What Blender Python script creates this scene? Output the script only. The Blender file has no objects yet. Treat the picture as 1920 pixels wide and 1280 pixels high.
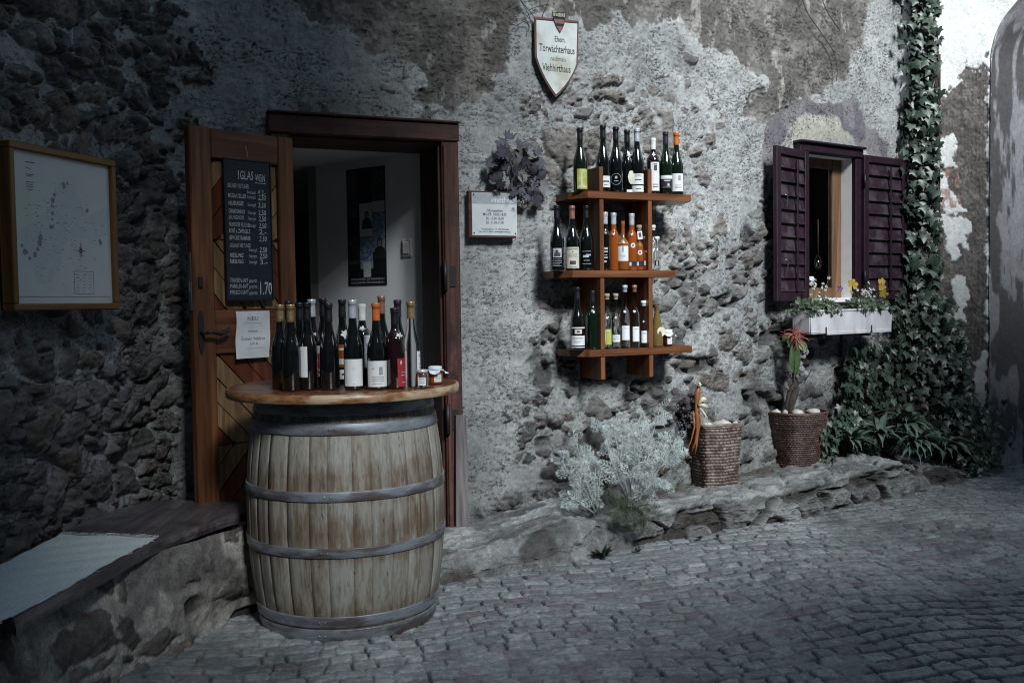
import bpy, math, random
import numpy as np
from mathutils import Vector, Matrix, Euler

scene = bpy.context.scene
COL = scene.collection
R = math.radians
random.seed(11)

# ------------------------------------------------------------------ camera
CAM_Z = 1.32
F = 1800.0                       # focal length in pixels of the 1920 px wide photograph
cam_data = bpy.data.cameras.new('camera')
cam_data.sensor_width = 36.0
cam_data.lens = 36.0 * F / 1920.0
cam_data.clip_start = 0.05
cam_data.clip_end = 500.0
cam = bpy.data.objects.new('camera', cam_data)
COL.objects.link(cam)
CAM_ROT = Matrix.Rotation(R(90 - 2.4), 3, 'X') @ Matrix.Rotation(-0.015, 3, 'Z')
cam.matrix_world = Matrix.Translation((0, 0, CAM_Z)) @ CAM_ROT.to_4x4()
scene.camera = cam

# ------------------------------------------------------------------ sky and sun
SUN_EL, SUN_AZ = 38.0, 158.0     # azimuth clockwise from +Y: the light comes from behind the camera, a little to the right
world = bpy.data.worlds.new("World")
scene.world = world
world.use_nodes = True
wn = world.node_tree
wn.nodes.clear()
sky = wn.nodes.new('ShaderNodeTexSky')
sky.sky_type = 'NISHITA'
sky.sun_disc = False
sky.sun_elevation = R(SUN_EL)
sky.sun_rotation = R(SUN_AZ)
sky.air_density = 1.0
sky.dust_density = 0.6
sky.ozone_density = 1.4
bg = wn.nodes.new('ShaderNodeBackground')
bg.inputs['Strength'].default_value = 0.095
wo = wn.nodes.new('ShaderNodeOutputWorld')
tint = wn.nodes.new('ShaderNodeMix'); tint.data_type = 'RGBA'; tint.blend_type = 'MULTIPLY'
tint.inputs[0].default_value = 1.0; tint.inputs[7].default_value = (0.90, 1.02, 0.93, 1)
wn.links.new(sky.outputs[0], tint.inputs[6])
wn.links.new(tint.outputs[2], bg.inputs['Color'])
wn.links.new(bg.outputs[0], wo.inputs[0])

sun_data = bpy.data.lights.new('sun', 'SUN')
sun_data.energy = 4.9
sun_data.angle = R(14)
sun_data.color = (0.92, 0.98, 1.0)
sun = bpy.data.objects.new('sun', sun_data)
COL.objects.link(sun)
_az, _el = R(SUN_AZ), R(SUN_EL)
to_sun = Vector((math.sin(_az) * math.cos(_el), math.cos(_az) * math.cos(_el), math.sin(_el)))
sun.rotation_euler = to_sun.to_track_quat('Z', 'Y').to_euler()

scene.view_settings.view_transform = 'Standard'
scene.view_settings.look = 'None'
scene.view_settings.exposure = 0.35
scene.view_settings.gamma = 1.0
scene.view_settings.use_curve_mapping = False
scene.cycles.max_bounces = 8
scene.cycles.transparent_max_bounces = 12
scene.cycles.use_denoising = True
scene.cycles.filter_width = 1.1
scene.cycles.use_adaptive_sampling = False
scene.cycles.sample_clamp_indirect = 3.0

# ------------------------------------------------------------------ measuring from the photograph
def ray(px, py):
    return CAM_ROT @ Vector(((px - 960.0) / F, (640.0 - py) / F, -1.0))

def at_z(px, py, z=0.0):
    d = ray(px, py)
    t = (z - CAM_Z) / d.z
    return Vector((d.x * t, d.y * t, z))

def at_y(px, py, y):
    d = ray(px, py)
    t = y / d.y
    return Vector((d.x * t, y, CAM_Z + d.z * t))

# ------------------------------------------------------------------ plan of the house wall (metres)
def smooth_curve(pts, n=40):
    pts = [Vector(p) for p in pts]
    out = []
    P = [pts[0] * 2 - pts[1]] + pts + [pts[-1] * 2 - pts[-2]]
    for i in range(1, len(P) - 2):
        p0, p1, p2, p3 = P[i - 1], P[i], P[i + 1], P[i + 2]
        for k in range(n):
            t = k / n
            out.append(0.5 * ((2 * p1) + (p2 - p0) * t + (2 * p0 - 5 * p1 + 4 * p2 - p3) * t * t + (3 * p1 - p0 - 3 * p2 + p3) * t ** 3))
    out.append(pts[-1])
    return np.array([(v.x, v.y) for v in out])

class Plan:
    def __init__(self, pts, n=40):
        c = smooth_curve(pts, n)
        seg = np.hypot(*(c[1:] - c[:-1]).T)
        self.s = np.concatenate([[0], np.cumsum(seg)])
        self.c = c
        t = np.gradient(c, axis=0)
        t /= np.hypot(t[:, 0], t[:, 1])[:, None]
        self.t = t
        self.n = np.stack([t[:, 1], -t[:, 0]], 1)       # towards the street
        self.L = float(self.s[-1])
    def pos(self, s, off=0.0):
        x = np.interp(s, self.s, self.c[:, 0]); y = np.interp(s, self.s, self.c[:, 1])
        nx = np.interp(s, self.s, self.n[:, 0]); ny = np.interp(s, self.s, self.n[:, 1])
        return x + nx * off, y + ny * off, nx, ny
    def hit(self, px, py, off=0.0):
        """(s, z, point) where the sight line of a photo pixel meets the wall surface moved off by off"""
        d = ray(px, py)
        X = self.c + self.n * off
        sel = X[:, 1] > 0.8
        ratio = X[sel, 0] / X[sel, 1]
        s = float(np.interp(d.x / d.y, ratio, self.s[sel]))
        x, y, nx, ny = self.pos(s, off)
        t = float(y) / d.y
        return s, CAM_Z + d.z * t, Vector((float(x), float(y), CAM_Z + d.z * t))
    def frame(self, px, py, off=0.0):
        """matrix at the wall: x along it, y up, z towards the street"""
        s, z, p = self.hit(px, py, off)
        _, _, nx, ny = self.pos(s)
        n = Vector((float(nx), float(ny), 0)).normalized()
        x = Vector((-n.y, n.x, 0))
        M = Matrix((x, Vector((0, 0, 1)), n)).transposed().to_4x4()
        M.translation = p
        return M

WALL = Plan([(-2.08, 0.2), (-2.05, 1.5), (-1.99, 2.6), (-1.90, 3.3), (-1.82, 3.85), (-1.74, 4.3), (-1.62, 4.62),
             (-1.42, 4.74), (-1.19, 4.80), (-0.72, 4.98), (-0.29, 5.16), (0.07, 5.305), (0.45, 5.475), (0.85, 5.72), (1.25, 6.02),
             (1.65, 6.33), (2.05, 6.62), (2.5, 6.93), (2.95, 7.25)])
# the gate tower face, starting in the corner behind the ivy
GATE = Plan([(2.90, 7.25), (2.97, 7.21), (3.10, 7.19), (3.30, 7.15), (3.53, 7.09), (3.8, 7.02), (4.6, 6.81), (6.2, 6.4), (8.0, 5.95)])

# ------------------------------------------------------------------ noise
def _hash(ix, iy, seed=0):
    h = (ix.astype(np.int64) * 374761393 + iy.astype(np.int64) * 668265263 + seed * 1442695041) & 0xFFFFFFFF
    h = ((h ^ (h >> 13)) * 1274126177) & 0xFFFFFFFF
    h = ((h ^ (h >> 16)) * 2246822519) & 0xFFFFFFFF
    return ((h ^ (h >> 15)) & 0xFFFFFF) / float(0x1000000)

def vnoise(x, y, seed=0):
    ix = np.floor(x); iy = np.floor(y)
    fx = x - ix; fy = y - iy
    fx = fx * fx * fx * (fx * (fx * 6 - 15) + 10); fy = fy * fy * fy * (fy * (fy * 6 - 15) + 10)
    a = _hash(ix, iy, seed); b = _hash(ix + 1, iy, seed); c = _hash(ix, iy + 1, seed); d = _hash(ix + 1, iy + 1, seed)
    return (a + (b - a) * fx) * (1 - fy) + (c + (d - c) * fx) * fy

def fbm(x, y, octaves=4, seed=0, gain=0.5):
    v = np.zeros_like(x); amp = 1.0; tot = 0.0; f = 1.0
    for k in range(octaves):
        v += amp * (vnoise(x * f + 17.3 * k, y * f - 9.1 * k, seed + k) * 2 - 1)
        tot += amp; amp *= gain; f *= 2.03
    return v / tot * 1.6

def ridged(x, y, octaves=4, seed=0):
    v = np.zeros_like(x); amp = 1.0; tot = 0.0; f = 1.0
    for k in range(octaves):
        v += amp * (1 - np.abs(vnoise(x * f + 5.3 * k, y * f + 3.1 * k, seed + k) * 2 - 1) * 2)
        tot += amp; amp *= 0.5; f *= 2.1
    return v / tot

def worley(x, y, seed=0, jit=0.9):
    ix = np.floor(x); iy = np.floor(y)
    f1 = np.full_like(x, 9.0); f2 = np.full_like(x, 9.0)
    idx = np.zeros_like(x); idy = np.zeros_like(x); dx1 = np.zeros_like(x); dy1 = np.zeros_like(x)
    for oy in (-1, 0, 1):
        for ox in (-1, 0, 1):
            cx = ix + ox; cy = iy + oy
            px_ = cx + 0.5 + (_hash(cx, cy, seed) - 0.5) * jit
            py_ = cy + 0.5 + (_hash(cx, cy, seed + 91) - 0.5) * jit
            dx = x - px_; dy = y - py_
            w = 0.82 + 0.36 * _hash(cx, cy, seed + 53)
            d = np.sqrt(dx * dx + dy * dy) * w
            near = d < f1
            f2 = np.where(near, f1, np.minimum(f2, d))
            idx = np.where(near, cx, idx); idy = np.where(near, cy, idy)
            dx1 = np.where(near, dx, dx1); dy1 = np.where(near, dy, dy1)
            f1 = np.where(near, d, f1)
    return f1, f2, idx, idy, dx1, dy1

def sstep(a, b, x):
    t = np.clip((x - a) / (b - a), 0, 1)
    return t * t * (3 - 2 * t)

def poly_sd(x, y, poly):
    """signed distance to a closed polygon, positive inside"""
    P = np.array(poly, float); n = len(P)
    d = np.full_like(x, 1e9); inside = np.zeros(x.shape, bool)
    for i in range(n):
        ax, ay = P[i]; bx, by = P[(i + 1) % n]
        ex, ey = bx - ax, by - ay
        t = np.clip(((x - ax) * ex + (y - ay) * ey) / (ex * ex + ey * ey + 1e-12), 0, 1)
        d = np.minimum(d, np.hypot(x - ax - t * ex, y - ay - t * ey))
        c = ((ay > y) != (by > y)) & (x < (bx - ax) * (y - ay) / (by - ay + 1e-12) + ax)
        inside ^= c
    return np.where(inside, d, -d)

# ------------------------------------------------------------------ scene objects
def props(o, label=None, cat=None, group=None, kind=None):
    if label: o['label'] = label
    if cat: o['category'] = cat
    if group: o['group'] = group
    if kind: o['kind'] = kind
    return o

def empty(name, loc=(0, 0, 0), label=None, cat=None, group=None, M=None):
    o = bpy.data.objects.new(name, None)
    o.empty_display_size = 0.1
    COL.objects.link(o)
    if M is not None: o.matrix_world = M
    else: o.location = loc
    return props(o, label, cat, group)

def add_obj(name, mesh, mat, parent=None):
    o = bpy.data.objects.new(name, mesh)
    COL.objects.link(o)
    if mat is not None:
        mesh.materials.clear()
        for m in (mat if isinstance(mat, (list, tuple)) else [mat]): mesh.materials.append(m)
    if parent is not None: o.parent = parent
    return o

def mesh_np(name, verts, faces, smooth=True, cols=None):
    """mesh from numpy arrays; faces is (n,4) or (n,3)"""
    me = bpy.data.meshes.new(name)
    verts = np.asarray(verts, np.float32); faces = np.asarray(faces, np.int32)
    k = faces.shape[1]
    me.vertices.add(len(verts)); me.vertices.foreach_set('co', verts.ravel())
    me.loops.add(faces.size); me.loops.foreach_set('vertex_index', faces.ravel())
    me.polygons.add(len(faces))
    me.polygons.foreach_set('loop_start', np.arange(0, faces.size, k, dtype=np.int32))
    me.polygons.foreach_set('loop_total', np.full(len(faces), k, np.int32))
    me.update(calc_edges=True)
    if smooth: me.polygons.foreach_set('use_smooth', np.ones(len(faces), bool))
    for nm, c in (cols or {}).items():
        a = me.color_attributes.new(nm, 'FLOAT_COLOR', 'POINT')
        c4 = np.ones((len(verts), 4), np.float32); c4[:, :3] = c
        a.data.foreach_set('color', c4.ravel())
    me.validate()
    return me

def grid_faces(nu, nv, keep=None):
    i = np.arange(nu - 1)[:, None]; j = np.arange(nv - 1)[None, :]
    a = i * nv + j
    f = np.stack([a, a + nv, a + nv + 1, a + 1], -1)
    if keep is not None: f = f[keep]
    return f.reshape(-1, 4)

class MB:
    """collects shapes; build() links them as ONE mesh object"""
    def __init__(self): self.v = []; self.f = []; self.sm = []; self.c = []
    def add(self, vs, fs, smooth=False, M=None, col=None):
        o = len(self.v)
        if M is not None: vs = [M @ Vector(v) for v in vs]
        self.v += [tuple(v) for v in vs]
        self.f += [tuple(i + o for i in f) for f in fs]
        self.sm += [smooth] * len(fs)
        self.c += [col if col else (1, 1, 1)] * len(vs)
        return self
    def box(self, x0, x1, y0, y1, z0, z1, M=None, bev=0.0, col=None):
        if x0 > x1: x0, x1 = x1, x0
        if y0 > y1: y0, y1 = y1, y0
        if z0 > z1: z0, z1 = z1, z0
        b = min(bev, (x1 - x0) * .45, (y1 - y0) * .45, (z1 - z0) * .45)
        if b <= 0:
            vs = [(x0, y0, z0), (x1, y0, z0), (x1, y1, z0), (x0, y1, z0), (x0, y0, z1), (x1, y0, z1), (x1, y1, z1), (x0, y1, z1)]
            fs = [(3, 2, 1, 0), (4, 5, 6, 7), (0, 1, 5, 4), (1, 2, 6, 5), (2, 3, 7, 6), (3, 0, 4, 7)]
            return self.add(vs, fs, False, M, col)
        vs = []; idx = {}
        for ix, X in enumerate((x0, x1)):
            for iy, Y in enumerate((y0, y1)):
                for iz, Z in enumerate((z0, z1)):
                    sx, sy, sz = 1 - 2 * ix, 1 - 2 * iy, 1 - 2 * iz
                    for ax in range(3):
                        p = [X + sx * b, Y + sy * b, Z + sz * b]
                        p[ax] = (X, Y, Z)[ax]
                        idx[(ix, iy, iz, ax)] = len(vs); vs.append(tuple(p))
        fs = []
        g = lambda a, bb, c, ax: idx[(a, bb, c, ax)]
        for s in (0, 1):
            q = [g(s, 0, 0, 0), g(s, 1, 0, 0), g(s, 1, 1, 0), g(s, 0, 1, 0)]; fs.append(q if s else q[::-1])
            q = [g(0, s, 0, 1), g(1, s, 0, 1), g(1, s, 1, 1), g(0, s, 1, 1)]; fs.append(q[::-1] if s else q)
            q = [g(0, 0, s, 2), g(1, 0, s, 2), g(1, 1, s, 2), g(0, 1, s, 2)]; fs.append(q if s else q[::-1])
        for a in (0, 1):
            for c in (0, 1):
                fs.append([g(a, c, 0, 0), g(a, c, 1, 0), g(a, c, 1, 1), g(a, c, 0, 1)])
                fs.append([g(a, 0, c, 0), g(a, 1, c, 0), g(a, 1, c, 2), g(a, 0, c, 2)])
                fs.append([g(0, a, c, 1), g(1, a, c, 1), g(1, a, c, 2), g(0, a, c, 2)])
                for e in (0, 1): fs.append([g(a, c, e, 0), g(a, c, e, 1), g(a, c, e, 2)])
        ctr = Vector(((x0 + x1) / 2, (y0 + y1) / 2, (z0 + z1) / 2)); out = []
        for f in fs:
            p = [Vector(vs[i]) for i in f]
            n = (p[1] - p[0]).cross(p[2] - p[0])
            out.append(tuple(f) if n.dot(sum(p, Vector()) / len(p) - ctr) > 0 else tuple(f[::-1]))
        return self.add(vs, out, False, M, col)
    def lathe(self, prof, n=24, M=None, smooth=True, a0=0.0, a1=None, col=None):
        """prof = [(r, z)...] from bottom to top"""
        full = a1 is None
        span = 2 * math.pi if full else a1 - a0
        k = n if full else n + 1
        vs = []; fs = []
        for r, z in prof:
            for i in range(k):
                a = a0 + span * i / n
                vs.append((r * math.cos(a), r * math.sin(a), z))
        for j in range(len(prof) - 1):
            for i in range(n):
                i2 = (i + 1) % k if full else i + 1
                fs.append((j * k + i, j * k + i2, (j + 1) * k + i2, (j + 1) * k + i))
        return self.add(vs, fs, smooth, M, col)
    def tube(self, pts, r, n=8, M=None, smooth=True, caps=True, col=None):
        pts = [Vector(p) for p in pts]
        rs = r if isinstance(r, (list, tuple)) else [r] * len(pts)
        vs = []; fs = []; up = Vector((0, 0, 1)); prev = None
        for i, p in enumerate(pts):
            t = (pts[min(i + 1, len(pts) - 1)] - pts[max(i - 1, 0)])
            if t.length < 1e-9: t = Vector((0, 0, 1))
            t.normalize()
            if prev is None:
                ref = up if abs(t.dot(up)) < 0.9 else Vector((1, 0, 0))
                a = t.cross(ref).normalized()
            else:
                a = (prev - t * prev.dot(t)).normalized()
            prev = a; b = t.cross(a)
            for k in range(n):
                an = 2 * math.pi * k / n
                vs.append(p + (a * math.cos(an) + b * math.sin(an)) * rs[i])
        for i in range(len(pts) - 1):
            for k in range(n):
                k2 = (k + 1) % n
                fs.append((i * n + k, i * n + k2, (i + 1) * n + k2, (i + 1) * n + k))
        if caps:
            fs.append(tuple(range(n))[::-1]); fs.append(tuple((len(pts) - 1) * n + k for k in range(n)))
        return self.add(vs, fs, smooth, M, col)
    def prism(self, outline, z0, z1, M=None, col=None):
        """outline in xy (counter-clockwise), extruded from z0 to z1"""
        n = len(outline)
        vs = [(x, y, z0) for x, y in outline] + [(x, y, z1) for x, y in outline]
        fs = [tuple(range(n))[::-1], tuple(range(n, 2 * n))]
        for i in range(n):
            j = (i + 1) % n; fs.append((i, j, n + j, n + i))
        return self.add(vs, fs, False, M, col)
    def build(self, name, mat, parent=None, col=False):
        me = bpy.data.meshes.new(name)
        me.from_pydata(self.v, [], self.f)
        me.polygons.foreach_set('use_smooth', self.sm)
        if col:
            a = me.color_attributes.new('col', 'FLOAT_COLOR', 'POINT')
            c4 = np.ones((len(self.v), 4), np.float32); c4[:, :3] = np.array(self.c, np.float32)
            a.data.foreach_set('color', c4.ravel())
        me.update()
        return add_obj(name, me, mat, parent)

# ------------------------------------------------------------------ lettering
def text_into(mb, s, size, x, y, M, align='CENTER', xs=1.0, ys=1.0, bold=0.0, z=0.0, shear=0.0, rot=0.0, maxw=None):
    """flat letters of height ~size in the xy plane of M"""
    cu = bpy.data.curves.new('lettering', 'FONT')
    cu.body = s; cu.size = size; cu.align_x = align; cu.offset = bold; cu.shear = shear; cu.resolution_u = 2
    o = bpy.data.objects.new('lettering', cu)
    me = bpy.data.meshes.new_from_object(o)
    if me and len(me.vertices):
        vs = [Vector(v.co) for v in me.vertices]
        w = max(v.x for v in vs) - min(v.x for v in vs)
        k = xs if maxw is None or w <= 0 else maxw / w
        T = Matrix.Translation((x, y, z)) @ Matrix.Rotation(rot, 4, 'Z') @ Matrix.Diagonal((k, ys, 1, 1))
        mb.add([M @ (T @ v) for v in vs], [tuple(p.vertices) for p in me.polygons])
    bpy.data.objects.remove(o); bpy.data.curves.remove(cu)
    if me: bpy.data.meshes.remove(me)

I4 = Matrix.Identity(4)

# ------------------------------------------------------------------ materials
def new_mat(name):
    m = bpy.data.materials.new(name); m.use_nodes = True
    nt = m.node_tree
    return m, nt, nt.nodes['Principled BSDF']

def N(nt, kind, **kw):
    n = nt.nodes.new(kind)
    for k, v in kw.items():
        if k in n.inputs.keys(): n.inputs[k].default_value = v
        else: setattr(n, k, v)
    return n

def ramp(nt, src, stops):
    r = nt.nodes.new('ShaderNodeValToRGB')
    el = r.color_ramp.elements
    while len(el) > 1: el.remove(el[-1])
    el[0].position = stops[0][0]; el[0].color = (*stops[0][1], 1)
    for p, c in stops[1:]:
        e = el.new(p); e.color = (*c, 1)
    nt.links.new(src, r.inputs[0])
    return r.outputs[0]

def coords(nt, scale=(1, 1, 1), kind='Object', rnd=False):
    tc = nt.nodes.new('ShaderNodeTexCoord')
    mp = nt.nodes.new('ShaderNodeMapping'); mp.inputs['Scale'].default_value = scale
    nt.links.new(tc.outputs[kind], mp.inputs[0])
    if rnd:
        oi = nt.nodes.new('ShaderNodeObjectInfo')
        ml = N(nt, 'ShaderNodeMath', operation='MULTIPLY'); ml.inputs[1].default_value = 37.0
        nt.links.new(oi.outputs['Random'], ml.inputs[0]); nt.links.new(ml.outputs[0], mp.inputs['Location'])
    return mp.outputs[0]

def mix(nt, fac, a, b, mode='MIX'):
    m = nt.nodes.new('ShaderNodeMix'); m.data_type = 'RGBA'; m.blend_type = mode
    for sock, v in ((0, fac), (6, a), (7, b)):
        if isinstance(v, (int, float)): m.inputs[sock].default_value = v
        elif isinstance(v, tuple): m.inputs[sock].default_value = (*v, 1)
        else: nt.links.new(v, m.inputs[sock])
    return m.outputs[2]

def bump(nt, h, bsdf, dist=0.002, strength=1.0, prev=None):
    b = nt.nodes.new('ShaderNodeBump'); b.inputs['Distance'].default_value = dist; b.inputs['Strength'].default_value = strength
    nt.links.new(h, b.inputs['Height'])
    if prev is not None: nt.links.new(prev, b.inputs['Normal'])
    if bsdf is not None: nt.links.new(b.outputs[0], bsdf.inputs['Normal'])
    return b.outputs[0]

def relief_mat(name, rough=0.92, fine=140.0, dist=0.003, contrast=0.35, pits=False):
    """stone / plaster: the albedo comes with the mesh, fine grain is added here"""
    m, nt, b = new_mat(name)
    at = nt.nodes.new('ShaderNodeVertexColor'); at.layer_name = 'col'
    co = coords(nt)
    n1 = N(nt, 'ShaderNodeTexNoise', Scale=fine, Detail=6.0, Roughness=0.65); nt.links.new(co, n1.inputs['Vector'])
    n2 = N(nt, 'ShaderNodeTexNoise', Scale=fine * 0.22, Detail=5.0, Roughness=0.6); nt.links.new(co, n2.inputs['Vector'])
    lo, hi = 1 - contrast, 1 + contrast * 0.8
    g = ramp(nt, n1.outputs[0], [(0.33, (lo, lo, lo)), (0.5, (1, 1, 1)), (0.68, (hi, hi, hi))])
    g2 = ramp(nt, n2.outputs[0], [(0.3, (lo, lo, lo * .97)), (0.55, (1, 1, 1)), (0.75, (hi, hi * .99, hi * .97))])
    c = mix(nt, 1.0, mix(nt, 1.0, at.outputs[0], g, 'MULTIPLY'), g2, 'MULTIPLY')
    nt.links.new(c, b.inputs['Base Color'])
    b.inputs['Roughness'].default_value = rough
    b.inputs['Specular IOR Level'].default_value = 0.25
    nb = bump(nt, n2.outputs[0], None, dist * 2.2, 0.7)
    if pits:
        # small flaked hollows and hairline cracks in the render
        n3 = N(nt, 'ShaderNodeTexNoise', Scale=46.0, Detail=3.0, Roughness=0.6, Distortion=0.8); nt.links.new(coords(nt, (1, 1, 1.7)), n3.inputs['Vector'])
        n4 = N(nt, 'ShaderNodeTexNoise', Scale=5.0, Detail=3.0); nt.links.new(co, n4.inputs['Vector'])
        ad = N(nt, 'ShaderNodeMath', operation='MULTIPLY_ADD'); nt.links.new(n4.outputs[0], ad.inputs[0]); ad.inputs[1].default_value = 0.45; nt.links.new(n3.outputs[0], ad.inputs[2])
        pf = ramp(nt, ad.outputs[0], [(0.555, (0, 0, 0)), (0.60, (1, 1, 1))])
        vo = nt.nodes.new('ShaderNodeTexVoronoi'); vo.feature = 'DISTANCE_TO_EDGE'; vo.inputs['Scale'].default_value = 9.0
        wv = N(nt, 'ShaderNodeTexNoise', Scale=9.0, Detail=4.0); nt.links.new(co, wv.inputs['Vector'])
        mx = mix(nt, 0.16, co, wv.outputs[1]); nt.links.new(mx, vo.inputs['Vector'])
        sm_ = N(nt, 'ShaderNodeMath', operation='MULTIPLY_ADD'); nt.links.new(n4.outputs[0], sm_.inputs[0]); sm_.inputs[1].default_value = -0.30; sm_.inputs[2].default_value = 0.135
        sb_ = N(nt, 'ShaderNodeMath', operation='SUBTRACT'); nt.links.new(vo.outputs['Distance'], sb_.inputs[0]); nt.links.new(sm_.outputs[0], sb_.inputs[1])
        cf = ramp(nt, sb_.outputs[0], [(0.004, (0, 0, 0)), (0.016, (1, 1, 1))])
        hm = mix(nt, 1.0, pf, mix(nt, 0.35, (1, 1, 1), cf), 'MULTIPLY')
        dk_ = mix(nt, hm, (.46, .44, .43), (1, 1, 1))
        c = mix(nt, 1.0, c, dk_, 'MULTIPLY'); nt.links.new(c, b.inputs['Base Color'])
        nb = bump(nt, hm, None, 0.006, 1.0, nb)
    bump(nt, n1.outputs[0], b, dist, 0.8, nb)
    return m

def pmat(name, c1, c2, scale=8.0, stretch=(1, 1, 1), rough=0.7, metal=0.0, bmp=0.001, detail=6.0, spec=0.4, c3=None, lo=0.35, hi=0.65, coat=0.0, rnd=False):
    """two or three tones of noise, optionally stretched along the grain"""
    m, nt, b = new_mat(name)
    co = coords(nt, stretch, rnd=rnd)
    n = N(nt, 'ShaderNodeTexNoise', Scale=scale, Detail=detail, Roughness=0.62); nt.links.new(co, n.inputs['Vector'])
    c = ramp(nt, n.outputs[0], [(lo, c1), (hi, c2)])
    if c3:
        n3 = N(nt, 'ShaderNodeTexNoise', Scale=scale * 0.31, Detail=4.0, Roughness=0.6); nt.links.new(co, n3.inputs['Vector'])
        f = ramp(nt, n3.outputs[0], [(0.48, (0, 0, 0)), (0.62, (1, 1, 1))])
        c = mix(nt, f, c, c3)
    nt.links.new(c, b.inputs['Base Color'])
    b.inputs['Roughness'].default_value = rough; b.inputs['Metallic'].default_value = metal
    b.inputs['Specular IOR Level'].default_value = spec; b.inputs['Coat Weight'].default_value = coat
    if bmp: bump(nt, n.outputs[0], b, bmp)
    return m

def flat(name, c, rough=0.6, metal=0.0, spec=0.5, var=0.15, scale=60.0):
    d = tuple(x * (1 - var) for x in c); e = tuple(min(1, x * (1 + var)) for x in c)
    return pmat(name, d, e, scale=scale, rough=rough, metal=metal, bmp=0.0003, spec=spec)

def leaf_mat(name, rough=0.55, spec=0.4, trans=0.15):
    m, nt, b = new_mat(name)
    at = nt.nodes.new('ShaderNodeVertexColor'); at.layer_name = 'col'
    n = N(nt, 'ShaderNodeTexNoise', Scale=55.0, Detail=3.0); nt.links.new(coords(nt), n.inputs['Vector'])
    g = ramp(nt, n.outputs[0], [(0.3, (.7, .7, .7)), (0.7, (1.25, 1.25, 1.2))])
    c = mix(nt, 1.0, at.outputs[0], g, 'MULTIPLY')
    nt.links.new(c, b.inputs['Base Color'])
    b.inputs['Roughness'].default_value = rough; b.inputs['Specular IOR Level'].default_value = spec
    b.inputs['Subsurface Weight'].default_value = 0.0
    return m
# ================================================================== THE HOUSE WALL
def sz(plan, pts, off=0.0):
    out = []
    for px, py in pts:
        s, z, _ = plan.hit(px, py, off)
        out.append((s, z))
    return out

def grade(a, b, step): return list(np.arange(a, b, step))

S_L = WALL.hit(-25, 600)[0]
s_ax = np.array(grade(0, S_L, 0.035) + grade(S_L, WALL.L, 0.0062) + [WALL.L])
z_ax = np.array(grade(-0.1, 0.0, 0.05) + grade(0.0, 3.62, 0.0064) + grade(3.62, 6.2, 0.06))
S, Z = np.meshgrid(s_ax, z_ax, indexing='ij')

DOOR_L, DOOR_R = Vector((-1.185, 4.775, 0)), Vector((-0.285, 5.155, 0))
DOOR_E = (DOOR_R - DOOR_L).normalized()
DOOR_N = Vector((DOOR_E.y, -DOOR_E.x, 0))
DOOR_W = (DOOR_R - DOOR_L).length
DOOR_Z0 = 0.075
DOOR_Z1 = CAM_Z + (565 - 232) / F * 4.96 + 0.02
s_dl = WALL.hit(526, 500)[0]; s_dr = WALL.hit(848, 500)[0]

WIN_SL = WALL.hit(1500, 400)[0]; WIN_SR = WALL.hit(1608, 400)[0]
WIN_ZT = WALL.hit(1552, 276)[1]; WIN_ZB = WALL.hit(1552, 566)[1]

def region(poly, soft=0.05, rag=0.05, plan=WALL, seed=3, f=9.0):
    sd = poly_sd(S, Z, sz(plan, poly))
    return sstep(-soft, soft, sd + rag * fbm(S * f, Z * f, 5, seed, 0.6))

left_rub = region([(-900, -300), (330, -300), (352, 60), (405, 105), (330, 190), (350, 262), (345, 1300), (-900, 1300)], 0.05, 0.10)
mid_st = region([(990, 215), (1130, 150), (1330, 225), (1345, 470), (1240, 560), (1000, 600)], 0.12, 0.12, seed=8)
up_st = region([(500, 105), (770, 120), (820, 200), (1000, 140), (1300, 120), (1380, 240), (1000, 230), (870, 240), (500, 225)], 0.1, 0.1, seed=9)
low_st = region([(985, 700), (1060, 560), (1245, 505), (1400, 430), (1440, 330), (1450, 600), (1580, 640), (1700, 640), (1720, 1050), (880, 1050), (960, 900)], 0.08, 0.10, seed=12)
dark_a = region([(545, -60), (556, 16), (578, 47), (653, 47), (662, 62), (694, 69), (690, 94), (719, 100), (750, 109), (772, 119), (815, 150),
                 (778, 187), (794, 200), (853, 202), (890, 187), (937, 140), (957, 103), (965, 40), (990, -60)], 0.012, 0.045, seed=21)
dark_b = region([(985, -60), (1000, 10), (1080, 37), (1100, 60), (1151, 29), (1203, 45), (1270, 39), (1280, 61), (1312, 65), (1316, 90), (1364, 103), (1390, 119),
                 (1435, 155), (1403, 174), (1383, 226), (1412, 236), (1451, 210), (1484, 194), (1542, 181), (1545, 161), (1584, 145), (1600, 94),
                 (1622, 81), (1640, -60)], 0.012, 0.05, seed=22)
plum = region([(1430, 300), (1437, 250), (1447, 205), (1500, 192), (1603, 186), (1625, 235), (1660, 262), (1675, 310), (1640, 300), (1600, 262),
               (1560, 215), (1490, 215), (1470, 262), (1450, 300)], 0.012, 0.035, seed=23)
reveal_lt = region([(1482, 262), (1482, 212), (1575, 208), (1600, 262)], 0.02, 0.02, seed=24)
damp_shade = sstep(1.45, 0.25, Z + 0.35 * fbm(S * 1.7, Z * 1.7, 4, 31))  # damp by the ground, plus shade painted into the lower wall colour

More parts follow.
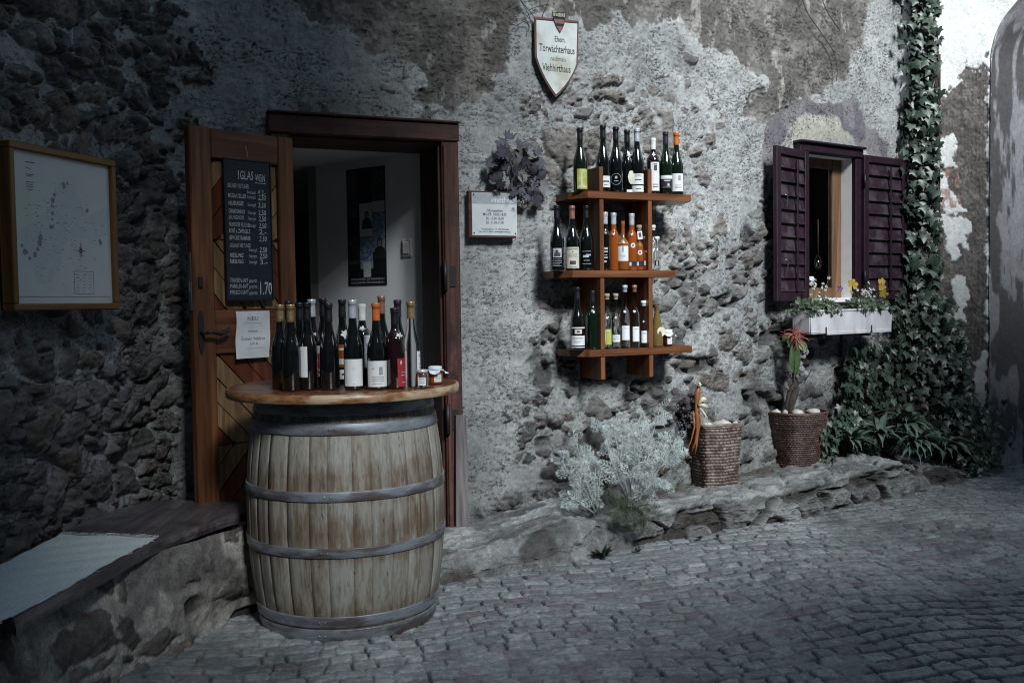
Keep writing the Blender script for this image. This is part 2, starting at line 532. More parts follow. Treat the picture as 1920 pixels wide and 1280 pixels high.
def stones(sx, sy, prob, seed, warp=0.35, gapx=0.0):
    """one layer of embedded stones: coverage, height, tone, tilt"""
    u = S / sx + warp * fbm(S * 5, Z * 5, 3, seed) ; v = Z / sy + warp * fbm(S * 5 + 40, Z * 5, 3, seed + 5)
    f1, f2, ix, iy, dx, dy = worley(u, v, seed)
    e = f2 - f1
    r = _hash(ix, iy, seed + 7); r2 = _hash(ix, iy, seed + 8); r3 = _hash(ix, iy, seed + 9); r4 = _hash(ix, iy, seed + 10)
    e = e + 0.10 * fbm(S * 30, Z * 30, 3, seed + 3)
    pres = (r < prob)
    gap = 0.07 + 0.22 * r2 * (prob < 0.75) + 0.07 * r4 + 0.09 * gapx
    cov = sstep(gap, gap + 0.07, e) * pres
    dome = sstep(gap, gap + 0.42, e)
    tilt = (r3 - 0.5) * dx + (r4 - 0.25) * dy
    th = (r2 - 0.5) * 1.4
    groove = np.exp(-((e - gap - .015) / .05) ** 2) * pres
    lay = ridged((S * np.cos(th) - Z * np.sin(th)) * 7, (S * np.sin(th) + Z * np.cos(th)) * 34, 4, seed + 12)
    crag = ridged(S * 16, Z * 16, 4, seed + 14)
    fine_ = ridged(S * 38 + r2 * 9, Z * 55, 3, seed + 16)
    h = cov * (0.25 + 0.75 * r3) * (0.62 + 0.38 * dome + 0.8 * tilt) + cov * (0.17 * lay + 0.17 * crag + 0.09 * fine_)
    return cov, h - 0.26 * groove, r2, r4, lay

c1, h1, ra, rb, lay1 = stones(0.19, 0.125, np.clip(0.86 * left_rub + 0.46 * low_st, 0, 0.95), 101, gapx=left_rub)
c2, h2, rc, rd, lay2 = stones(0.085, 0.06, np.clip(0.50 * left_rub + 0.24 * low_st + 0.34 * mid_st + 0.16 * up_st, 0, 0.9), 140)
c3, h3, re_, rf, lay3 = stones(0.24, 0.15, np.clip(0.50 * mid_st + 0.10 * up_st, 0, 0.62) * (1 - low_st) * (1 - left_rub), 170, 0.5)

coarse = fbm(S * 1.1, Z * 1.1, 3, 41)
lump = fbm(S * 4.2, Z * 4.2, 4, 42, 0.55)
grit = fbm(S * 26, Z * 26, 4, 43, 0.62)
crust = ridged(S * 9 + 0.4 * lump, Z * 13, 5, 44)
pit1, _, _, _, _, _ = worley(S * 34 + grit, Z * 40, 45, 1.0)
pits = sstep(0.30, 0.10, pit1) * (vnoise(S * 9, Z * 9, 46) > 0.42)
crack = sstep(0.93, 0.985, ridged(S * 3.1 + 0.5 * lump, Z * 3.6, 2, 47)) * sstep(0.35, 0.6, vnoise(S * 2, Z * 2, 48))

slab = sstep(0.40, 0.52, vnoise(S * 7 + lump, Z * 8 + grit * .4, 49)) * 0.5 + sstep(0.5, 0.58, vnoise(S * 15 + lump, Z * 19 + grit * .4, 50)) * 0.35
amp1 = 0.050 * left_rub + 0.042 * low_st
disp = 0.022 * coarse + 0.011 * lump * (1 + left_rub + low_st) + 0.0019 * grit + 0.0045 * crust * (0.5 + mid_st + low_st)
disp += 0.0065 * slab * (1 - left_rub)
disp += h1 * amp1 + (1 - c1) * h2 * (0.034 * left_rub + 0.022 * low_st + 0.014) + h3 * 0.028 * (1 - c1)
disp -= 0.006 * pits + 0.010 * crack
hole = sstep(0.30, 0.16, vnoise(S * 6.1, Z * 7.7, 51)) * (left_rub * 0.35 + low_st * .8) * (1 - c1) * (1 - c2)
disp -= 0.05 * hole
dark = np.clip(dark_a + dark_b, 0, 1)
disp -= 0.013 * dark
disp += dark * (0.008 * ridged(S * 20, Z * 20, 4, 61) + 0.006 * fbm(S * 8, Z * 8, 3, 62))
smooth_w = np.clip(plum + reveal_lt, 0, 1)
disp = disp * (1 - 0.75 * smooth_w)
# calm the wall next to the door frame and the window
d_door = -poly_sd(S, Z, [(s_dl, -1), (s_dr, -1), (s_dr, DOOR_Z1), (s_dl, DOOR_Z1)])
d_win = -poly_sd(S, Z, [(WIN_SL, WIN_ZB), (WIN_SR, WIN_ZB), (WIN_SR, WIN_ZT), (WIN_SL, WIN_ZT)])
d_map = -poly_sd(S, Z, sz(WALL, [(-30, 235), (235, 275), (240, 610), (-30, 620)], .08))
calm = sstep(0.0, 0.16, np.minimum(np.minimum(d_door, d_win), d_map + .04))
disp = disp * (0.25 + 0.75 * calm) - 0.018 * (1 - calm)

def rgb(r, g, b): return np.array([r, g, b])
def lerp(a, b, t): return a + (b - a) * t[..., None]
base = lerp(rgb(.355, .36, .36), rgb(.285, .29, .29), sstep(-.5, .6, fbm(S * 2.2, Z * 2.2, 4, 71)))
base = lerp(base, rgb(.42, .425, .42), sstep(0.1, 0.7, fbm(S * 5 + 9, Z * 5, 5, 72, .6)) * 0.7)
base = lerp(base, rgb(.16, .15, .145), sstep(0.3, 0.8, fbm(S * 13, Z * 16, 5, 73, .65)) * 0.35)
base = lerp(base, rgb(.10, .09, .085), np.clip(pits * 0.8 + crack, 0, 1))
tone = lambda r, r2: lerp(lerp(np.broadcast_to(rgb(.07, .066, .066), S.shape + (3,)), rgb(.17, .155, .15), r), rgb(.15, .12, .10), (r2 > .72) * .75)
for cv, a_, b_, ly in ((c3, re_, rf, lay3), (c2, rc, rd, lay2)):
    st = tone(a_, b_) * (0.85 + 0.4 * ly)[..., None]
    st = lerp(st, rgb(.30, .28, .265), np.clip(mid_st + up_st - left_rub, 0, 1) * 0.45)
    base = lerp(base, st, cv * 0.9)
st = tone(ra, rb) * (0.8 + 0.55 * lay1)[..., None]
st = lerp(st, rgb(.20, .195, .19), low_st * .45 * (1 - left_rub))
mort = sstep(0.55, 0.8, vnoise(S * 11, Z * 12, 75)) * 0.35            # smears of old mortar across the stones
base = lerp(base, lerp(st, rgb(.34, .34, .335), mort * 1.6 * (1 - 0.6 * left_rub)), c1 * 0.93)
base = lerp(base, rgb(.045, .042, .04), hole)
dk = lerp(np.broadcast_to(rgb(.105, .095, .088), S.shape + (3,)), rgb(.20, .185, .17), sstep(-.2, .6, fbm(S * 6, Z * 4, 5, 81, .62)))
dk = lerp(dk, rgb(.33, .31, .29), sstep(.45, .7, fbm(S * 9, Z * 3.2, 5, 82, .66)) * 0.8)
base = lerp(base, dk, dark * 0.95)
pl = lerp(np.broadcast_to(rgb(.135, .125, .14), S.shape + (3,)), rgb(.20, .185, .195), sstep(-.3, .5, fbm(S * 8, Z * 8, 4, 83)))
base = lerp(base, pl, plum)
base = lerp(base, rgb(.42, .40, .35), reveal_lt * (1 - plum) * 0.8)
run = sstep(0.2, 0.8, fbm(S * 14, Z * 1.4, 4, 84)) * sstep(WIN_ZT - .1, WIN_ZT + .35, Z) * 0.35
base = lerp(base, rgb(.13, .12, .11), run * reveal_lt)
base = base * (1 - 0.52 * damp_shade * (0.4 + 0.6 * vnoise(S * 6, Z * 6, 85)))[..., None]
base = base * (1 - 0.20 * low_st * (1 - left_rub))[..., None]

X, Y, NX, NY = WALL.pos(S, 0)
V = np.stack([X + NX * disp, Y + NY * disp, Z + 0.25 * disp * (h1 > .1)], -1).reshape(-1, 3)
sc = 0.5 * (s_ax[1:] + s_ax[:-1])[:, None]; zc = 0.5 * (z_ax[1:] + z_ax[:-1])[None, :]
keep = ~(((sc > s_dl) & (sc < s_dr) & (zc < DOOR_Z1 - .03)) | ((sc > WIN_SL) & (sc < WIN_SR) & (zc > WIN_ZB) & (zc < WIN_ZT)))
house = empty('stone_house', (0, 0, 0), 'old rubble stone house with flaking grey plaster, open wooden door and small shuttered window', 'house')
M_WALL = relief_mat('old_plaster', fine=150, dist=0.0028, contrast=0.26, pits=True)
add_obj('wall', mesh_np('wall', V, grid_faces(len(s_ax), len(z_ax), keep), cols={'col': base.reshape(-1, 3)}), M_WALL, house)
del X, Y, NX, NY, V, base, dk, pl, st

# ================================================================== THE STREET
FRONT = [at_z(*p) for p in ((700, 1120), (835, 1088), (925, 1072), (1000, 1062), (1130, 1040), (1180, 1027), (1300, 1001), (1400, 988), (1486, 976), (1587, 953),
                            (1720, 927), (1817, 905), (1900, 886))]
gx = np.array(list(-np.geomspace(60, 2.6, 26)) + grade(-2.55, 4.35, 0.0066) + list(np.geomspace(4.36, 60, 30)))
gy = np.array(list(-np.geomspace(60, 0.6, 24)) + grade(-0.5, 3.1, 0.06) + grade(3.1, 8.4, 0.0068) + list(np.geomspace(8.45, 70, 26)))
GX, GY = np.meshgrid(gx, gy, indexing='ij')
def setts(X_, Y_):
    # courses of worn granite setts laid in shallow arcs along the lane
    a = 0.22
    u0 = X_ * math.cos(a) + Y_ * math.sin(a); v0 = -X_ * math.sin(a) + Y_ * math.cos(a)
    v0 = v0 + 0.10 * np.abs(((u0 / 1.5) % 1.0) - 0.5) * 2 + 0.02 * fbm(X_ * 2, Y_ * 2, 3, 201)
    u0 = u0 + 0.02 * fbm(X_ * 3, Y_ * 3, 3, 202)
    v = v0 / 0.082; j = np.floor(v)
    # neighbouring courses wander a little
    u = u0 / 0.100 + _hash(j, j * 0, 203) * 7 + 0.0 * j
    i = np.floor(u)
    jl = (_hash(i, j, 204) - .5) * .42; jr = (_hash(i + 1, j, 204) - .5) * .42
    fu = u - i; i = np.where(fu < jl, i - 1, np.where(fu > 1 + jr, i + 1, i))
    jl = (_hash(i, j, 204) - .5) * .42; jr = (_hash(i + 1, j, 204) - .5) * .42
    fu = u - i; fv = v - j
    w = 0.03 * fbm(X_ * 30, Y_ * 30, 3, 205)
    jb = 0.16 * _hash(i, j, 206); jt = 0.16 * _hash(i, j, 207)
    d = np.minimum(np.minimum(fu - jl, 1 + jr - fu) * 0.100, np.minimum(fv - jb * .5, 1 - jt * .5 - fv) * 0.082)
    d = d + w * 0.13
    return d, _hash(i, j, 208), _hash(i, j, 209), _hash(i, j, 210), fu, fv
d, r1, r2, r3, fu, fv = setts(GX, GY)
fine_zone = sstep(-2.9, -2.4, GX) * sstep(4.7, 4.2, GX) * sstep(2.6, 3.1, GY) * sstep(8.6, 8.2, GY)
wear = fbm(GX * 1.3, GY * 1.3, 4, 220)
stone = sstep(0.0012, 0.0048, d)
hgt = -0.019 * (1 - stone) + 0.0016 * sstep(0.0, 0.03, d) + (r1 - .5) * 0.006 + ((r2 - .5) * (fu - .5) + (r3 - .5) * (fv - .5)) * 0.006
hgt += 0.0022 * fbm(GX * 35, GY * 35, 4, 221, .6) + 0.0016 * ridged(GX * 60, GY * 60, 3, 222)
# joints filled up level in places
fill = sstep(0.52, 0.70, vnoise(GX * 2.6, GY * 2.6, 223) * .6 + vnoise(GX * 11, GY * 11, 224) * .4)
hgt = np.where(hgt < 0, hgt * (1 - 0.75 * fill), hgt)
hgt = hgt * fine_zone + 0.018 * wear * fine_zone
col = lerp(np.broadcast_to(rgb(.20, .21, .22), GX.shape + (3,)), rgb(.27, .285, .295), r1)
col = lerp(col, rgb(.19, .175, .19), (r2 > .8) * .8)
col = lerp(col, rgb(.38, .39, .39), sstep(.1, .6, wear + .5 * fbm(GX * 9, GY * 9, 4, 225)) * .5)
col = col * (0.82 + 0.36 * sstep(-.6, .6, fbm(GX * 45, GY * 45, 4, 226, .65)))[..., None]
col = lerp(col, rgb(.22, .22, .22), (1 - stone) * fill)
col = col * (0.84 + 0.30 * r3)[..., None]
col = col * (1 - .35 * sstep(.1, .5, fbm(GX * .9 + 7, GY * .9, 4, 240)))[..., None]
col = lerp(col, rgb(.025, .024, .024), (1 - stone) * (1 - fill) * .97)
moss = sstep(.35, .6, fbm(GX * 2.1, GY * 2.1, 4, 227)) * (1 - stone) * .7
col = lerp(col, rgb(.05, .055, .025), moss)
GV = np.stack([GX, GY, hgt], -1).reshape(-1, 3)
M_GROUND = relief_mat('granite_setts', rough=0.6, fine=210, dist=0.0016, contrast=0.3)
M_GROUND.node_tree.nodes['Principled BSDF'].inputs['Specular IOR Level'].default_value = 0.45
street = add_obj('street', mesh_np('street', GV, grid_faces(len(gx), len(gy)), cols={'col': col.reshape(-1, 3)}), M_GROUND)
props(street, kind='structure')
del GX, GY, GV, d, r1, r2, r3, fu, fv, hgt, col, stone, fill, wear, moss

# ================================================================== ROCK FOOTING AND PLANTING LEDGE
fp = smooth_curve([(p.x, p.y) for p in FRONT], 30)
fseg = np.concatenate([[0], np.cumsum(np.hypot(*(fp[1:] - fp[:-1]).T))])
def front_at(q):
    return np.interp(q, fseg, fp[:, 0]), np.interp(q, fseg, fp[:, 1])
Lf = float(fseg[-1])
def q_of(px):
    return float(np.interp((px - 960) / F, fp[:, 0] / fp[:, 1], fseg))
wall_pts = np.array(WALL.pos(np.linspace(0, WALL.L, 600))[:2]).T
def ledge_profile(q):
    """height of the ledge top and squareness of its edge along its length"""
    qs = [0, q_of(835), q_of(930), q_of(1000), q_of(1080), q_of(1150), q_of(1175), q_of(1200), q_of(1320), q_of(1400), q_of(1500), q_of(1600), q_of(1690), q_of(1720), q_of(1740), q_of(1830), Lf]
    hs = [.09, .09, .10, .15, .21, .19, .08, .14, .155, .16, .17, .20, .225, .22, .15, .10, .02]
    sq = [1.2, 1.2, 1.0, .35, .25, .3, .8, 1.5, 1.6, 1.6, 1.5, 1.6, 1.6, 1.3, .6, .4, .4]
    return np.interp(q, qs, hs), np.interp(q, qs, sq)
q_ax = np.arange(0, Lf, 0.0066); t_ax = np.linspace(0, 1, 170)
Q, T = np.meshgrid(q_ax, t_ax, indexing='ij')
fx, fy = front_at(Q)
wx = np.zeros_like(q_ax); wy = np.zeros_like(q_ax)
fx1, fy1 = front_at(q_ax)
for i in range(len(q_ax)):
    k = np.argmin((wall_pts[:, 0] - fx1[i]) ** 2 + (wall_pts[:, 1] - fy1[i]) ** 2)
    wx[i], wy[i] = wall_pts[k]
ker = np.ones(41) / 41
wx = np.convolve(np.pad(wx, 20, 'edge'), ker, 'valid'); wy = np.convolve(np.pad(wy, 20, 'edge'), ker, 'valid')
wx = wx[:, None] + (wx - fx1)[:, None] * 0.12; wy = wy[:, None] + (wy - fy1)[:, None] * 0.12
H, SQ = ledge_profile(Q)
# the profile: t 0..0.5 up the front face, 0.5..1 back across the top to the wall
sharp = np.clip(SQ / 1.6, 0.1, 1)
tf = np.clip(T / 0.5, 0, 1); tt = np.clip((T - 0.5) / 0.5, 0, 1)
back = tt * 1.0
zprof = H * (sharp * tf + (1 - sharp) * np.sin(tf * math.pi / 2) * 0.86)
zprof = zprof + (1 - sharp) * H * 0.14 * np.sin(tt * math.pi / 2) + 0.012 * tt
inset = (1 - sharp) * (1 - np.cos(tf * math.pi / 2)) * 0.17
dxw = wx - fx; dyw = wy - fy; dl = np.hypot(dxw, dyw) + 1e-6
bx = fx + dxw / dl * inset + (dxw - dxw / dl * inset) * back
by = fy + dyw / dl * inset + (dyw - dyw / dl * inset) * back
PX, PY = Q, np.where(T < .5, zprof, H + back * dl)            # unrolled surface coordinates
masonry = sstep(q_of(1168), q_of(1190), Q)
f1, f2, ix, iy, ddx, ddy = worley(PX / 0.30 + .3 * fbm(PX * 4, PY * 4, 3, 301), PY / 0.17 + .3 * fbm(PX * 4 + 9, PY * 4, 3, 302), 303)
e = f2 - f1 + 0.10 * fbm(PX * 22, PY * 22, 4, 304)
sa = _hash(ix, iy, 305); sb = _hash(ix, iy, 306)
slabm = sstep(0.05, 0.22, e)
crag = ridged(PX * 9 + sb * 9, PY * 15 + sa * 7, 5, 307)
fb = fbm(PX * 3, PY * 3, 4, 308); fg = fbm(PX * 24, PY * 24, 4, 309, .6)
dsp = masonry * ((slabm - .75) * 0.038 + (sa - .5) * 0.035 + 0.020 * crag + .006 * ridged(PX * 34, PY * 40, 3, 340)) + (1 - masonry) * (0.022 * crag + 0.028 * fb)
dsp += 0.012 * fb + 0.0035 * fg
topw = sstep(.47, .56, T)
dsp = dsp * (1 - 0.45 * topw)
under = sstep(.0, .12, tf) * sstep(.5, .2, tf)
hole = sstep(.58, .78, vnoise(PX * 8, PY * 13, 310)) * (1 - topw) * masonry
dsp -= 0.03 * hole
ndx = -dxw / dl; ndy = -dyw / dl
hor = np.where(T < .5, 1.0, np.clip(1 - tt * 9, 0, 1)); ver = np.where(T < .5, sstep(.35, .5, T) * .6, 1.0)
LV = np.stack([bx + ndx * dsp * hor, by + ndy * dsp * hor, zprof + dsp * ver - 0.03 * (1 - sstep(0, .06, T))], -1)
lc = lerp(np.broadcast_to(rgb(.13, .13, .13), Q.shape + (3,)), rgb(.24, .24, .235), sa)
lc = lerp(lc, rgb(.38, .39, .385), sstep(-.2, .4, fbm(PX * 5, PY * 5, 5, 312, .6)) * (.25 + .6 * topw + .3 * (1 - masonry)) * .8)  # ledge top painted lighter, standing in for light falling on it
lc = lc * (0.72 + 0.4 * crag)[..., None]
lc = lerp(lc, rgb(.05, .045, .042), np.clip((1 - slabm) * masonry * (1 - topw) * .85 + hole, 0, 1))
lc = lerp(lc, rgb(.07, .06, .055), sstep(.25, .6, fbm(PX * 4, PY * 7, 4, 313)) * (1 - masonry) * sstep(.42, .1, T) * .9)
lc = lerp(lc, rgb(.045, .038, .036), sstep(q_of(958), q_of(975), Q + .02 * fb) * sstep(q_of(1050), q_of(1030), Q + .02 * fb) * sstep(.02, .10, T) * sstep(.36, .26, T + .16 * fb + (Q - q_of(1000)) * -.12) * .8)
lc = lerp(lc, rgb(.05, .043, .035), sstep(.62, .9, T + .08 * fb) * sstep(q_of(1185), q_of(1230), Q) * .8)       # soil behind the kerb stones
M_LEDGE = relief_mat('ledge_stone', fine=120, dist=0.003)
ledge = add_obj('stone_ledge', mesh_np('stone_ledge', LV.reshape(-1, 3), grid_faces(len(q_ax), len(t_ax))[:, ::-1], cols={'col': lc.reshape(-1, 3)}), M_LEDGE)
props(ledge, 'low ledge of rough grey stones along the foot of the house wall', 'stone ledge')
del LV, lc, Q, T
def ledge_z(px):
    h, _ = ledge_profile(np.array([q_of(px)])); return float(h[0])

# ================================================================== GATE TOWER
ARCH_A = GATE.hit(1857, 500)[0]
ARCH_Z = GATE.hit(1857, 118)[1]
AR = 0.62
gz = np.array(grade(-.05, 3.75, 0.0085) + grade(3.75, 6.4, 0.08))
ga = np.linspace(0, 1, 150)
A_, GZ = np.meshgrid(ga, gz, indexing='ij')
def arch_edge(z):
    zz = np.clip(z - ARCH_Z, 0, AR)
    return ARCH_A + np.where(z < ARCH_Z, 0, AR - np.sqrt(np.maximum(AR * AR - zz * zz, 0)))
edge_ = arch_edge(GZ)
edge_ = np.where(GZ > ARCH_Z + AR * .995, GATE.L, edge_)
SA = A_ * edge_
S, Z = SA, GZ
gx_, gy_, gnx, gny = GATE.pos(SA)
wear_poly = region([(1757, 185), (1775, 170), (1797, 150), (1808, 118), (1818, 124), (1830, 135), (1851, 106), (1900, 112), (1960, 300), (1960, 1100), (1700, 1100), (1700, 200)], 0.010, 0.05, GATE, 401, 14)
patches = np.zeros_like(SA)
for i, pl_ in enumerate(([(1757, 262), (1790, 250), (1797, 268), (1786, 285), (1790, 310), (1772, 315), (1757, 300)],
                         [(1758, 325), (1775, 322), (1780, 350), (1800, 385), (1812, 396), (1795, 402), (1770, 398), (1760, 380)],
                         [(1766, 402), (1800, 408), (1820, 420), (1822, 435), (1808, 440), (1815, 470), (1800, 462), (1798, 490), (1782, 492), (1772, 465), (1768, 430)],
                         [(1782, 530), (1795, 512), (1812, 518), (1817, 540), (1810, 575), (1805, 600), (1790, 602), (1783, 590), (1798, 565), (1788, 550)],
                         [(1853, 120), (1857, 100), (1858, 300), (1853, 500), (1851, 640)],
                         [(1822, 700), (1850, 650), (1850, 760), (1836, 790)])):
    patches = np.maximum(patches, region(pl_, 0.008, 0.03, GATE, 410 + i, 16))
worn = np.clip(wear_poly - patches, 0, 1)
gd = 0.010 * fbm(SA * 2, GZ * 2, 3, 421) - 0.009 * worn + worn * (0.006 * ridged(SA * 40, GZ * 40, 3, 422)) + 0.0015 * fbm(SA * 12, GZ * 12, 4, 423)
gd = np.where(A_ > .97, gd * 0.4, gd)
gc = lerp(np.broadcast_to(rgb(.80, .80, .79), SA.shape + (3,)), rgb(.62, .60, .58), sstep(0, .7, fbm(SA * 4, GZ * 2.2, 4, 424)))
br = lerp(np.broadcast_to(rgb(.12, .105, .10), SA.shape + (3,)), rgb(.21, .19, .18), sstep(-.3, .6, fbm(SA * 22, GZ * 22, 4, 425, .66)))
f1, f2, *_r = worley(SA * 70, GZ * 70, 426, 1.0)
br = lerp(br, rgb(.08, .07, .065), sstep(.42, .2, f1) * .6)
gc = lerp(gc, br, worn)
gc = lerp(gc, rgb(.38, .20, .17), np.clip(region([(1758, 320), (1792, 318), (1796, 385), (1765, 392)], .02, .06, GATE, 431, 20) * (vnoise(SA * 30, GZ * 14, 432) > .55), 0, 1) * .8)
foot_shade = sstep(2.0, 0.4, GZ + .25 * fbm(SA * 4, GZ * 3, 3, 433))  # shade towards the foot of the tower, put into the wall colour
gc = gc * (1 - 0.45 * foot_shade)[..., None]
GVv = np.stack([gx_ + gnx * gd, gy_ + gny * gd, GZ], -1).reshape(-1, 3)
fcs = grid_faces(len(ga), len(gz))
tower = empty('gate_tower', (0, 0, 0), 'white gate tower wall with peeling render and arched passage over the lane', 'gate tower')
M_GATE = relief_mat('gate_plaster', fine=170, dist=0.0018, contrast=0.22)
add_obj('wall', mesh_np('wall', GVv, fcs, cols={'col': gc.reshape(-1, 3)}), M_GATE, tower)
# the inside of the arched passage: one swept surface going back from the face
prof = [(ARCH_A, z) for z in np.arange(-.05, ARCH_Z, .012)]
for k in range(0, 60):
    t = k / 60 * math.pi / 2; prof.append((ARCH_A + AR * (1 - math.cos(t)), ARCH_Z + AR * math.sin(t)))
a_end = GATE.L - 1.6
for x in np.linspace(ARCH_A + AR, a_end - AR, 12): prof.append((x, ARCH_Z + AR))
for k in range(1, 16):
    t = k / 16 * math.pi / 2; prof.append((a_end - AR + AR * math.sin(t), ARCH_Z + AR * math.cos(t)))
for z in np.linspace(ARCH_Z, -.05, 12): prof.append((a_end, z))
prof = np.array(prof)
px0, py0, _, _ = GATE.pos(prof[:, 0])
dirv = np.array([0.80, 0.60])
dep = np.concatenate([np.arange(-.012, 0.9, .012), np.linspace(.92, 6.0, 40)])
PI_, DI = np.meshgrid(np.arange(len(prof)), dep, indexing='ij')
S, Z = DI, prof[PI_, 1]
RX = px0[PI_] + dirv[0] * DI; RY = py0[PI_] + dirv[1] * DI
lay_ = 0.006 * fbm(DI * 3 + PI_ * .01, Z * 3, 4, 441) + 0.003 * fbm(DI * 20, Z * 20, 3, 442)
RX = RX - lay_ * dirv[1] + 0; RY = RY + lay_ * dirv[0]
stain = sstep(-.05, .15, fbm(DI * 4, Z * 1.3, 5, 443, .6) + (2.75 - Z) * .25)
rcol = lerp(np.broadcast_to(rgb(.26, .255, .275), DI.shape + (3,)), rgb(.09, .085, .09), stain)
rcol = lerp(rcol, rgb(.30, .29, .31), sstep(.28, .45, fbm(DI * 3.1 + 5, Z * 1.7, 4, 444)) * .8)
add_obj('arch_passage', mesh_np('arch_passage', np.stack([RX, RY, Z], -1).reshape(-1, 3), grid_faces(len(prof), len(dep))[:, ::-1], cols={'col': rcol.reshape(-1, 3)}), M_GATE, tower)
# the pier on the far side of the passage
ga2 = np.linspace(a_end, GATE.L, 12); gz2 = np.linspace(-.05, ARCH_Z + AR * .995, 14)
A2, Z2 = np.meshgrid(ga2, gz2, indexing='ij'); x2, y2, _, _ = GATE.pos(A2)
add_obj('pier', mesh_np('pier', np.stack([x2, y2, Z2], -1).reshape(-1, 3), grid_faces(12, 14), cols={'col': np.full((12 * 14, 3), .5)}), M_GATE, tower)

# ================================================================== UNSEEN HOUSES ADDED ACROSS THE LANE (heights and gap shaped to block the sun)
M_NB = pmat('blocker_plaster', (.22, .20, .18), (.32, .30, .27), scale=2.5, rough=.9, bmp=.004, c3=(.17, .155, .14))
M_NBD = flat('blocker_shutter', (.06, .035, .03), rough=.6)
M_NBR = pmat('roof_tiles', (.12, .06, .045), (.20, .10, .07), scale=9, stretch=(1, 1, 1), rough=.85, bmp=.01)
M_GLASSD = flat('dark_window', (.012, .014, .016), rough=.08)
def add_blocker_house(label, x0, x1, y0, y1, h, shade_jetty=None):
    M = Matrix.Translation((0, -2.6, 0)) @ Matrix.Rotation(0.40, 4, 'Z')
    t = empty('blocker_house', label=label, cat='house', M=M)
    w = MB().box(x0, x1, y0, y1, -.05, h)
    if shade_jetty: w.box(x1, x1 + shade_jetty[0], y1 - 1.1, y1 - .01, shade_jetty[1], h - .002)  # invented overhang that keeps sun off the wall above the door
    w.build('wall', M_NB, t)
    n = max(1, int((x1 - x0) / 2.2))
    for k in range(n):
        cx = x0 + (k + .5) * (x1 - x0) / n
        for zz in np.arange(1.1, h - 1.6, 2.7):
            fr = MB().box(cx - .42, cx + .42, y1, y1 + .04, zz, zz + 1.15).build('window', M_NBD, t)
            MB().box(cx - .36, cx + .36, y1 + .041, y1 + .05, zz + .06, zz + 1.09).build('pane', M_GLASSD, fr)
    o = .35; xe = x1
    MB().add([(x0, y0 - o, h), (xe, y0 - o, h), (xe, y1 + o, h), (x0, y1 + o, h), (x0, (y0 + y1) / 2, h + 2.2), (xe, (y0 + y1) / 2, h + 2.2)],
             [(0, 1, 5, 4), (2, 3, 4, 5), (0, 4, 3), (1, 2, 5), (3, 2, 1, 0)]).build('roof', M_NBR, t)
    return t
add_blocker_house('unseen tall house with an overhang, added across the lane to shade the left side', -16, 1.45, -8, 0, 11.5, (1.6, 7.3))
add_blocker_house('unseen lowest house right beside the tall one, added across the lane to let sunlight past', 1.47, 3.0, -8, -.02, 4.45)
add_blocker_house('unseen low house between the lowest and middle sized ones, added to shade the foreground', 3.02, 5.7, -8, -.04, 5.0)
add_blocker_house('unseen middle sized house near the gate tower, added to shade its lower wall', 5.72, 18, -8, 0, 7.6)
# ================================================================== DOORWAY
def frame_from(p, ex, n=None, up=Vector((0, 0, 1))):
    """x along ex, y up, z outwards"""
    ex = Vector(ex).normalized()
    n = ex.cross(up).normalized() if n is None else Vector(n)
    M = Matrix((ex, up, n)).transposed().to_4x4(); M.translation = Vector(p)
    return M

def wood(name, c1, c2, axis='Y', scale=5.0, rough=0.6, bmp=.0012, c3=None, spec=.35, rings=True):
    m, nt, b = new_mat(name)
    st = {'X': (0.06, 1, 1), 'Y': (1, 0.06, 1), 'Z': (1, 1, 0.06)}[axis]
    co = coords(nt, st)
    n = N(nt, 'ShaderNodeTexNoise', Scale=scale * 9, Detail=7.0, Roughness=0.65); nt.links.new(co, n.inputs['Vector'])
    n2 = N(nt, 'ShaderNodeTexNoise', Scale=scale * 1.6, Detail=3.0, Roughness=0.5, Distortion=0.6); nt.links.new(co, n2.inputs['Vector'])
    ml = N(nt, 'ShaderNodeMath', operation='MULTIPLY'); ml.inputs[1].default_value = 22.0; nt.links.new(n2.outputs[0], ml.inputs[0])
    sn = N(nt, 'ShaderNodeMath', operation='SINE'); nt.links.new(ml.outputs[0], sn.inputs[0])
    g = ramp(nt, sn.outputs[0], [(0.0, (.62, .62, .62)), (0.7, (1.12, 1.12, 1.12))])
    c = ramp(nt, n.outputs[0], [(0.32, c1), (0.68, c2)])
    if rings: c = mix(nt, 0.75, c, mix(nt, 1.0, c, g, 'MULTIPLY'))
    if c3:
        n3 = N(nt, 'ShaderNodeTexNoise', Scale=6.0, Detail=6.0, Roughness=0.7); nt.links.new(coords(nt), n3.inputs['Vector'])
        f = ramp(nt, n3.outputs[0], [(0.50, (0, 0, 0)), (0.64, (1, 1, 1))])
        c = mix(nt, f, c, c3)
    nt.links.new(c, b.inputs['Base Color'])
    b.inputs['Roughness'].default_value = rough; b.inputs['Specular IOR Level'].default_value = spec
    bump(nt, n.outputs[0], b, bmp)
    return m

M_FRAMEW = wood('weathered_frame_wood', (.045, .016, .013), (.12, .05, .04), 'Y', c3=(.028, .012, .012))
M_FRAMEX = wood('weathered_lintel_wood', (.05, .018, .015), (.11, .045, .035), 'X', c3=(.028, .012, .012))
M_PLINTH = wood('bleached_board', (.05, .045, .045), (.20, .18, .18), 'Y', scale=4, rough=.85)
M_IRON = flat('dark_iron', (.035, .035, .038), rough=.5, metal=.6)
M_STEEL = flat('lock_steel', (.35, .35, .36), rough=.4, metal=.9)
MD = frame_from(DOOR_L + Vector((0, 0, 0)), DOOR_E)          # local: x across the opening, y up, z towards the street
JB = 0.095
def grp(name, parent, M):
    o = bpy.data.objects.new(name, None); COL.objects.link(o); o.parent = parent; o.matrix_world = M
    o.empty_display_size = .1
    return o
def into(mb, M):
    mb.v = [tuple(M @ Vector(v)) for v in mb.v]; return mb
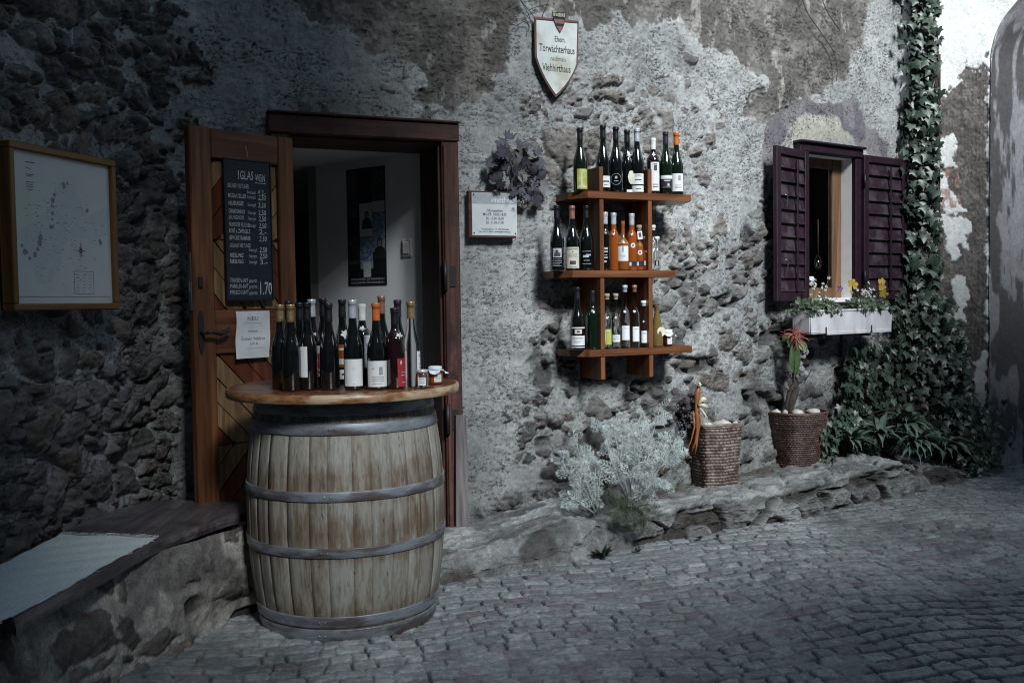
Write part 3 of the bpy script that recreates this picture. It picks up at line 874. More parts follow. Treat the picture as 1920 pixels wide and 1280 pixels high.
def build_in(mb, name, mat, parent, M):
    """mesh kept in the local frame M, so that wood grain follows the piece"""
    o = mb.build(name, mat, None); o.parent = parent
    o.matrix_parent_inverse = Matrix.Identity(4)
    bpy.context.view_layer.update()
    o.matrix_local = parent.matrix_world.inverted() @ M if parent is not None else M
    return o
ZT = DOOR_Z1
fm = MB()
fm.box(DOOR_W - JB, DOOR_W, DOOR_Z0, ZT - JB, -.02, .045, bev=.006)
fm.box(DOOR_W - JB - .012, DOOR_W - JB + .012, DOOR_Z0, ZT - JB - .01, -.30, .012, bev=.004)
fm.box(DOOR_W - JB + .006, DOOR_W - JB + .03, DOOR_Z0, ZT - JB - .02, .047, .056, bev=.003)
dfr = build_in(fm, 'door_frame', M_FRAMEW, house, MD)
fl_ = MB(); fl_.box(0, JB, DOOR_Z0, ZT - JB, -.02, .040, bev=.006); fl_.box(JB - .012, JB + .012, DOOR_Z0, ZT - JB - .01, -.30, .012, bev=.004)
build_in(fl_, 'door_post', M_FRAMEW, house, MD)
ln = MB(); ln.box(-.012, DOOR_W + .004, ZT - JB, ZT, -.02, .052, bev=.008); ln.box(.0, DOOR_W, ZT - JB - .016, ZT - JB + .01, -.30, .02, bev=.004)
ln.box(-.012, DOOR_W + .004, ZT, ZT + .012, -.02, .066, bev=.004)
build_in(ln, 'door_lintel', M_FRAMEX, house, MD)
pb = MB(); pb.prism([(DOOR_W - .062, DOOR_Z0 - .01), (DOOR_W + .012, DOOR_Z0 - .012), (DOOR_W + .006, .72), (DOOR_W - .052, .72)], .0575, .078)
build_in(pb, 'kick_board', M_PLINTH, house, MD)
hg = MB()
for zz in (.62, 1.38):
    hg.tube([(DOOR_W - JB + .004, zz, .06), (DOOR_W - JB + .004, zz + .16, .06)], .011, 8)
    hg.box(DOOR_W - JB + .004, DOOR_W - .03, zz + .02, zz + .13, .046, .052, bev=.002)
build_in(hg, 'hinge', M_IRON, dfr, MD)
th = MB(); th.box(.0, DOOR_W, -.03, DOOR_Z0, -.32, .07, bev=.012)
M_TH = pmat('worn_step', (.12, .11, .10), (.30, .28, .26), scale=12, rough=.85, bmp=.003)
build_in(th, 'threshold', M_TH, house, MD)

# the room behind
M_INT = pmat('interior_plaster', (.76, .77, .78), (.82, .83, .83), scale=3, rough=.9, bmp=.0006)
M_INTF = pmat('interior_floor', (.06, .04, .03), (.10, .07, .05), scale=6, rough=.6)
R0 = DOOR_R - DOOR_E * (JB + .002) - DOOR_N * .30
p_r = at_y(797, 500, 5.48); p_l = at_y(596, 500, 5.98)
def wall_quad(mb, a, b, z0, z1, th=.05):
    a = Vector((a.x, a.y, 0)); b = Vector((b.x, b.y, 0)); n = Vector((-(b - a).y, (b - a).x, 0)).normalized() * th
    mb.add([(a.x, a.y, z0), (b.x, b.y, z0), (b.x, b.y, z1), (a.x, a.y, z1), (a.x + n.x, a.y + n.y, z0), (b.x + n.x, b.y + n.y, z0), (b.x + n.x, b.y + n.y, z1), (a.x + n.x, a.y + n.y, z1)],
           [(0, 1, 2, 3), (7, 6, 5, 4), (0, 4, 5, 1), (3, 2, 6, 7), (0, 3, 7, 4), (1, 5, 6, 2)])
CEIL = 2.17
iw = MB(); wall_quad(iw, p_r, p_l, 0, CEIL + .02, -.05)
wall_quad(iw, DOOR_R - DOOR_E * (JB - .012) - DOOR_N * .30, p_r, 0, CEIL + .02, -.05)
iw.build('interior_wall', M_INT, house)
p_back = Vector((p_l.x + .15, 9.2, 0)); p_bl = Vector((-3.4, 9.2, 0)); p_fl = Vector((-3.4, 5.6, 0)); p_l2 = DOOR_L + DOOR_E * (JB - .012) - DOOR_N * .30
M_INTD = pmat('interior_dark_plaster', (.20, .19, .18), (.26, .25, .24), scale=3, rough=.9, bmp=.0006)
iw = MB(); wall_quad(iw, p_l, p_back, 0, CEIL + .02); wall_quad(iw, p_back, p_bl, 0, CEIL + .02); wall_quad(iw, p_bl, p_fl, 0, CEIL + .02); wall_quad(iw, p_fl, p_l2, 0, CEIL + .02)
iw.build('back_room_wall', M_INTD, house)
_cp = [p_l2, DOOR_R - DOOR_E * (JB - .012) - DOOR_N * .30, p_r, p_l, p_back, p_bl, p_fl]
MB().prism([(p.x, p.y) for p in _cp], CEIL, CEIL + .06).build('ceiling', M_INT, house)
MB().prism([(p.x, p.y) for p in _cp], .0, DOOR_Z0 - .01).build('floor', M_INTF, house)
# light switch
e_in = (p_r - p_l); e_in.z = 0; e_in.normalize()
n_in = Vector((e_in.y, -e_in.x, 0))
def interior_M(px, py, off=0.0):
    d = ray(px, py)
    # intersect with the vertical plane through p_r, p_l moved towards the room
    t = ((p_r + n_in * off - Vector((0, 0, 0))).dot(n_in)) / (d.x * n_in.x + d.y * n_in.y)
    return frame_from((d.x * t, d.y * t, CAM_Z + d.z * t), e_in)
M_SW = flat('switch_plastic', (.62, .61, .58), rough=.4)
sw = MB(); sw.box(-.037, .037, -.052, .052, 0, .012, bev=.006)
so = build_in(sw, 'light_switch', M_SW, house, interior_M(764, 465, .001))
rk = MB(); rk.box(-.022, .022, -.036, .036, .012, .020, bev=.004)
o = rk.build('rocker', M_SW, so)

# poster
PM = interior_M(687, 425, .004)
k_ = (PM.translation.y) / F
PW, PH = 98 * k_, 218 * k_
pr = empty('poster', M=PM, label='tall dark picture poster with rows of portraits hanging inside the doorway', cat='poster')
M_PDK = flat('poster_ink', (.012, .013, .018), rough=.45)
M_PBL = pmat('poster_blue', (.05, .14, .32), (.45, .55, .68), scale=40, rough=.45, bmp=0)
M_PLT = flat('poster_pale', (.62, .64, .66), rough=.5)
M_PGR = pmat('poster_grey', (.03, .03, .035), (.12, .12, .13), scale=25, rough=.45, bmp=0)
build_in(MB().box(-PW / 2, PW / 2, -PH / 2, PH / 2, 0, .0015), 'sheet', M_PDK, pr, PM)
def pu(x): return (x - .5) * PW
def pv(y): return (.5 - y) * PH
def cell(name, mat, x0, x1, y0, y1, z=.0016): build_in(MB().box(pu(x0), pu(x1), pv(y1), pv(y0), z, z + .0004), name, mat, pr, PM)
cell('picture', M_PGR, .02, .30, .04, .26); cell('picture', M_PGR, .66, .97, .03, .28); cell('picture', M_PGR, .02, .31, .58, .82)
cell('picture', M_PLT, .33, .66, .30, .585); cell('picture', M_PLT, .67, .98, .29, .385); cell('picture', M_PBL, .67, .98, .39, .72)
cell('picture', M_PBL, .33, .66, .59, .86); cell('picture', M_PLT, .41, .60, .80, .93, .0022); cell('picture', M_PGR, .02, .31, .28, .42)
M_SIL = flat('portrait_dark', (.03, .028, .03), rough=.5); M_FACE = flat('portrait_pale', (.30, .28, .27), rough=.5)
def bust(cx, cy, s, body, face, hair):
    out = [(-.9, -1.6), (.9, -1.6), (.75, -.6), (.3, -.25), (-.3, -.25), (-.75, -.6)]
    a = MB().prism([(pu(cx) + x * s, pv(cy) + y * s) for x, y in out], .0024, .0028)
    build_in(a, 'portrait', body, pr, PM)
    h = MB().prism([(pu(cx) + math.cos(t) * s * .36, pv(cy) + s * .12 + math.sin(t) * s * .50) for t in np.linspace(0, 2 * math.pi, 14)[:-1]], .0028, .0031)
    build_in(h, 'portrait_hair', hair, pr, PM)
    f = MB().prism([(pu(cx) + math.cos(t) * s * .24, pv(cy) + s * .04 + math.sin(t) * s * .36) for t in np.linspace(0, 2 * math.pi, 14)[:-1]], .0031, .0034)
    build_in(f, 'portrait_face', face, pr, PM)
bust(.52, .41, .048, M_PGR, M_FACE, M_SIL); bust(.84, .65, .055, M_SIL, M_FACE, M_SIL); bust(.84, .12, .05, M_SIL, M_PGR, M_PDK); bust(.16, .67, .05, M_SIL, M_PGR, M_PDK)
tx = MB()
text_into(tx, '1000 JAHRE ÖSTERREICH', .016, 0, pv(.955), I4, maxw=PW * .86); text_into(tx, '1000 JAHRE ÖSTERREICH', .016, 0, pv(.985), I4, maxw=PW * .86)
for v in range(len(tx.v)): tx.v[v] = (tx.v[v][0], tx.v[v][1], .0022)
build_in(tx, 'lettering', M_PLT, pr, PM)

# ================================================================== OPEN DOOR LEAF
LH = Vector((at_y(547, 600, 4.70).x, 4.70, 0)); LF = Vector((at_y(354, 600, 4.31).x, 4.31, 0))
LE = (LF - LH).normalized()                       # from the hinges to the free edge
LW = (LF - LH).length
LN = Vector((-LE.y, LE.x, 0)) ; LN = LN if LN.dot(Vector((0, -1, 0))) > 0 else -LN
LM = frame_from(LF, -LE, LN)                      # x from the free edge to the hinges, y up, z towards the viewer
LZ0, LZ1 = .10, at_y(547, 262, 4.70).z
M_DST = wood('door_stile_wood', (.075, .026, .011), (.19, .075, .030), 'Y', scale=5, rough=.45, spec=.45)
M_DRL = wood('door_rail_wood', (.07, .023, .011), (.17, .060, .026), 'X', scale=5, rough=.45, spec=.45)
M_DPA = wood('door_panel_red', (.07, .016, .008), (.17, .045, .018), 'Y', scale=6, rough=.5)
M_DPB = wood('door_panel_amber', (.12, .06, .026), (.33, .205, .105), 'Y', scale=6, rough=.5)
SW_, TW = .105, .05
x0, x1 = SW_, LW - .085
leaf = MB()
leaf.box(0, SW_, LZ0, LZ1, 0, TW, bev=.006); leaf.box(x1, LW, LZ0, LZ1, 0, TW, bev=.006)
door = build_in(leaf, 'door', M_DST, house, LM)
rails = [(LZ1 - .14, LZ1), (1.055, 1.215 + .02), (LZ0, LZ0 + .14), (.60, .64)]
for za_, zb_2 in ((LZ1 - .135, LZ1 - .001), (1.10, 1.30), (LZ0, LZ0 + .15)):
    build_in(MB().box(x0, x1, za_, zb_2, .002, TW - .003, bev=.005), 'door_rail', M_DRL, door, LM)
bk = MB(); bk.box(x0, x1, LZ0, LZ1 - .01, .004, .012)
build_in(bk, 'door_back_boards', M_DPA, door, LM)
# raised diagonal boards, running out from the middle of each panel
def diag_panel(z0, z1, slopes):
    """boards at an angle clipped to the panel rectangle"""
    out = []
    zm = (z0 + z1) / 2
    for (za, zb, sl) in slopes:
        w = .078; k = 0; c = za - (x1 - x0) * abs(sl) - .1
        while c < zb + (x1 - x0) * abs(sl) + .1:
            poly = []
            lo = lambda x: c + sl * (x - x0); hi = lambda x: c + w / math.cos(math.atan(sl)) * .93 + sl * (x - x0)
            n = 14; xs_ = [x0 + .004 + (x1 - x0 - .008) * i / n for i in range(n + 1)]
            L_ = [(x, min(max(lo(x), za + .003), zb - .003)) for x in xs_]; H_ = [(x, min(max(hi(x), za + .003), zb - .003)) for x in xs_]
            sel = [i for i in range(n + 1) if H_[i][1] - L_[i][1] > .004]
            if len(sel) > 1:
                run = [L_[i] for i in sel] + [H_[i] for i in reversed(sel)]
                out.append((run, k))
            c += w / math.cos(math.atan(sl)); k += 1
    return out
for (z0, z1, sl, flip) in ((1.62, LZ1 - .14, 1.25, 0), (1.30, 1.62, -1.25, 1), (.68, 1.10, -1.05, 1), (.25, .68, 1.15, 0)):
    red, amb = MB(), MB()
    for run, k in diag_panel(z0, z1, [(z0, z1, sl)]):
        (amb if (k * 7 + flip * 2) % 5 in (1, 2, 4) else red).prism(run, .012, .026 + .002 * (k % 3))
    build_in(red, 'diagonal_boards', M_DPA, door, LM); build_in(amb, 'diagonal_boards', M_DPB, door, LM)
# lock plate on the free edge, keyhole plate and lever
lk = MB(); lk.box(-.004, .0, 1.30, 1.56, .012, .038, bev=.001); lk.box(-.010, -.004, 1.38, 1.43, .018, .032, bev=.002)
build_in(lk, 'lock_plate', M_STEEL, door, LM)
hp = MB()
zc_ = 1.20
hp.prism([(.030 + .014 * math.cos(t) * (1 + .0 * t), zc_ + .10 * math.sin(t)) for t in np.linspace(0, 2 * math.pi, 20)[:-1]], TW, TW + .005)
hp.tube([(.030, zc_, TW), (.030, zc_, TW + .045)], .009, 8)
hp.tube([(.030, zc_, TW + .045), (.060, zc_ + .004, TW + .052), (.10, zc_ - .006, TW + .050), (.135, zc_ + .006, TW + .048), (.145, zc_ + .018, TW + .046)], [.008, .009, .011, .009, .006], 8)
build_in(MB().box(.022, .042, 1.40, 1.45, TW, TW + .012, bev=.004), 'door_latch', M_IRON, door, LM)
build_in(hp, 'door_handle', M_IRON, door, LM)

# ---- chalkboard hung on the door
def leaf_x(px):                                   # local x on the leaf for a photo column
    d = ray(px, 500); n = LN; t = (LF + LN * TW).dot(n) / (d.x * n.x + d.y * n.y); p = Vector((d.x * t, d.y * t, 0)); return (p - LF).dot(-LE)
def leaf_z(px, py):
    d = ray(px, py); n = LN; t = (LF + LN * TW).dot(n) / (d.x * n.x + d.y * n.y); return CAM_Z + d.z * t
bx0, bx1 = leaf_x(423), leaf_x(507)
bz1, bz0 = leaf_z(465, 303), leaf_z(465, 562)
BM = LM @ Matrix.Translation(((bx0 + bx1) / 2, (bz0 + bz1) / 2, TW + .004))
bw, bh = bx1 - bx0, bz1 - bz0
cb = empty('chalkboard', M=BM, label='narrow blackboard with a chalked wine price list hanging on the open door', cat='chalkboard')
M_SLATE = pmat('slate', (.008, .013, .022), (.014, .022, .034), scale=30, rough=.55, bmp=.0002)
M_SLATEF = flat('board_edge', (.006, .008, .012), rough=.5)
build_in(MB().box(-bw / 2, bw / 2, -bh / 2, bh / 2, 0, .010, bev=.002), 'board', M_SLATE, cb, BM)
ed = MB(); e_ = .005
ed.box(-bw / 2 - e_, bw / 2 + e_, bh / 2, bh / 2 + e_, -.001, .013); ed.box(-bw / 2 - e_, bw / 2 + e_, -bh / 2 - e_, -bh / 2, -.001, .013)
ed.box(-bw / 2 - e_, -bw / 2, -bh / 2, bh / 2, -.001, .013); ed.box(bw / 2, bw / 2 + e_, -bh / 2, bh / 2, -.001, .013)
build_in(ed, 'edge_strip', M_SLATEF, cb, BM)
M_CHALK = pmat('chalk', (.20, .22, .23), (.62, .64, .64), scale=160, rough=.95, bmp=0)
ch = MB()
def chalk(s, size, x, y, align='LEFT', bold=0.0, mw=None):
    text_into(ch, s, size, (x - .5) * bw, (.5 - y) * bh, I4, align=align, shear=random.uniform(-.05, .22), rot=random.uniform(-.02, .025), bold=bold, maxw=mw * bw if mw else None, ys=1.08)
chalk('1GLAS', .052, .26, .135, bold=.0004, mw=.34); chalk('WEiN', .045, .66, .14, bold=.0002, mw=.22)
chalk('GRÜNER VELTLINER', .026, .05, .20, mw=.46)
rows = [('', .235, 'Federspiel', '€ 2.-'), ('MUSKATELLER', .27, 'Federspiel', '2,50'), ('NEUBURGER', .325, 'Smaragd', '2,50'), ('CHARDONNAY', .38, 'Smaragd', '2,50'), ('SAUVIGNON', .425, 'Federspiel', '2,50'),
        ('FRÜHROTER VELTLINER', .475, 'Smaragd', '2,50'), ('ROSÉ v. ZWEIGELT', .52, '', '2.-'), ('GEWÜRZTRAMINER', .57, '', '2,50'), ('GRÜNER VELTLINER', .625, '', ''),
        ('', .65, 'Smaragd', '2,50'), ('RIESLING', .695, 'Federspiel', '2,50'), ('RIESLING', .738, 'Smaragd', '3.-')]
for a, y, b_, c_ in rows:
    if a: chalk(a, .025, .06, y, bold=.0003 if 'V' not in a else 0, mw=min(.46, .032 * len(a) + .04))
    if b_: chalk(b_, .021, .48, y, mw=.18)
    if c_: chalk(c_, .031, .72, y + .004, bold=.0003, mw=.17)
for y, a in ((.872, 'TRAUBEN-SAFT'), (.915, 'MARILLEN-SAFT'), (.96, 'PFIRSICH-SAFT')):
    chalk(a, .025, .05, y, mw=.40); chalk('gespritzt', .021, .47, y, mw=.18)
chalk('1.70', .078, .68, .962, bold=.0008, mw=.27)
ch.v = [(x, y, .0104) for x, y, z in ch.v]
ch.box((.66 - .5) * bw, (.90 - .5) * bw, (.5 - .155) * bh, (.5 - .151) * bh, .0102, .0106)
build_in(ch, 'chalk_writing', M_CHALK, cb, BM)
M_STR = flat('string', (.35, .28, .20), rough=.9)
build_in(MB().tube([(0, bh / 2, .004), (.004, bh / 2 + .03, .004), (-.002, bh / 2 + .07, -.002)], .0012, 5).tube([(.008, bh / 2 + .002, .004), (.004, bh / 2 + .04, .005), (-.002, bh / 2 + .07, -.002)], .0012, 5), 'hanging_string', M_STR, cb, BM)

# ---- paper notice under it
nx0, nx1 = leaf_x(438), leaf_x(500); nz1, nz0 = leaf_z(468, 583), leaf_z(468, 671)
NM = LM @ Matrix.Translation(((nx0 + nx1) / 2, (nz0 + nz1) / 2, TW + .003))
nw, nh = nx1 - nx0, nz1 - nz0
nt_ = empty('paper_notice', M=NM, label='curled white paper notice pinned to the open door below the blackboard', cat='notice')
M_PAPER = pmat('paper', (.55, .56, .57), (.66, .67, .67), scale=14, rough=.85, bmp=.0008)
M_INK = flat('ink', (.07, .07, .075), rough=.8)
gv = []; gf = []; n1, n2 = 14, 24
curl = lambda u, v: .004 + .012 * (max(0, v - .5)) ** 2 * (1 - u) * 4 + .003 * math.sin(v * 9 + u * 2) + .004 * u * u
for i in range(n1 + 1):
    for j in range(n2 + 1):
        u, v = i / n1, j / n2; gv.append(((u - .5) * nw + .004 * math.sin(v * 5) + (-.006 * v if u < .5 else 0), (.5 - v) * nh, curl(u, v)))
for i in range(n1):
    for j in range(n2): gf.append((i * (n2 + 1) + j, i * (n2 + 1) + j + 1, (i + 1) * (n2 + 1) + j + 1, (i + 1) * (n2 + 1) + j))
sheet = MB().add(gv, gf, True)
build_in(sheet, 'sheet', M_PAPER, nt_, NM)
ik = MB()
for s_, sz_, y, mw in (('NEU', .026, .20, .32), ('———————', .012, .27, .52), ('Wachauer', .016, .45, .30), ('Grüner Veltliner', .024, .62, .72), ('2018', .018, .72, .24), ('————————————', .010, .80, .6)):
    text_into(ik, s_, sz_, 0, (.5 - y) * nh, I4, maxw=mw * nw)
ik.v = [(x, y, curl(x / nw + .5, .5 - y / nh) + .0008) for x, y, z in ik.v]
build_in(ik, 'printed_lines', M_INK, nt_, NM)

# ================================================================== WINDOW
s_, wz0, wp = WALL.hit(1503, 566); wp_l = WALL.hit(1503, 420)[2]; wp_r = WALL.hit(1606, 420)[2]
WE = (wp_r - wp_l); WE.z = 0; WW = WE.length; WE.normalize()
WM = frame_from((wp_l.x, wp_l.y, 0), WE)
WNrm = WM.to_3x3() @ Vector((0, 0, 1))
wt, wb = WALL.hit(1552, 277)[1], WALL.hit(1552, 562)[1]
M_PURP = pmat('purple_paint', (.013, .006, .011), (.026, .011, .020), scale=25, rough=.42, bmp=.0004, spec=.4)
M_WHITE = pmat('white_reveal', (.76, .76, .76), (.84, .84, .83), scale=9, rough=.7, bmp=.0006)
M_SASH = wood('sash_wood', (.11, .05, .028), (.25, .14, .08), 'Y', scale=5, rough=.5)
fr = MB()
fr.box(WW - .055, WW + .012, wb - .02, wt - .0, -.06, .035, bev=.004)
fr.box(-.04, -.001, wb - .02, wt - .0, -.06, .035, bev=.004)
fr.box(-.07, WW + .016, wt - .055, wt + .002, -.06, .05, bev=.006)
fr.box(-.085, WW + .02, wt + .002, wt + .02, -.06, .075, bev=.006)
wfr = build_in(fr, 'window_frame', M_PURP, house, WM)
rv = MB()
rv.box(WW - .056, WW - .05, wb, wt - .05, -.115, -.001); rv.box(.0, .006, wb, wt - .05, -.115, -.001); rv.box(.006, WW - .056, wt - .06, wt - .0555, -.115, -.005)
rv.box(.001, WW - .0565, wb - .02, wb + .012, -.115, .03, bev=.004)
build_in(rv, 'window_reveal', M_WHITE, wfr, WM)
sa_ = MB(); d0, d1 = -.115, -.085
a0, a1 = -.03, WW - .057
sa_.box(a1 - .10, a1, wb + .013, wt - .062, d0, d1, bev=.004); sa_.box(a0, a0 + .05, wb + .013, wt - .062, d0, d1, bev=.004)
sa_.box(a0 + .05, a1 - .10, wt - .13, wt - .062, d0, d1, bev=.004); sa_.box(a0 + .05, a1 - .10, wb + .013, wb + .085, d0, d1, bev=.004)
build_in(sa_, 'window_sash', M_SASH, wfr, WM)
m, nt2, b2 = new_mat('window_glass')
tr_ = nt2.nodes.new('ShaderNodeBsdfTransparent'); gl_ = nt2.nodes.new('ShaderNodeBsdfGlossy'); gl_.inputs['Roughness'].default_value = .015
fr2 = nt2.nodes.new('ShaderNodeFresnel'); fr2.inputs['IOR'].default_value = 1.6; ms_ = nt2.nodes.new('ShaderNodeMixShader')
nt2.links.new(fr2.outputs[0], ms_.inputs[0]); nt2.links.new(tr_.outputs[0], ms_.inputs[1]); nt2.links.new(gl_.outputs[0], ms_.inputs[2])
nt2.links.new(ms_.outputs[0], nt2.nodes['Material Output'].inputs['Surface'])
M_GLASS = m
build_in(MB().box(a0 + .05, a1 - .10, wb + .085, wt - .13, -.105, -.101), 'window_pane', M_GLASS, wfr, WM)
cu_ = MB(); vs = []; fs = []
for i in range(13):
    for y in (wb + .09, wt - .12): vs.append((a1 - .15 + .045 * i / 12, y, -.125 - .006 * math.sin(i * 1.9)))
for i in range(12): fs.append((i * 2, i * 2 + 2, i * 2 + 3, i * 2 + 1))
M_CURT = pmat('net_curtain', (.30, .27, .29), (.46, .43, .44), scale=30, stretch=(1, .1, 1), rough=.9, bmp=.001)
M_DARKR = pmat('dark_room', (.20, .05, .035), (.34, .12, .07), scale=3, rough=.8, bmp=0)
rm = MB()
rm.box(-.5, WW + .5, wb - .2, wt + .2, -.40, -.35); rm.box(-.52, -.5, wb - .2, wt + .2, -.35, -.13); rm.box(WW + .5, WW + .52, wb - .2, wt + .2, -.35, -.13)
rm.box(-.5, WW + .5, wb - .22, wb - .2, -.35, -.13); rm.box(-.5, WW + .5, wt + .2, wt + .22, -.35, -.13)
rm.box(-.5, -.03, wb - .2, wt + .2, -.13, -.125); rm.box(WW - .05, WW + .5, wb - .2, wt + .2, -.13, -.125); rm.box(-.03, WW - .05, wt - .05, wt + .2, -.13, -.125); rm.box(-.03, WW - .05, wb - .2, wb - .0, -.13, -.125)
build_in(rm, 'room_lining', M_DARKR, house, WM)
build_in(cu_.add(vs, fs, True), 'curtain', M_CURT, house, WM)

def shutter(M, w, h, name='shutter'):
    mb = MB(); st = .055; t = .032
    mb.box(0, st, 0, h, 0, t, bev=.004); mb.box(w - st, w, 0, h, 0, t, bev=.004)
    mb.box(st, w - st, h - .05, h, .001, t - .001, bev=.003); mb.box(st, w - st, 0, .06, .001, t - .001, bev=.003)
    mb.box(st, w - st, .06, h - .05, .006, .012)
    o = build_in(mb, name, M_PURP, house, M)
    sl = MB(); n = 10
    for k in range(n):
        y = .06 + (h - .11) * (k + .02) / n
        hh = (h - .11) / n
        # a tilted louvre board with a worn lower lip
        sl.add([(st, y, .026), (w - st, y, .026), (w - st, y + hh * .92, .013), (st, y + hh * .92, .013), (st, y, .016), (w - st, y, .016)], [(0, 1, 2, 3), (4, 5, 1, 0)])
        sl.box(st, w - st, y, y + .006, .022, .034, bev=.002)
    build_in(sl, 'louvre_boards', M_PURPL, o, M)
    rod = MB(); xr = w * .58
    rod.box(xr - .009, xr + .009, .09, h - .07, .036, .046, bev=.002)
    for k in range(n): rod.box(xr - .013, xr + .013, .06 + (h - .11) * (k + .02) / n, .06 + (h - .11) * (k + .02) / n + .012, .034, .048, bev=.002)
    build_in(rod, 'tilt_rod', M_PURP, o, M)
    return o
M_PURPL = pmat('purple_paint_dusty', (.016, .008, .014), (.035, .018, .028), scale=25, rough=.38, bmp=.0004, c3=(.06, .045, .055))
SH = wt - wb + .0
# right-hand shutter lies open against the wall
s1 = WALL.hit(1607, 420)[2]; s2 = WALL.hit(1687, 420)[2]
e2 = (s2 - s1); e2.z = 0
RM = frame_from((s1.x, s1.y, wb - .005), e2); RM.translation += WNrm * .03
shR = shutter(RM, e2.length, WALL.hit(1607, 292)[1] - wb + .005)
yl = 6.24
f1_ = at_y(1449, 420, yl); f1_.z = 0; h1_ = Vector((wp_l.x, wp_l.y, 0)) + WNrm * .03
e3 = h1_ - f1_
LZb = at_y(1452, 565, yl).z
LMm = frame_from((f1_.x, f1_.y, LZb), e3)
shL = shutter(LMm, e3.length, at_y(1449, 273, yl).z - LZb)
hk = MB()
for zz in (.20, .62): hk.tube([(.075, zz + .07, .035), (.078, zz + .07, .05), (.10, zz + .065, .052), (.10, zz, .052), (.095, zz - .005, .036)], .003, 6)
build_in(hk, 'shutter_hook', M_STEEL, shL, LMm)
hh = MB()
for zz in (.12, .80): hh.tube([(-.002, zz, .036), (-.002, zz + .09, .036)], .007, 8)
build_in(hh, 'hinge', M_IRON, shR, RM)
# ================================================================== helpers for flat things seen in the photograph
def pl(M, px, py):
    """where the sight line of a photo pixel meets the local plane z=0 of M"""
    inv = M.inverted(); o = inv @ Vector((0, 0, CAM_Z)); d = inv.to_3x3() @ ray(px, py)
    t = -o.z / d.z
    return (o.x + d.x * t, o.y + d.y * t)

def link_local(o, parent):
    o.parent = parent; return o

# ================================================================== BARREL
BY = 4.05
BX = at_y(651, 950, BY).x
M_STAVE_N = 30
def stave_mat():
    m, nt, b = new_mat('barrel_oak')
    at = nt.nodes.new('ShaderNodeVertexColor'); at.layer_name = 'col'
    co = coords(nt, (1, 1, .07)); co2 = coords(nt, (1, 1, .22)); c0 = coords(nt)
    n = N(nt, 'ShaderNodeTexNoise', Scale=95.0, Detail=8.0, Roughness=.7); nt.links.new(co, n.inputs['Vector'])
    g = ramp(nt, n.outputs[0], [(.30, (.55, .50, .44)), (.5, (1, 1, 1)), (.72, (1.22, 1.22, 1.22))])
    c = mix(nt, 1.0, at.outputs[0], g, 'MULTIPLY')
    # brown weathering that gathers above the hoops
    n2 = N(nt, 'ShaderNodeTexNoise', Scale=22.0, Detail=8.0, Roughness=.72); nt.links.new(co2, n2.inputs['Vector'])
    sp = nt.nodes.new('ShaderNodeSeparateXYZ'); nt.links.new(c0, sp.inputs[0])
    zr = nt.nodes.new('ShaderNodeValToRGB'); nt.links.new(sp.outputs[2], zr.inputs[0])
    el = zr.color_ramp.elements
    pts = [(0, 1), (.10, .95), (.17, .45), (.30, .25), (.345, .8), (.385, .7), (.43, .95), (.53, .45), (.60, .85), (.66, .78), (.72, .25), (.80, .12), (.86, .6), (.95, 1)]
    while len(el) > 1: el.remove(el[-1])
    el[0].position = 0; el[0].color = (1, 1, 1, 1)
    for p, v in pts[1:]:
        e = el.new(p); e.color = (v, v, v, 1)
    ad = N(nt, 'ShaderNodeMath', operation='MULTIPLY_ADD'); nt.links.new(zr.outputs[0], ad.inputs[0]); ad.inputs[1].default_value = .26; nt.links.new(n2.outputs[0], ad.inputs[2])
    f = ramp(nt, ad.outputs[0], [(.57, (0, 0, 0)), (.78, (1, 1, 1))])
    f2 = mix(nt, 1.0, f, (.95, .95, .95), 'MULTIPLY')
    c = mix(nt, f2, c, mix(nt, 1.0, c, (.50, .37, .28), 'MULTIPLY'))
    n4 = N(nt, 'ShaderNodeTexNoise', Scale=60.0, Detail=3.0, Roughness=.5); nt.links.new(coords(nt, (1, 1, .3)), n4.inputs['Vector'])
    f4 = ramp(nt, n4.outputs[0], [(.66, (0, 0, 0)), (.72, (1, 1, 1))])
    c = mix(nt, mix(nt, 1.0, f4, (.7, .7, .7), 'MULTIPLY'), c, (.035, .02, .015))
    nt.links.new(c, b.inputs['Base Color']); b.inputs['Roughness'].default_value = .62; b.inputs['Specular IOR Level'].default_value = .35
    bump(nt, n.outputs[0], b, .0012)
    return m
M_STAVE = stave_mat()
M_HOOP = pmat('galvanised_hoop', (.20, .22, .25), (.32, .34, .38), scale=14, stretch=(1, 1, 4), rough=.45, metal=.4, bmp=.0005, c3=(.12, .10, .10))
barrel = empty('wine_barrel', (BX, BY, 0), 'large upright oak wine barrel with grey metal hoops standing in front of the doorway', 'barrel')
BH = .945
def br(z):
    t = (z / BH - .5) * 2
    return .412 - .052 * abs(t) ** 2.1
nst = M_STAVE_N; per = 7
angs = []; wv = []; jr = []
rnd = random.Random(5)
cuts = np.cumsum([0] + [rnd.uniform(.8, 1.25) for _ in range(nst)]); cuts = cuts / cuts[-1] * 2 * math.pi
tones = [rnd.uniform(.84, 1.12) for _ in range(nst)]; warm = [rnd.uniform(0, 1) for _ in range(nst)]
for k in range(nst):
    a, b_ = cuts[k], cuts[k + 1]; gap = .0020
    for q, off in ((0, -.0035), (gap, -.0004), ((b_ - a) * .25, .0001), ((b_ - a) * .5, .0003), ((b_ - a) * .75, .0001), (b_ - a - gap, -.0004)):
        angs.append(a + q); wv.append(off); jr.append(k)
na = len(angs); zs = np.linspace(0.01, BH, 60)
vs = []; cs = []; fs = []
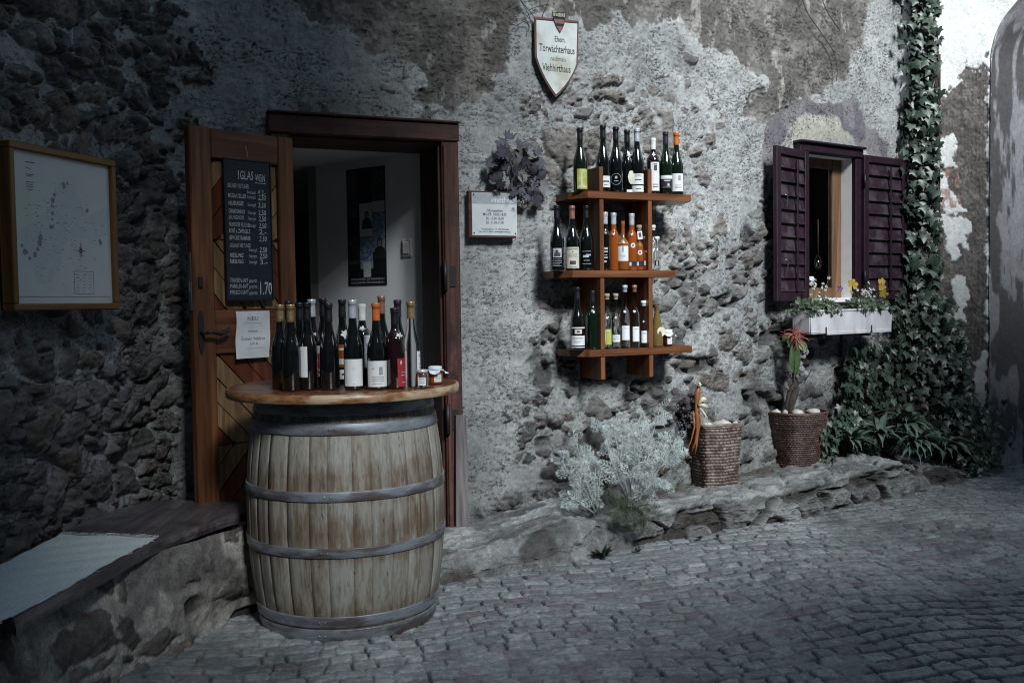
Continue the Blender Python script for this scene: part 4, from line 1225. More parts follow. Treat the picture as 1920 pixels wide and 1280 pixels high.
for z in zs:
    for a, o_, k in zip(angs, wv, jr):
        r = br(z) + o_
        vs.append((r * math.cos(a), r * math.sin(a), z))
        t = tones[k]; w = warm[k]
        c = (.285 * t, (.275 - .01 * w) * t, (.250 - .022 * w) * t) if o_ > -.003 else (.10, .075, .06)
        cs.append(c)
for j in range(len(zs) - 1):
    for i in range(na):
        i2 = (i + 1) % na; fs.append((j * na + i, j * na + i2, (j + 1) * na + i2, (j + 1) * na + i))
mb = MB(); mb.v = vs; mb.f = fs; mb.sm = [True] * len(fs); mb.c = cs
mb.lathe([(.0001, BH - .03), (.34, BH - .03)], 40, smooth=False); mb.lathe([(.345, .012), (.0001, .012)], 40, smooth=False)
mb.build('staves', M_STAVE, barrel, col=True)
for z0, z1 in ((.888, .940), (.815, .860), (.563, .602), (.345, .384), (.064, .110), (.003, .056)):
    h = MB(); p = []
    r0, r1 = br(z0) + .0035, br(z1) + .0035
    p = [(r0 - .003, z0), (r0 + .0005, z0), (r0 + .0018, z0 + .003), (r1 + .0018, z1 - .003), (r1 + .0005, z1), (r1 - .003, z1)]
    h.lathe(p, 90)
    o = h.build('hoop', M_HOOP, barrel)
    rv_ = MB(); zc = (z0 + z1) / 2; rr = (r0 + r1) / 2 + .002
    for a in (-1.72 + z0 * .2, -1.66 + z0 * .2):
        Mx = Matrix.Rotation(a, 4, 'Z') @ Matrix.Translation((rr, 0, zc)) @ Matrix.Rotation(R(90), 4, 'Y')
        rv_.lathe([(.005, 0), (.0045, .0015), (.0025, .003), (.0001, .0034)], 8, M=Mx)
    rv_.build('rivets', M_HOOP, o)
# ---- round top
TZ = .98
M_TABLE = wood('varnished_top', (.10, .030, .014), (.26, .10, .045), 'X', scale=4, rough=.30, spec=.5, c3=(.17, .085, .05))
top = empty('round_tabletop', (at_y(647, 735, BY - .0).x, BY - .01, .945), 'round varnished wooden tabletop with worn edge lying on the wine barrel', 'tabletop')
mb = MB()
rT = .476; th_ = TZ - .945
plk = [-rT, -.33, -.20, -.06, .07, .21, .34, rT]
for i in range(7):
    a, b_ = plk[i] + .0012, plk[i + 1] - .0012
    n_ = 18; up_ = [(-math.sqrt(max(rT * rT - y * y, 0)), y) for y in np.linspace(a, b_, n_)]; ri = [(x * -1, y) for x, y in up_]
    outl = ri + up_[::-1]
    mb.prism(outl, .003, th_ - .0005 * (i % 2))
mb.build('planks', M_TABLE, top)
M_EDGE = pmat('worn_table_edge', (.13, .045, .018), (.33, .16, .07), scale=22, stretch=(1, 1, 3), rough=.38, bmp=.0015, c3=(.45, .33, .22), spec=.5)
mb = MB().lathe([(rT - .03, 0), (rT + .002, 0), (rT + .006, .004), (rT + .007, th_ * .6), (rT + .004, th_ - .002), (rT - .002, th_ + .0012), (rT - .006, th_ + .0005)], 120)
mb.build('edge_band', M_EDGE, top)

# ================================================================== BOTTLES
M_GDARK = flat('dark_glass', (.0035, .0045, .0045), rough=.045, spec=.65, var=.2)
M_GGREEN = flat('green_glass', (.004, .010, .005), rough=.045, spec=.65, var=.2)
M_GRED = flat('red_wine_glass', (.012, .003, .004), rough=.05, spec=.6, var=.2)
def clear_glass(name, c, ior=1.22, rough=.01):
    m, nt, b = new_mat(name)
    b.inputs['Base Color'].default_value = (*c, 1); b.inputs['Roughness'].default_value = rough
    b.inputs['Transmission Weight'].default_value = 1; b.inputs['IOR'].default_value = ior
    return m
M_CLEAR = clear_glass('clear_glass', (.95, .97, .97))
def juice(name, c, tr=.25):
    m, nt, b = new_mat(name)
    b.inputs['Base Color'].default_value = (*c, 1); b.inputs['Roughness'].default_value = .06
    b.inputs['Transmission Weight'].default_value = tr; b.inputs['Specular IOR Level'].default_value = .6
    return m
M_ORANGE = juice('apricot_liqueur', (.36, .085, .016)); M_ORANGE2 = juice('apricot_nectar', (.32, .10, .026)); M_YEL = juice('cloudy_cider', (.22, .15, .05), .4)
M_JAM = juice('jam', (.10, .012, .008), .2); M_JAMO = juice('apricot_jam', (.38, .10, .03), .2)
CAPS = dict(
    gold=flat('gold_capsule', (.38, .25, .13), rough=.35, metal=.55), black=flat('black_capsule', (.010, .010, .014), rough=.4),
    silver=flat('silver_capsule', (.55, .57, .64), rough=.35, metal=.35), white=flat('white_capsule', (.66, .68, .64), rough=.5),
    orange=flat('orange_capsule', (.55, .13, .025), rough=.38), copper=flat('copper_capsule', (.36, .17, .14), rough=.35, metal=.4),
    plum=flat('plum_capsule', (.03, .018, .035), rough=.4), cork=flat('wooden_stopper', (.34, .27, .22), rough=.7), none=None)
M_LWHITE = flat('label_paper', (.68, .69, .70), rough=.6, var=.05, scale=30); M_LYEL = pmat('yellow_label', (.30, .34, .04), (.50, .52, .14), scale=30, rough=.5, bmp=0)
M_LCREAM = flat('cream_label', (.58, .55, .46), rough=.65, var=.08, scale=30); M_LDARK = flat('dark_label', (.022, .020, .030), rough=.4)
M_LPRINT = flat('label_print', (.045, .045, .05), rough=.6); M_LPALE = flat('pale_print', (.45, .46, .50), rough=.5); M_LRED = flat('red_print', (.30, .02, .03), rough=.5)
M_LGREY = flat('grey_print', (.28, .29, .31), rough=.6)

for _m in (M_GDARK, M_GGREEN, M_GRED):
    _m.node_tree.nodes['Principled BSDF'].inputs['Coat Weight'].default_value = 1.0
    _m.node_tree.nodes['Principled BSDF'].inputs['Coat Roughness'].default_value = 0.02

PROF = {
    'flute': lambda H, r: [(.0001, .004), (r * .55, .002), (r * .90, 0), (r, .006), (r, .40 * H), (r * .99, .44 * H), (r * .94, .50 * H), (r * .79, .56 * H), (r * .635, .62 * H), (r * .50, .68 * H), (r * .43, .73 * H), (.0150, .79 * H), (.0140, .90 * H), (.0140, .955 * H), (.0158, .96 * H), (.0158, .995 * H), (.012, H), (.0001, H)],
    'claret': lambda H, r: [(.0001, .004), (r * .55, .002), (r * .92, 0), (r, .006), (r, .58 * H), (r * .97, .62 * H), (r * .80, .67 * H), (r * .52, .71 * H), (.0160, .745 * H), (.0145, .80 * H), (.0140, .95 * H), (.0158, .955 * H), (.0158, .995 * H), (.012, H), (.0001, H)],
    'spirit': lambda H, r: [(.0001, .012), (r * .5, .008), (r * .85, 0), (r, .008), (r, .50 * H), (r * .96, .55 * H), (r * .76, .60 * H), (r * .50, .635 * H), (.0105, .67 * H), (.0095, .90 * H), (.0110, .93 * H), (.0110, H), (.0001, H)],
    'flask': lambda H, r: [(.0001, .010), (r * .5, .006), (r * .9, 0), (r, .008), (r * .97, .30 * H), (r * .74, .55 * H), (r * .5, .74 * H), (.0115, .86 * H), (.0105, .95 * H), (.0120, .96 * H), (.0120, H), (.0001, H)],
}
def rad_at(prof, z):
    zz = [p[1] for p in prof[3:]]; rr = [p[0] for p in prof[3:]]
    return float(np.interp(z, zz, rr))
def patch(mb, prof, z0, z1, a0, a1, off=.0006, n=14, m=4, wob=0.0):
    vs = []; fs = []
    for j in range(m + 1):
        z = z0 + (z1 - z0) * j / m; r = rad_at(prof, z) + off
        for i in range(n + 1):
            a = a0 + (a1 - a0) * i / n; rr = r + wob * math.sin(i * 2.1 + j * 1.7)
            vs.append((rr * math.cos(a), rr * math.sin(a), z))
    for j in range(m):
        for i in range(n): fs.append((j * (n + 1) + i, j * (n + 1) + i + 1, (j + 1) * (n + 1) + i + 1, (j + 1) * (n + 1) + i))
    return mb.add(vs, fs, True)
def curved_text(mb, s, size, prof, zc, ac, maxw=None, off=.0014):
    t = MB(); text_into(t, s, size, 0, 0, I4, maxw=maxw)
    r = rad_at(prof, zc) + off
    t.v = [(r * math.cos(ac + x / r), r * math.sin(ac + x / r), zc + y) for x, y, z in t.v]
    mb.add(t.v, t.f, False)
def bottle(shape, pos, H, r, glass, cap, label, group, tags=(), capz=.80, turn=0.0, kind='wine bottle', name='wine_bottle', deco=None):
    """tags: (material, z0, z1, half width, angle, print material or None, lines) with z as share of the height"""
    face = math.atan2(-pos.y, -pos.x) + turn                    # the angle that looks at the street side
    t = empty(name, pos, label, kind, group)
    prof = PROF[shape](H, r)
    MB().lathe(prof, 28).build('glass_body', glass, t)
    if CAPS[cap]:
        c = MB(); z0 = capz * H
        pr_ = [(rad_at(prof, z0) + .0006, z0)] + [(rad_at(prof, z) + .0012, z) for z in np.linspace(z0 + .002, H * .955, 5)]
        if shape in ('spirit', 'flask'):
            pr_ = [(.0125, z0), (.0130, z0 + .002), (.0130, H - .016), (.0155, H - .015), (.0155, H + .002), (.013, H + .003), (.0001, H + .0034)]
        else:
            pr_ += [(.0172, H * .957), (.0176, H * .962), (.0164, H * .967), (.0174, H * .972), (.0174, H * .998), (.0155, H + .0012), (.0001, H + .0016)]
        c.lathe(pr_, 22); c.build('cap', CAPS[cap], t)
    for tg in tags:
        mat_, z0, z1, hw, an, pm_, lines = tg
        ac = face + an; lb = MB(); patch(lb, prof, z0 * H, z1 * H, ac - hw, ac + hw)
        lo = lb.build('label', mat_, t)
        if pm_ is not None:
            pb_ = MB()
            for ln_ in lines:
                zf, wf, hf = ln_[:3]; ca = ac + (ln_[3] if len(ln_) > 3 else 0) * hw
                zc = (z0 + (z1 - z0) * zf) * H; hh_ = (z1 - z0) * hf * H / 2
                patch(pb_, prof, zc - hh_, zc + hh_, ca - hw * wf, ca + hw * wf, off=.0012, n=8, m=1)
            pb_.build('label_print', pm_, lo)
    if deco: deco(t, prof, face, H)
    return t

TXT = [(.86, .55, .05), (.72, .35, .04), (.55, .7, .035), (.44, .6, .03), (.34, .66, .03), (.22, .5, .03), (.12, .6, .025)]
TXT2 = [(.80, .30, .12), (.58, .55, .05), (.44, .45, .04), (.20, .6, .03)]
def ribbon(t, prof, face, H, z=.62, an=0.3, s=.022, mat_=None):
    """a torn paper tag tied to the shoulder"""
    r = rad_at(prof, z * H) + .003; a = face + an
    M = Matrix.Rotation(a, 4, 'Z') @ Matrix.Translation((r, 0, z * H)) @ Matrix.Rotation(R(90), 4, 'Y') @ Matrix.Rotation(R(60), 4, 'Z')
    rr = random.Random(int(abs(an) * 100 + H * 1000)); n = 11
    mb = MB(); pts = []
    for k in range(n):
        t_ = 2 * math.pi * k / n; q = s * (1 if k % 2 else .55) * rr.uniform(.7, 1.15); pts.append((math.cos(t_) * q, math.sin(t_) * q * .8, .002 + rr.uniform(0, .006)))
    mb.add([(0, 0, .006)] + pts, [(0, 1 + k, 1 + (k + 1) % n) for k in range(n)], False, M)
    mb.build('tied_tag', mat_ or M_LWHITE, t)

G1 = 'wine bottles on the barrel table'
def tp(px, y): 
    p = at_y(px, 650, y); return Vector((p.x, y, TZ + .0015))
FRONTY = 3.84
B = [
 # px, depth, height, shape, r, glass, cap, label text, tags, deco
 (526, 3.86, .338, 'flute', .0375, M_GDARK, 'gold', 'leftmost gold capped dark bottle in the front row on the barrel', [], None),
 (546, 3.77, .338, 'flute', .0375, M_GDARK, 'gold', 'second gold capped dark bottle in the front row on the barrel', [], None),
 (543, 3.99, .352, 'flute', .0375, M_GDARK, 'black', 'black capped wine bottle half hidden behind the two gold capped ones on the barrel', [], None),
 (563, 3.95, .345, 'flute', .0375, M_GDARK, 'black', 'black capped wine bottle standing right behind the bottle with the narrow white back label', [], None),
 (577, 3.80, .345, 'flute', .0375, M_GDARK, 'black', 'black capped bottle with narrow white back label beside the gold capped pair', [(M_LWHITE, .15, .50, .55, -.62, M_LPRINT, [(.85, .12, .6, -.85), (.15, .2, .14, -.8)])], None),
 (586, 4.02, .358, 'flute', .0370, M_GDARK, 'silver', 'tall dark bottle with silver cap behind the black capped front bottles on the barrel', [(M_LCREAM, .10, .46, .5, .55, M_LRED, [(.5, .5, .5), (.15, .5, .1)])], lambda t, p, f, H: ribbon(t, p, f, H, .60, .35, .011)),
 (607, 4.10, .362, 'flute', .0370, M_GDARK, 'black', 'tall black capped bottle in the back row right of the first silver cap', [], None),
 (617, 3.79, .340, 'flute', .0378, M_GDARK, 'black', 'dark unlabelled bottle alone at the front in the left middle of the barrel table', [], None),
 (643, 4.08, .355, 'flute', .0370, M_GDARK, 'black', 'black capped bottle with white ribbon and amber label, behind the front row', [(M_ORANGE2, .20, .47, .9, -.15, M_LCREAM, [(.25, .7, .25), (.8, .3, .1)]), (M_LWHITE, .06, .17, .5, .1, M_LPRINT, [(.5, .6, .2)])], lambda t, p, f, H: ribbon(t, p, f, H, .595, .25, .024)),
 (662, 3.78, .352, 'flute', .0378, M_GDARK, 'silver', 'front bottle with silver cap and large plain white label in the middle of the barrel', [(M_LWHITE, .045, .345, 1.12, .0, M_LGREY, [(.66, .06, .03), (.08, .05, .03)])], None),
 (680, 3.98, .335, 'claret', .0370, M_GDARK, 'white', 'white capped broad shouldered bottle behind the two white labelled front bottles', [(M_LWHITE, .22, .62, .5, .65, M_LGREY, [(.7, .5, .1), (.4, .6, .05)])], lambda t, p, f, H: ribbon(t, p, f, H, .70, .0, .016)),
 (706, 3.78, .338, 'flute', .0385, M_GDARK, 'orange', 'front bottle with orange cap and white label on the barrel', [(M_LWHITE, .035, .335, 1.25, .08, M_LGREY, [(.62, .16, .3, .25), (.38, .5, .025), (.30, .5, .025), (.22, .5, .025), (.12, .42, .02), (.70, .1, .03, -.4)])], None),
 (717, 4.04, .368, 'flute', .0370, M_GDARK, 'copper', 'tallest bottle on the barrel with a copper pink cap, behind the orange capped one', [], None),
 (741, 3.80, .318, 'claret', .0385, M_GRED, 'black', 'shorter broad dark bottle with red label at the right end of the front row', [(M_LRED, .03, .38, .75, .95, M_LPALE, [(.85, .12, .12, -.5), (.5, .5, .02), (.4, .5, .02), (.15, .4, .02)])], lambda t, p, f, H: ribbon(t, p, f, H, .665, .45, .018)),
 (747, 4.02, .350, 'flute', .0370, M_GDARK, 'plum', 'plum capped bottle at the back right behind the red labelled bottle', [], None),
 (771, 3.88, .342, 'flute', .0350, M_CLEAR, 'gold', 'clear glass bottle with brown gold cap at the right end of the barrel bottles', [(M_LWHITE, .04, .42, .55, 1.25, M_LGREY, [(.85, .5, .06), (.6, .6, .03), (.5, .6, .03), (.4, .6, .03), (.2, .4, .03)]), (M_LWHITE, .10, .42, .35, -.9, None, [])], None),
]
for px_, y_, H, shp, r, gl, cp, lb_, tg, dc in B:
    bottle(shp, tp(px_, y_), H, r, gl, cp, lb_, G1, tg, deco=dc, capz=.80 if cp != 'black' else .79)

# ---- jars
M_CLOTH = pmat('gingham_cloth', (.58, .60, .64), (.68, .69, .72), scale=60, rough=.9, bmp=.0004); M_CHECK = flat('blue_check', (.12, .16, .38), rough=.9)
def jar(pos, H, r, fill, label, group=None, cloth=True, turn=0.0, kind='jam jar', name='jam_jar', tag=True):
    face = math.atan2(-pos.y, -pos.x) + turn
    t = empty(name, pos, label, kind, group)
    prof = [(.0001, .003), (r * .8, .001), (r, .006), (r, H * .70), (r * .96, H * .78), (r * .82, H * .83), (r * .82, H * .86)]
    MB().lathe(prof, 24).build('jar_body', fill, t)
    MB().lathe([(r * .88, H * .85), (r * .9, H * .86), (r * .9, H * .985), (r * .84, H), (.0001, H)], 24).build('lid', CAPS['silver'], t)
    if cloth:
        n = 36; vs = []; fs = []; mb2 = MB()
        rings = [(.05, H + .003), (r * .6, H + .0035), (r * .93, H + .001), (r * .96, H * .90), (r * .97, H * .84), (r * 1.22, H * .78), (r * 1.55, H * .70)]
        for j, (rr, z) in enumerate(rings):
            for i in range(n):
                a = 2 * math.pi * i / n; fl = max(0, j - 4)
                q = rr if j else .0005
                q = q * (1 + .10 * fl * math.sin(a * 9) * .7 + .05 * fl * math.sin(a * 4 + 1))
                zz = z - fl * .004 * math.cos(a * 4)
                vs.append((q * math.cos(a), q * math.sin(a), zz))
        for j in range(len(rings) - 1):
            for i in range(n): fs.append((j * n + i, j * n + (i + 1) % n, (j + 1) * n + (i + 1) % n, (j + 1) * n + i))
        co_ = MB().add(vs, fs, True).build('cloth_cover', M_CLOTH, t)
        MB().tube([((r * 1.0) * math.cos(a), (r * 1.0) * math.sin(a), H * .845) for a in np.linspace(0, 2 * math.pi, 25)], .0016, 6, caps=False).build('string', M_CHECK, co_)
    if tag:
        P2 = [(0, 0)] * 3 + [(r, 0), (r, H)]
        lb = MB(); patch(lb, P2, H * .15, H * .58, face - .55, face + .55); lo = lb.build('label', M_LWHITE, t)
        pr_ = MB()
        for zf in (.48, .36, .26): patch(pr_, P2, H * zf, H * zf + .003, face - .35, face + .35, off=.0012, n=6, m=1)
        pr_.build('label_print', M_LGREY, lo)
    return t
jar(tp(790, 3.82), .072, .028, M_CLEAR, 'small glass jar wrapped in a white paper label beside the clear bottle on the barrel', cloth=False)
jar(tp(815, 3.98), .072, .030, M_JAMO, 'jam jar with checked cloth cover at the right edge of the barrel table', turn=.4)

# ================================================================== WALL SHELF
SE = Vector((.906, .423, 0)).normalized()
P0 = at_y(1102, 360, 5.17)
SHM = frame_from((P0.x, P0.y, 0), SE)             # x along the shelf, y up, z towards the street
M_SHF = wood('shelf_wood', (.10, .034, .014), (.22, .085, .036), 'X', scale=4, rough=.38, spec=.45)
M_SHV = wood('shelf_upright_wood', (.10, .034, .014), (.24, .095, .04), 'Y', scale=4, rough=.38, spec=.45)
shelf = empty('wall_shelf', M=SHM, label='brown wooden wall shelf with three boards and two uprights full of bottles', cat='shelf')
def z_on_front(px, py):
    return pl(SHM, px, py)[1]
Z1, Z2, Z3 = z_on_front(1110, 358), z_on_front(1080, 507), z_on_front(1110, 656)
DEP = .25
boards = []
for zt, xa, xb, cl in ((Z1, 0, .668, .065), (Z2, -.098, .560, .06), (Z3, 0, .668, .065)):
    mb = MB(); b_ = .0
    outl = [(xa - cl, -DEP), (xa - cl, -.105), (xa, 0), (xb, 0), (xb + .04, -.10), (xb + .04, -DEP)]
    T = Matrix(((1, 0, 0, 0), (0, 0, 1, 0), (0, 1, 0, 0), (0, 0, 0, 1)))       # outline (x, z) extruded along y
    mb.prism([(x, z) for x, z in outl][::-1], zt - .037, zt, M=T)
    build_in(mb, 'shelf_board', M_SHF, shelf, SHM)
X1, X2 = .075, .385
ZU0, ZU1 = z_on_front(1125, 712), z_on_front(1125, 312)
for xx in (X1, X2):
    segs = [(ZU0, Z3 - .0372), (Z3 + .0002, Z2 - .0372), (Z2 + .0002, Z1 - .0372), (Z1 + .0002, ZU1)]
    mb = MB()
    for a, b_ in segs: mb.box(xx, xx + .026, a, b_, -DEP + .002, -.006, bev=.0015)
    build_in(mb, 'upright', M_SHV, shelf, SHM)

def sp(px, lvl, back):
    """place on a board: photo column, level, distance behind the front edge"""
    M2 = SHM @ Matrix.Translation((0, 0, -back))
    x, _ = pl(M2, px, 400)
    p = SHM @ Vector((x, (Z1, Z2, Z3)[lvl] + .001, -back))
    return p
G2 = 'bottles on the wall shelf'
def halfring(t, prof, face, H):
    mb = MB(); r = rad_at(prof, .2 * H) + .0014
    for k in range(28):
        a = 2 * math.pi * k / 28; a2 = 2 * math.pi * (k + 1) / 28
        for (u, v, w) in ((a, a2, .031),):
            q = []
            for aa, rr in ((u, w), (v, w), (v, w - .0016), (u, w - .0016)):
                q.append((r * math.cos(face + math.cos(aa) * rr / r), r * math.sin(face + math.cos(aa) * rr / r), .20 * H + math.sin(aa) * rr))
            mb.add(q, [(0, 1, 2, 3)])
    patch(mb, prof, .2 * H + .003, .2 * H + .016, face - .16, face + .16, off=.0013, n=6, m=1)
    patch(mb, prof, .2 * H - .012, .2 * H - .009, face - .3, face + .3, off=.0013, n=6, m=1)
    mb.build('label_print', M_LPALE, t)
def paperflower(t, prof, face, H):
    mb = MB(); r = rad_at(prof, .2 * H) + .008; rr = random.Random(3)
    M = Matrix.Rotation(face + .5, 4, 'Z') @ Matrix.Translation((r, 0, .24 * H)) @ Matrix.Rotation(R(90), 4, 'Y')
    n = 18; pts = []
    for k in range(n):
        t_ = 2 * math.pi * k / n; q = .024 * rr.uniform(.8, 1.15); pts.append((math.cos(t_) * q * 1.65, math.sin(t_) * q * .85, rr.uniform(-.004, .006)))
    mb.add([(0, 0, .009)] + pts, [(0, 1 + k, 1 + (k + 1) % n) for k in range(n)], True, M)
    mb.build('paper_ornament', M_LCREAM, t)
    ribbon(t, prof, face, H, .60, .35, .020)
def bticks(t, prof, face, H): ribbon(t, prof, face, H, .70, .1, .015)
def script(t, prof, face, H):
    mb = MB(); 
    patch(mb, prof, .20 * H, .235 * H, face - .5, face + .3, off=.0014, n=6, m=1); patch(mb, prof, .225 * H, .25 * H, face - .1, face + .55, off=.0014, n=6, m=1)
    patch(mb, prof, .15 * H, .158 * H, face - .4, face + .4, off=.0014, n=6, m=1); patch(mb, prof, .10 * H, .106 * H, face - .6, face + .6, off=.0014, n=8, m=1); patch(mb, prof, .29 * H, .296 * H, face - .6, face + .6, off=.0014, n=8, m=1)
    mb.build('label_print', M_LPALE, t)
def rooster(t, prof, face, H):
    mb = MB(); patch(mb, prof, .20 * H, .34 * H, face - .62, face + .62, off=.0010)
    o = mb.build('label', M_LPALE, t)
    m2 = MB(); patch(m2, prof, .215 * H, .27 * H, face - .42, face + .42, off=.0016, n=8, m=2); patch(m2, prof, .27 * H, .31 * H, face - .25, face + .15, off=.0016, n=6, m=1)
    m2.build('label_print', M_LPRINT, o)
    m3 = MB()
    curved_text(m3, 'Grüner Veltliner', .008, prof, .165 * H, face, maxw=.052)
    for q in (.14, .115, .09, .07): patch(m3, prof, q * H, q * H + .002, face - .7, face + (.6 if q != .09 else .3), off=.0012, n=8, m=1)
    m3.build('label_print', M_LPALE, t)
S1 = [
 (1089, 0, .055, .340, 'flute', .0385, M_GGREEN, 'black', 'dark green bottle with yellow label standing alone left of the uprights on the top board', [(M_LYEL, .03, .345, .85, .38, M_LCREAM, [(.5, .14, .7, -.25), (.12, .8, .07), (.92, .5, .06)])], None),
 (1132, 0, .050, .362, 'flute', .0385, M_GDARK, 'black', 'tall black bottle with small square white label on the top board', [(M_LWHITE, .065, .235, .85, .35, M_LPRINT, [(.52, .55, .12, .1), (.2, .3, .05)])], None),
 (1156, 0, .060, .360, 'flute', .0385, M_GDARK, 'black', 'tall black bottle with round dark label on the top board', [], halfring),
 (1177, 0, .085, .352, 'flute', .0375, M_GDARK, 'black', 'black bottle with cream paper ornament tied on, top board', [(M_LWHITE, .02, .06, .5, .4, None, [])], paperflower),
 (1195.5, 0, .055, .358, 'flute', .0385, M_GDARK, 'silver', 'top board bottle with silver cap and two white labels', [(M_LWHITE, .135, .30, .95, .15, M_LPRINT, [(.42, .5, .09), (.75, .5, .04), (.88, .35, .03)]), (M_LWHITE, .02, .115, .95, .15, M_LPRINT, [(.5, .4, .12)])], None),
 (1225.5, 0, .060, .312, 'claret', .0385, M_GRED, 'white', 'shorter broad dark red bottle with white cap on the top board', [(M_LWHITE, .055, .565, .68, .33, M_LPRINT, [(.80, .35, .2), (.93, .4, .03), (.22, .6, .025), (.14, .6, .025)])], bticks),
 (1249, 0, .055, .352, 'flute', .0385, M_GGREEN, 'plum', 'green bottle with plum cap and purple label between the white capped and orange capped ones', [(M_LDARK, .10, .245, .95, .2, M_LPALE, [(.8, .5, .13), (.35, .16, .3, .2), (.08, .7, .03)]), (M_LWHITE, .245, .30, .95, .2, None, [])], None),
 (1269, 0, .045, .350, 'flute', .0385, M_GGREEN, 'orange', 'green bottle with orange cap and white label at the right end of the top board', [(M_LWHITE, .05, .335, .95, .25, M_LGREY, [(.75, .2, .3, .2), (.35, .5, .025), (.27, .5, .025), (.2, .5, .025)])], None),
 (1044, 1, .055, .346, 'flute', .0385, M_GDARK, 'black', 'black capped bottle with a white picture and fine print, leftmost on the middle board', [], rooster),
 (1072.5, 1, .055, .346, 'flute', .0385, M_GDARK, 'copper', 'bottle with copper cap and large cream label on the middle board', [(M_LCREAM, .035, .36, 1.05, .05, M_LPRINT, [(.90, .8, .035), (.78, .08, .05), (.66, .7, .02), (.6, .6, .02), (.52, .7, .015), (.26, .4, .18), (.06, .5, .02)])], None),
 (1099, 1, .060, .352, 'flute', .0400, M_GDARK, 'black', 'black bottle with silvery script label against the left upright of the middle board', [], script),
 (1134, 1, .060, .318, 'claret', .0290, M_GDARK, 'silver', 'slim dark bottle with silver cap and white lettering right of the left upright', [], lambda t, p, f, H: (patchset(t, p, f, H), ribbon(t, p, f, H, .64, .1, .010))),
 (1150, 1, .065, .316, 'claret', .0285, M_ORANGE, 'silver', 'slim orange liqueur bottle with silver cap next to the slim dark bottle', [], lambda t, p, f, H: ribbon(t, p, f, H, .63, .0, .011)),
 (1167.5, 1, .045, .272, 'spirit', .0345, M_ORANGE2, 'none', 'wide orange nectar bottle with white label in the middle of the middle board', [(M_LWHITE, .19, .56, .95, .0, M_LGREY, [(.66, .12, .35), (.3, .5, .03), (.2, .3, .03)])], lambda t, p, f, H: ribbon(t, p, f, H, .585, .0, .014)),
 (1184, 1, .070, .316, 'claret', .0285, M_ORANGE, 'silver', 'slim orange liqueur bottle with silver cap and round white sticker', [(M_LDARK, .07, .16, .8, .2, M_LWHITE, [(.5, .25, .7, -.6)])], lambda t, p, f, H: (rnd_tag(t, p, f, H, .44, .25), ribbon(t, p, f, H, .63, .0, .010))),
 (1198, 1, .060, .250, 'spirit', .0230, M_ORANGE2, 'cork', 'small orange bottle with hanging photo tag and round sticker', [(M_LDARK, .09, .21, .9, .2, M_LWHITE, [(.5, .25, .7, -.6)])], lambda t, p, f, H: (rnd_tag(t, p, f, H, .40, .2), phototag(t, p, f, H))),
 (1211, 1, .050, .188, 'spirit', .0200, M_ORANGE, 'white', 'tiny orange bottle with white cap in front of the right upright', [(M_LDARK, .14, .30, .9, .1, M_LWHITE, [(.5, .3, .8, -.5)])], lambda t, p, f, H: ribbon(t, p, f, H, .56, .0, .008)),
 (1231, 1, .050, .188, 'spirit', .0190, M_CLEAR, 'white', 'tiny clear bottle with white cap just right of the right upright, middle board', [(M_LDARK, .14, .30, .7, .0, M_LWHITE, [(.5, .2, .8)])], None),
 (1224, 1, .150, .260, 'spirit', .0230, M_CLEAR, 'white', 'clear bottle with white hanging tag half hidden behind the right upright', [(M_LWHITE, .42, .50, .6, .5, None, [])], lambda t, p, f, H: ribbon(t, p, f, H, .70, .5, .020)),
 (1080.5, 2, .050, .338, 'flute', .0395, M_GDARK, 'black', 'black bottle with banded white label at the left end of the lowest board', [(M_LWHITE, .04, .055, 1.2, 0, None, []), (M_LWHITE, .075, .23, 1.2, 0, M_LGREY, [(.75, .6, .12), (.5, .5, .03), (.4, .5, .03), (.3, .4, .03)]), (M_LCREAM, .26, .33, .5, .1, M_LPRINT, [(.5, .4, .4)]), (M_LWHITE, .345, .365, 1.2, 0, None, [])], None),
 (1109, 2, .055, .318, 'claret', .0370, M_GGREEN, 'black', 'dark olive bottle with raised lettering left of the left upright, lowest board', [], lambda t, p, f, H: ribbon(t, p, f, H, .655, .0, .013)),
 (1136, 2, .050, .300, 'spirit', .0260, M_CLEAR, 'cork', 'clear spirit bottle with yellow label right of the left upright, lowest board', [(M_LYEL, .08, .36, .95, .1, M_LCREAM, [(.5, .12, .7, -.5), (.9, .5, .06)])], lambda t, p, f, H: ribbon(t, p, f, H, .565, .0, .011)),
 (1152.5, 2, .055, .300, 'spirit', .0255, M_CLEAR, 'cork', 'clear spirit bottle with low square white label on the lowest board', [(M_LWHITE, .12, .25, .95, .1, M_LPRINT, [(.75, .4, .06, .2), (.45, .6, .05)])], lambda t, p, f, H: ribbon(t, p, f, H, .565, .0, .010)),
 (1170, 2, .050, .345, 'spirit', .0275, M_CLEAR, 'silver', 'tall clear bottle with tall white label, left of the pair on the lowest board', [(M_LWHITE, .13, .36, .85, .15, M_LGREY, [(.82, .5, .04)])], lambda t, p, f, H: ribbon(t, p, f, H, .585, .0, .012)),
 (1188, 2, .055, .345, 'spirit', .0275, M_CLEAR, 'copper', 'tall clear bottle with brown stopper, right of the pair on the lowest board', [(M_LWHITE, .10, .34, .75, .35, M_LGREY, [(.85, .5, .04)])], lambda t, p, f, H: ribbon(t, p, f, H, .585, .0, .012)),
 (1205, 2, .045, .258, 'spirit', .0175, M_CLEAR, 'white', 'small slim clear bottle with white cap left of the right upright, lowest board', [(M_LWHITE, .10, .36, 1.1, .2, M_LPRINT, [(.78, .5, .05)])], lambda t, p, f, H: ribbon(t, p, f, H, .56, .0, .009)),
 (1230, 2, .060, .232, 'flask', .0350, M_YEL, 'none', 'cone shaped flask of cloudy yellow juice beside the small jam jar', [], None),
]
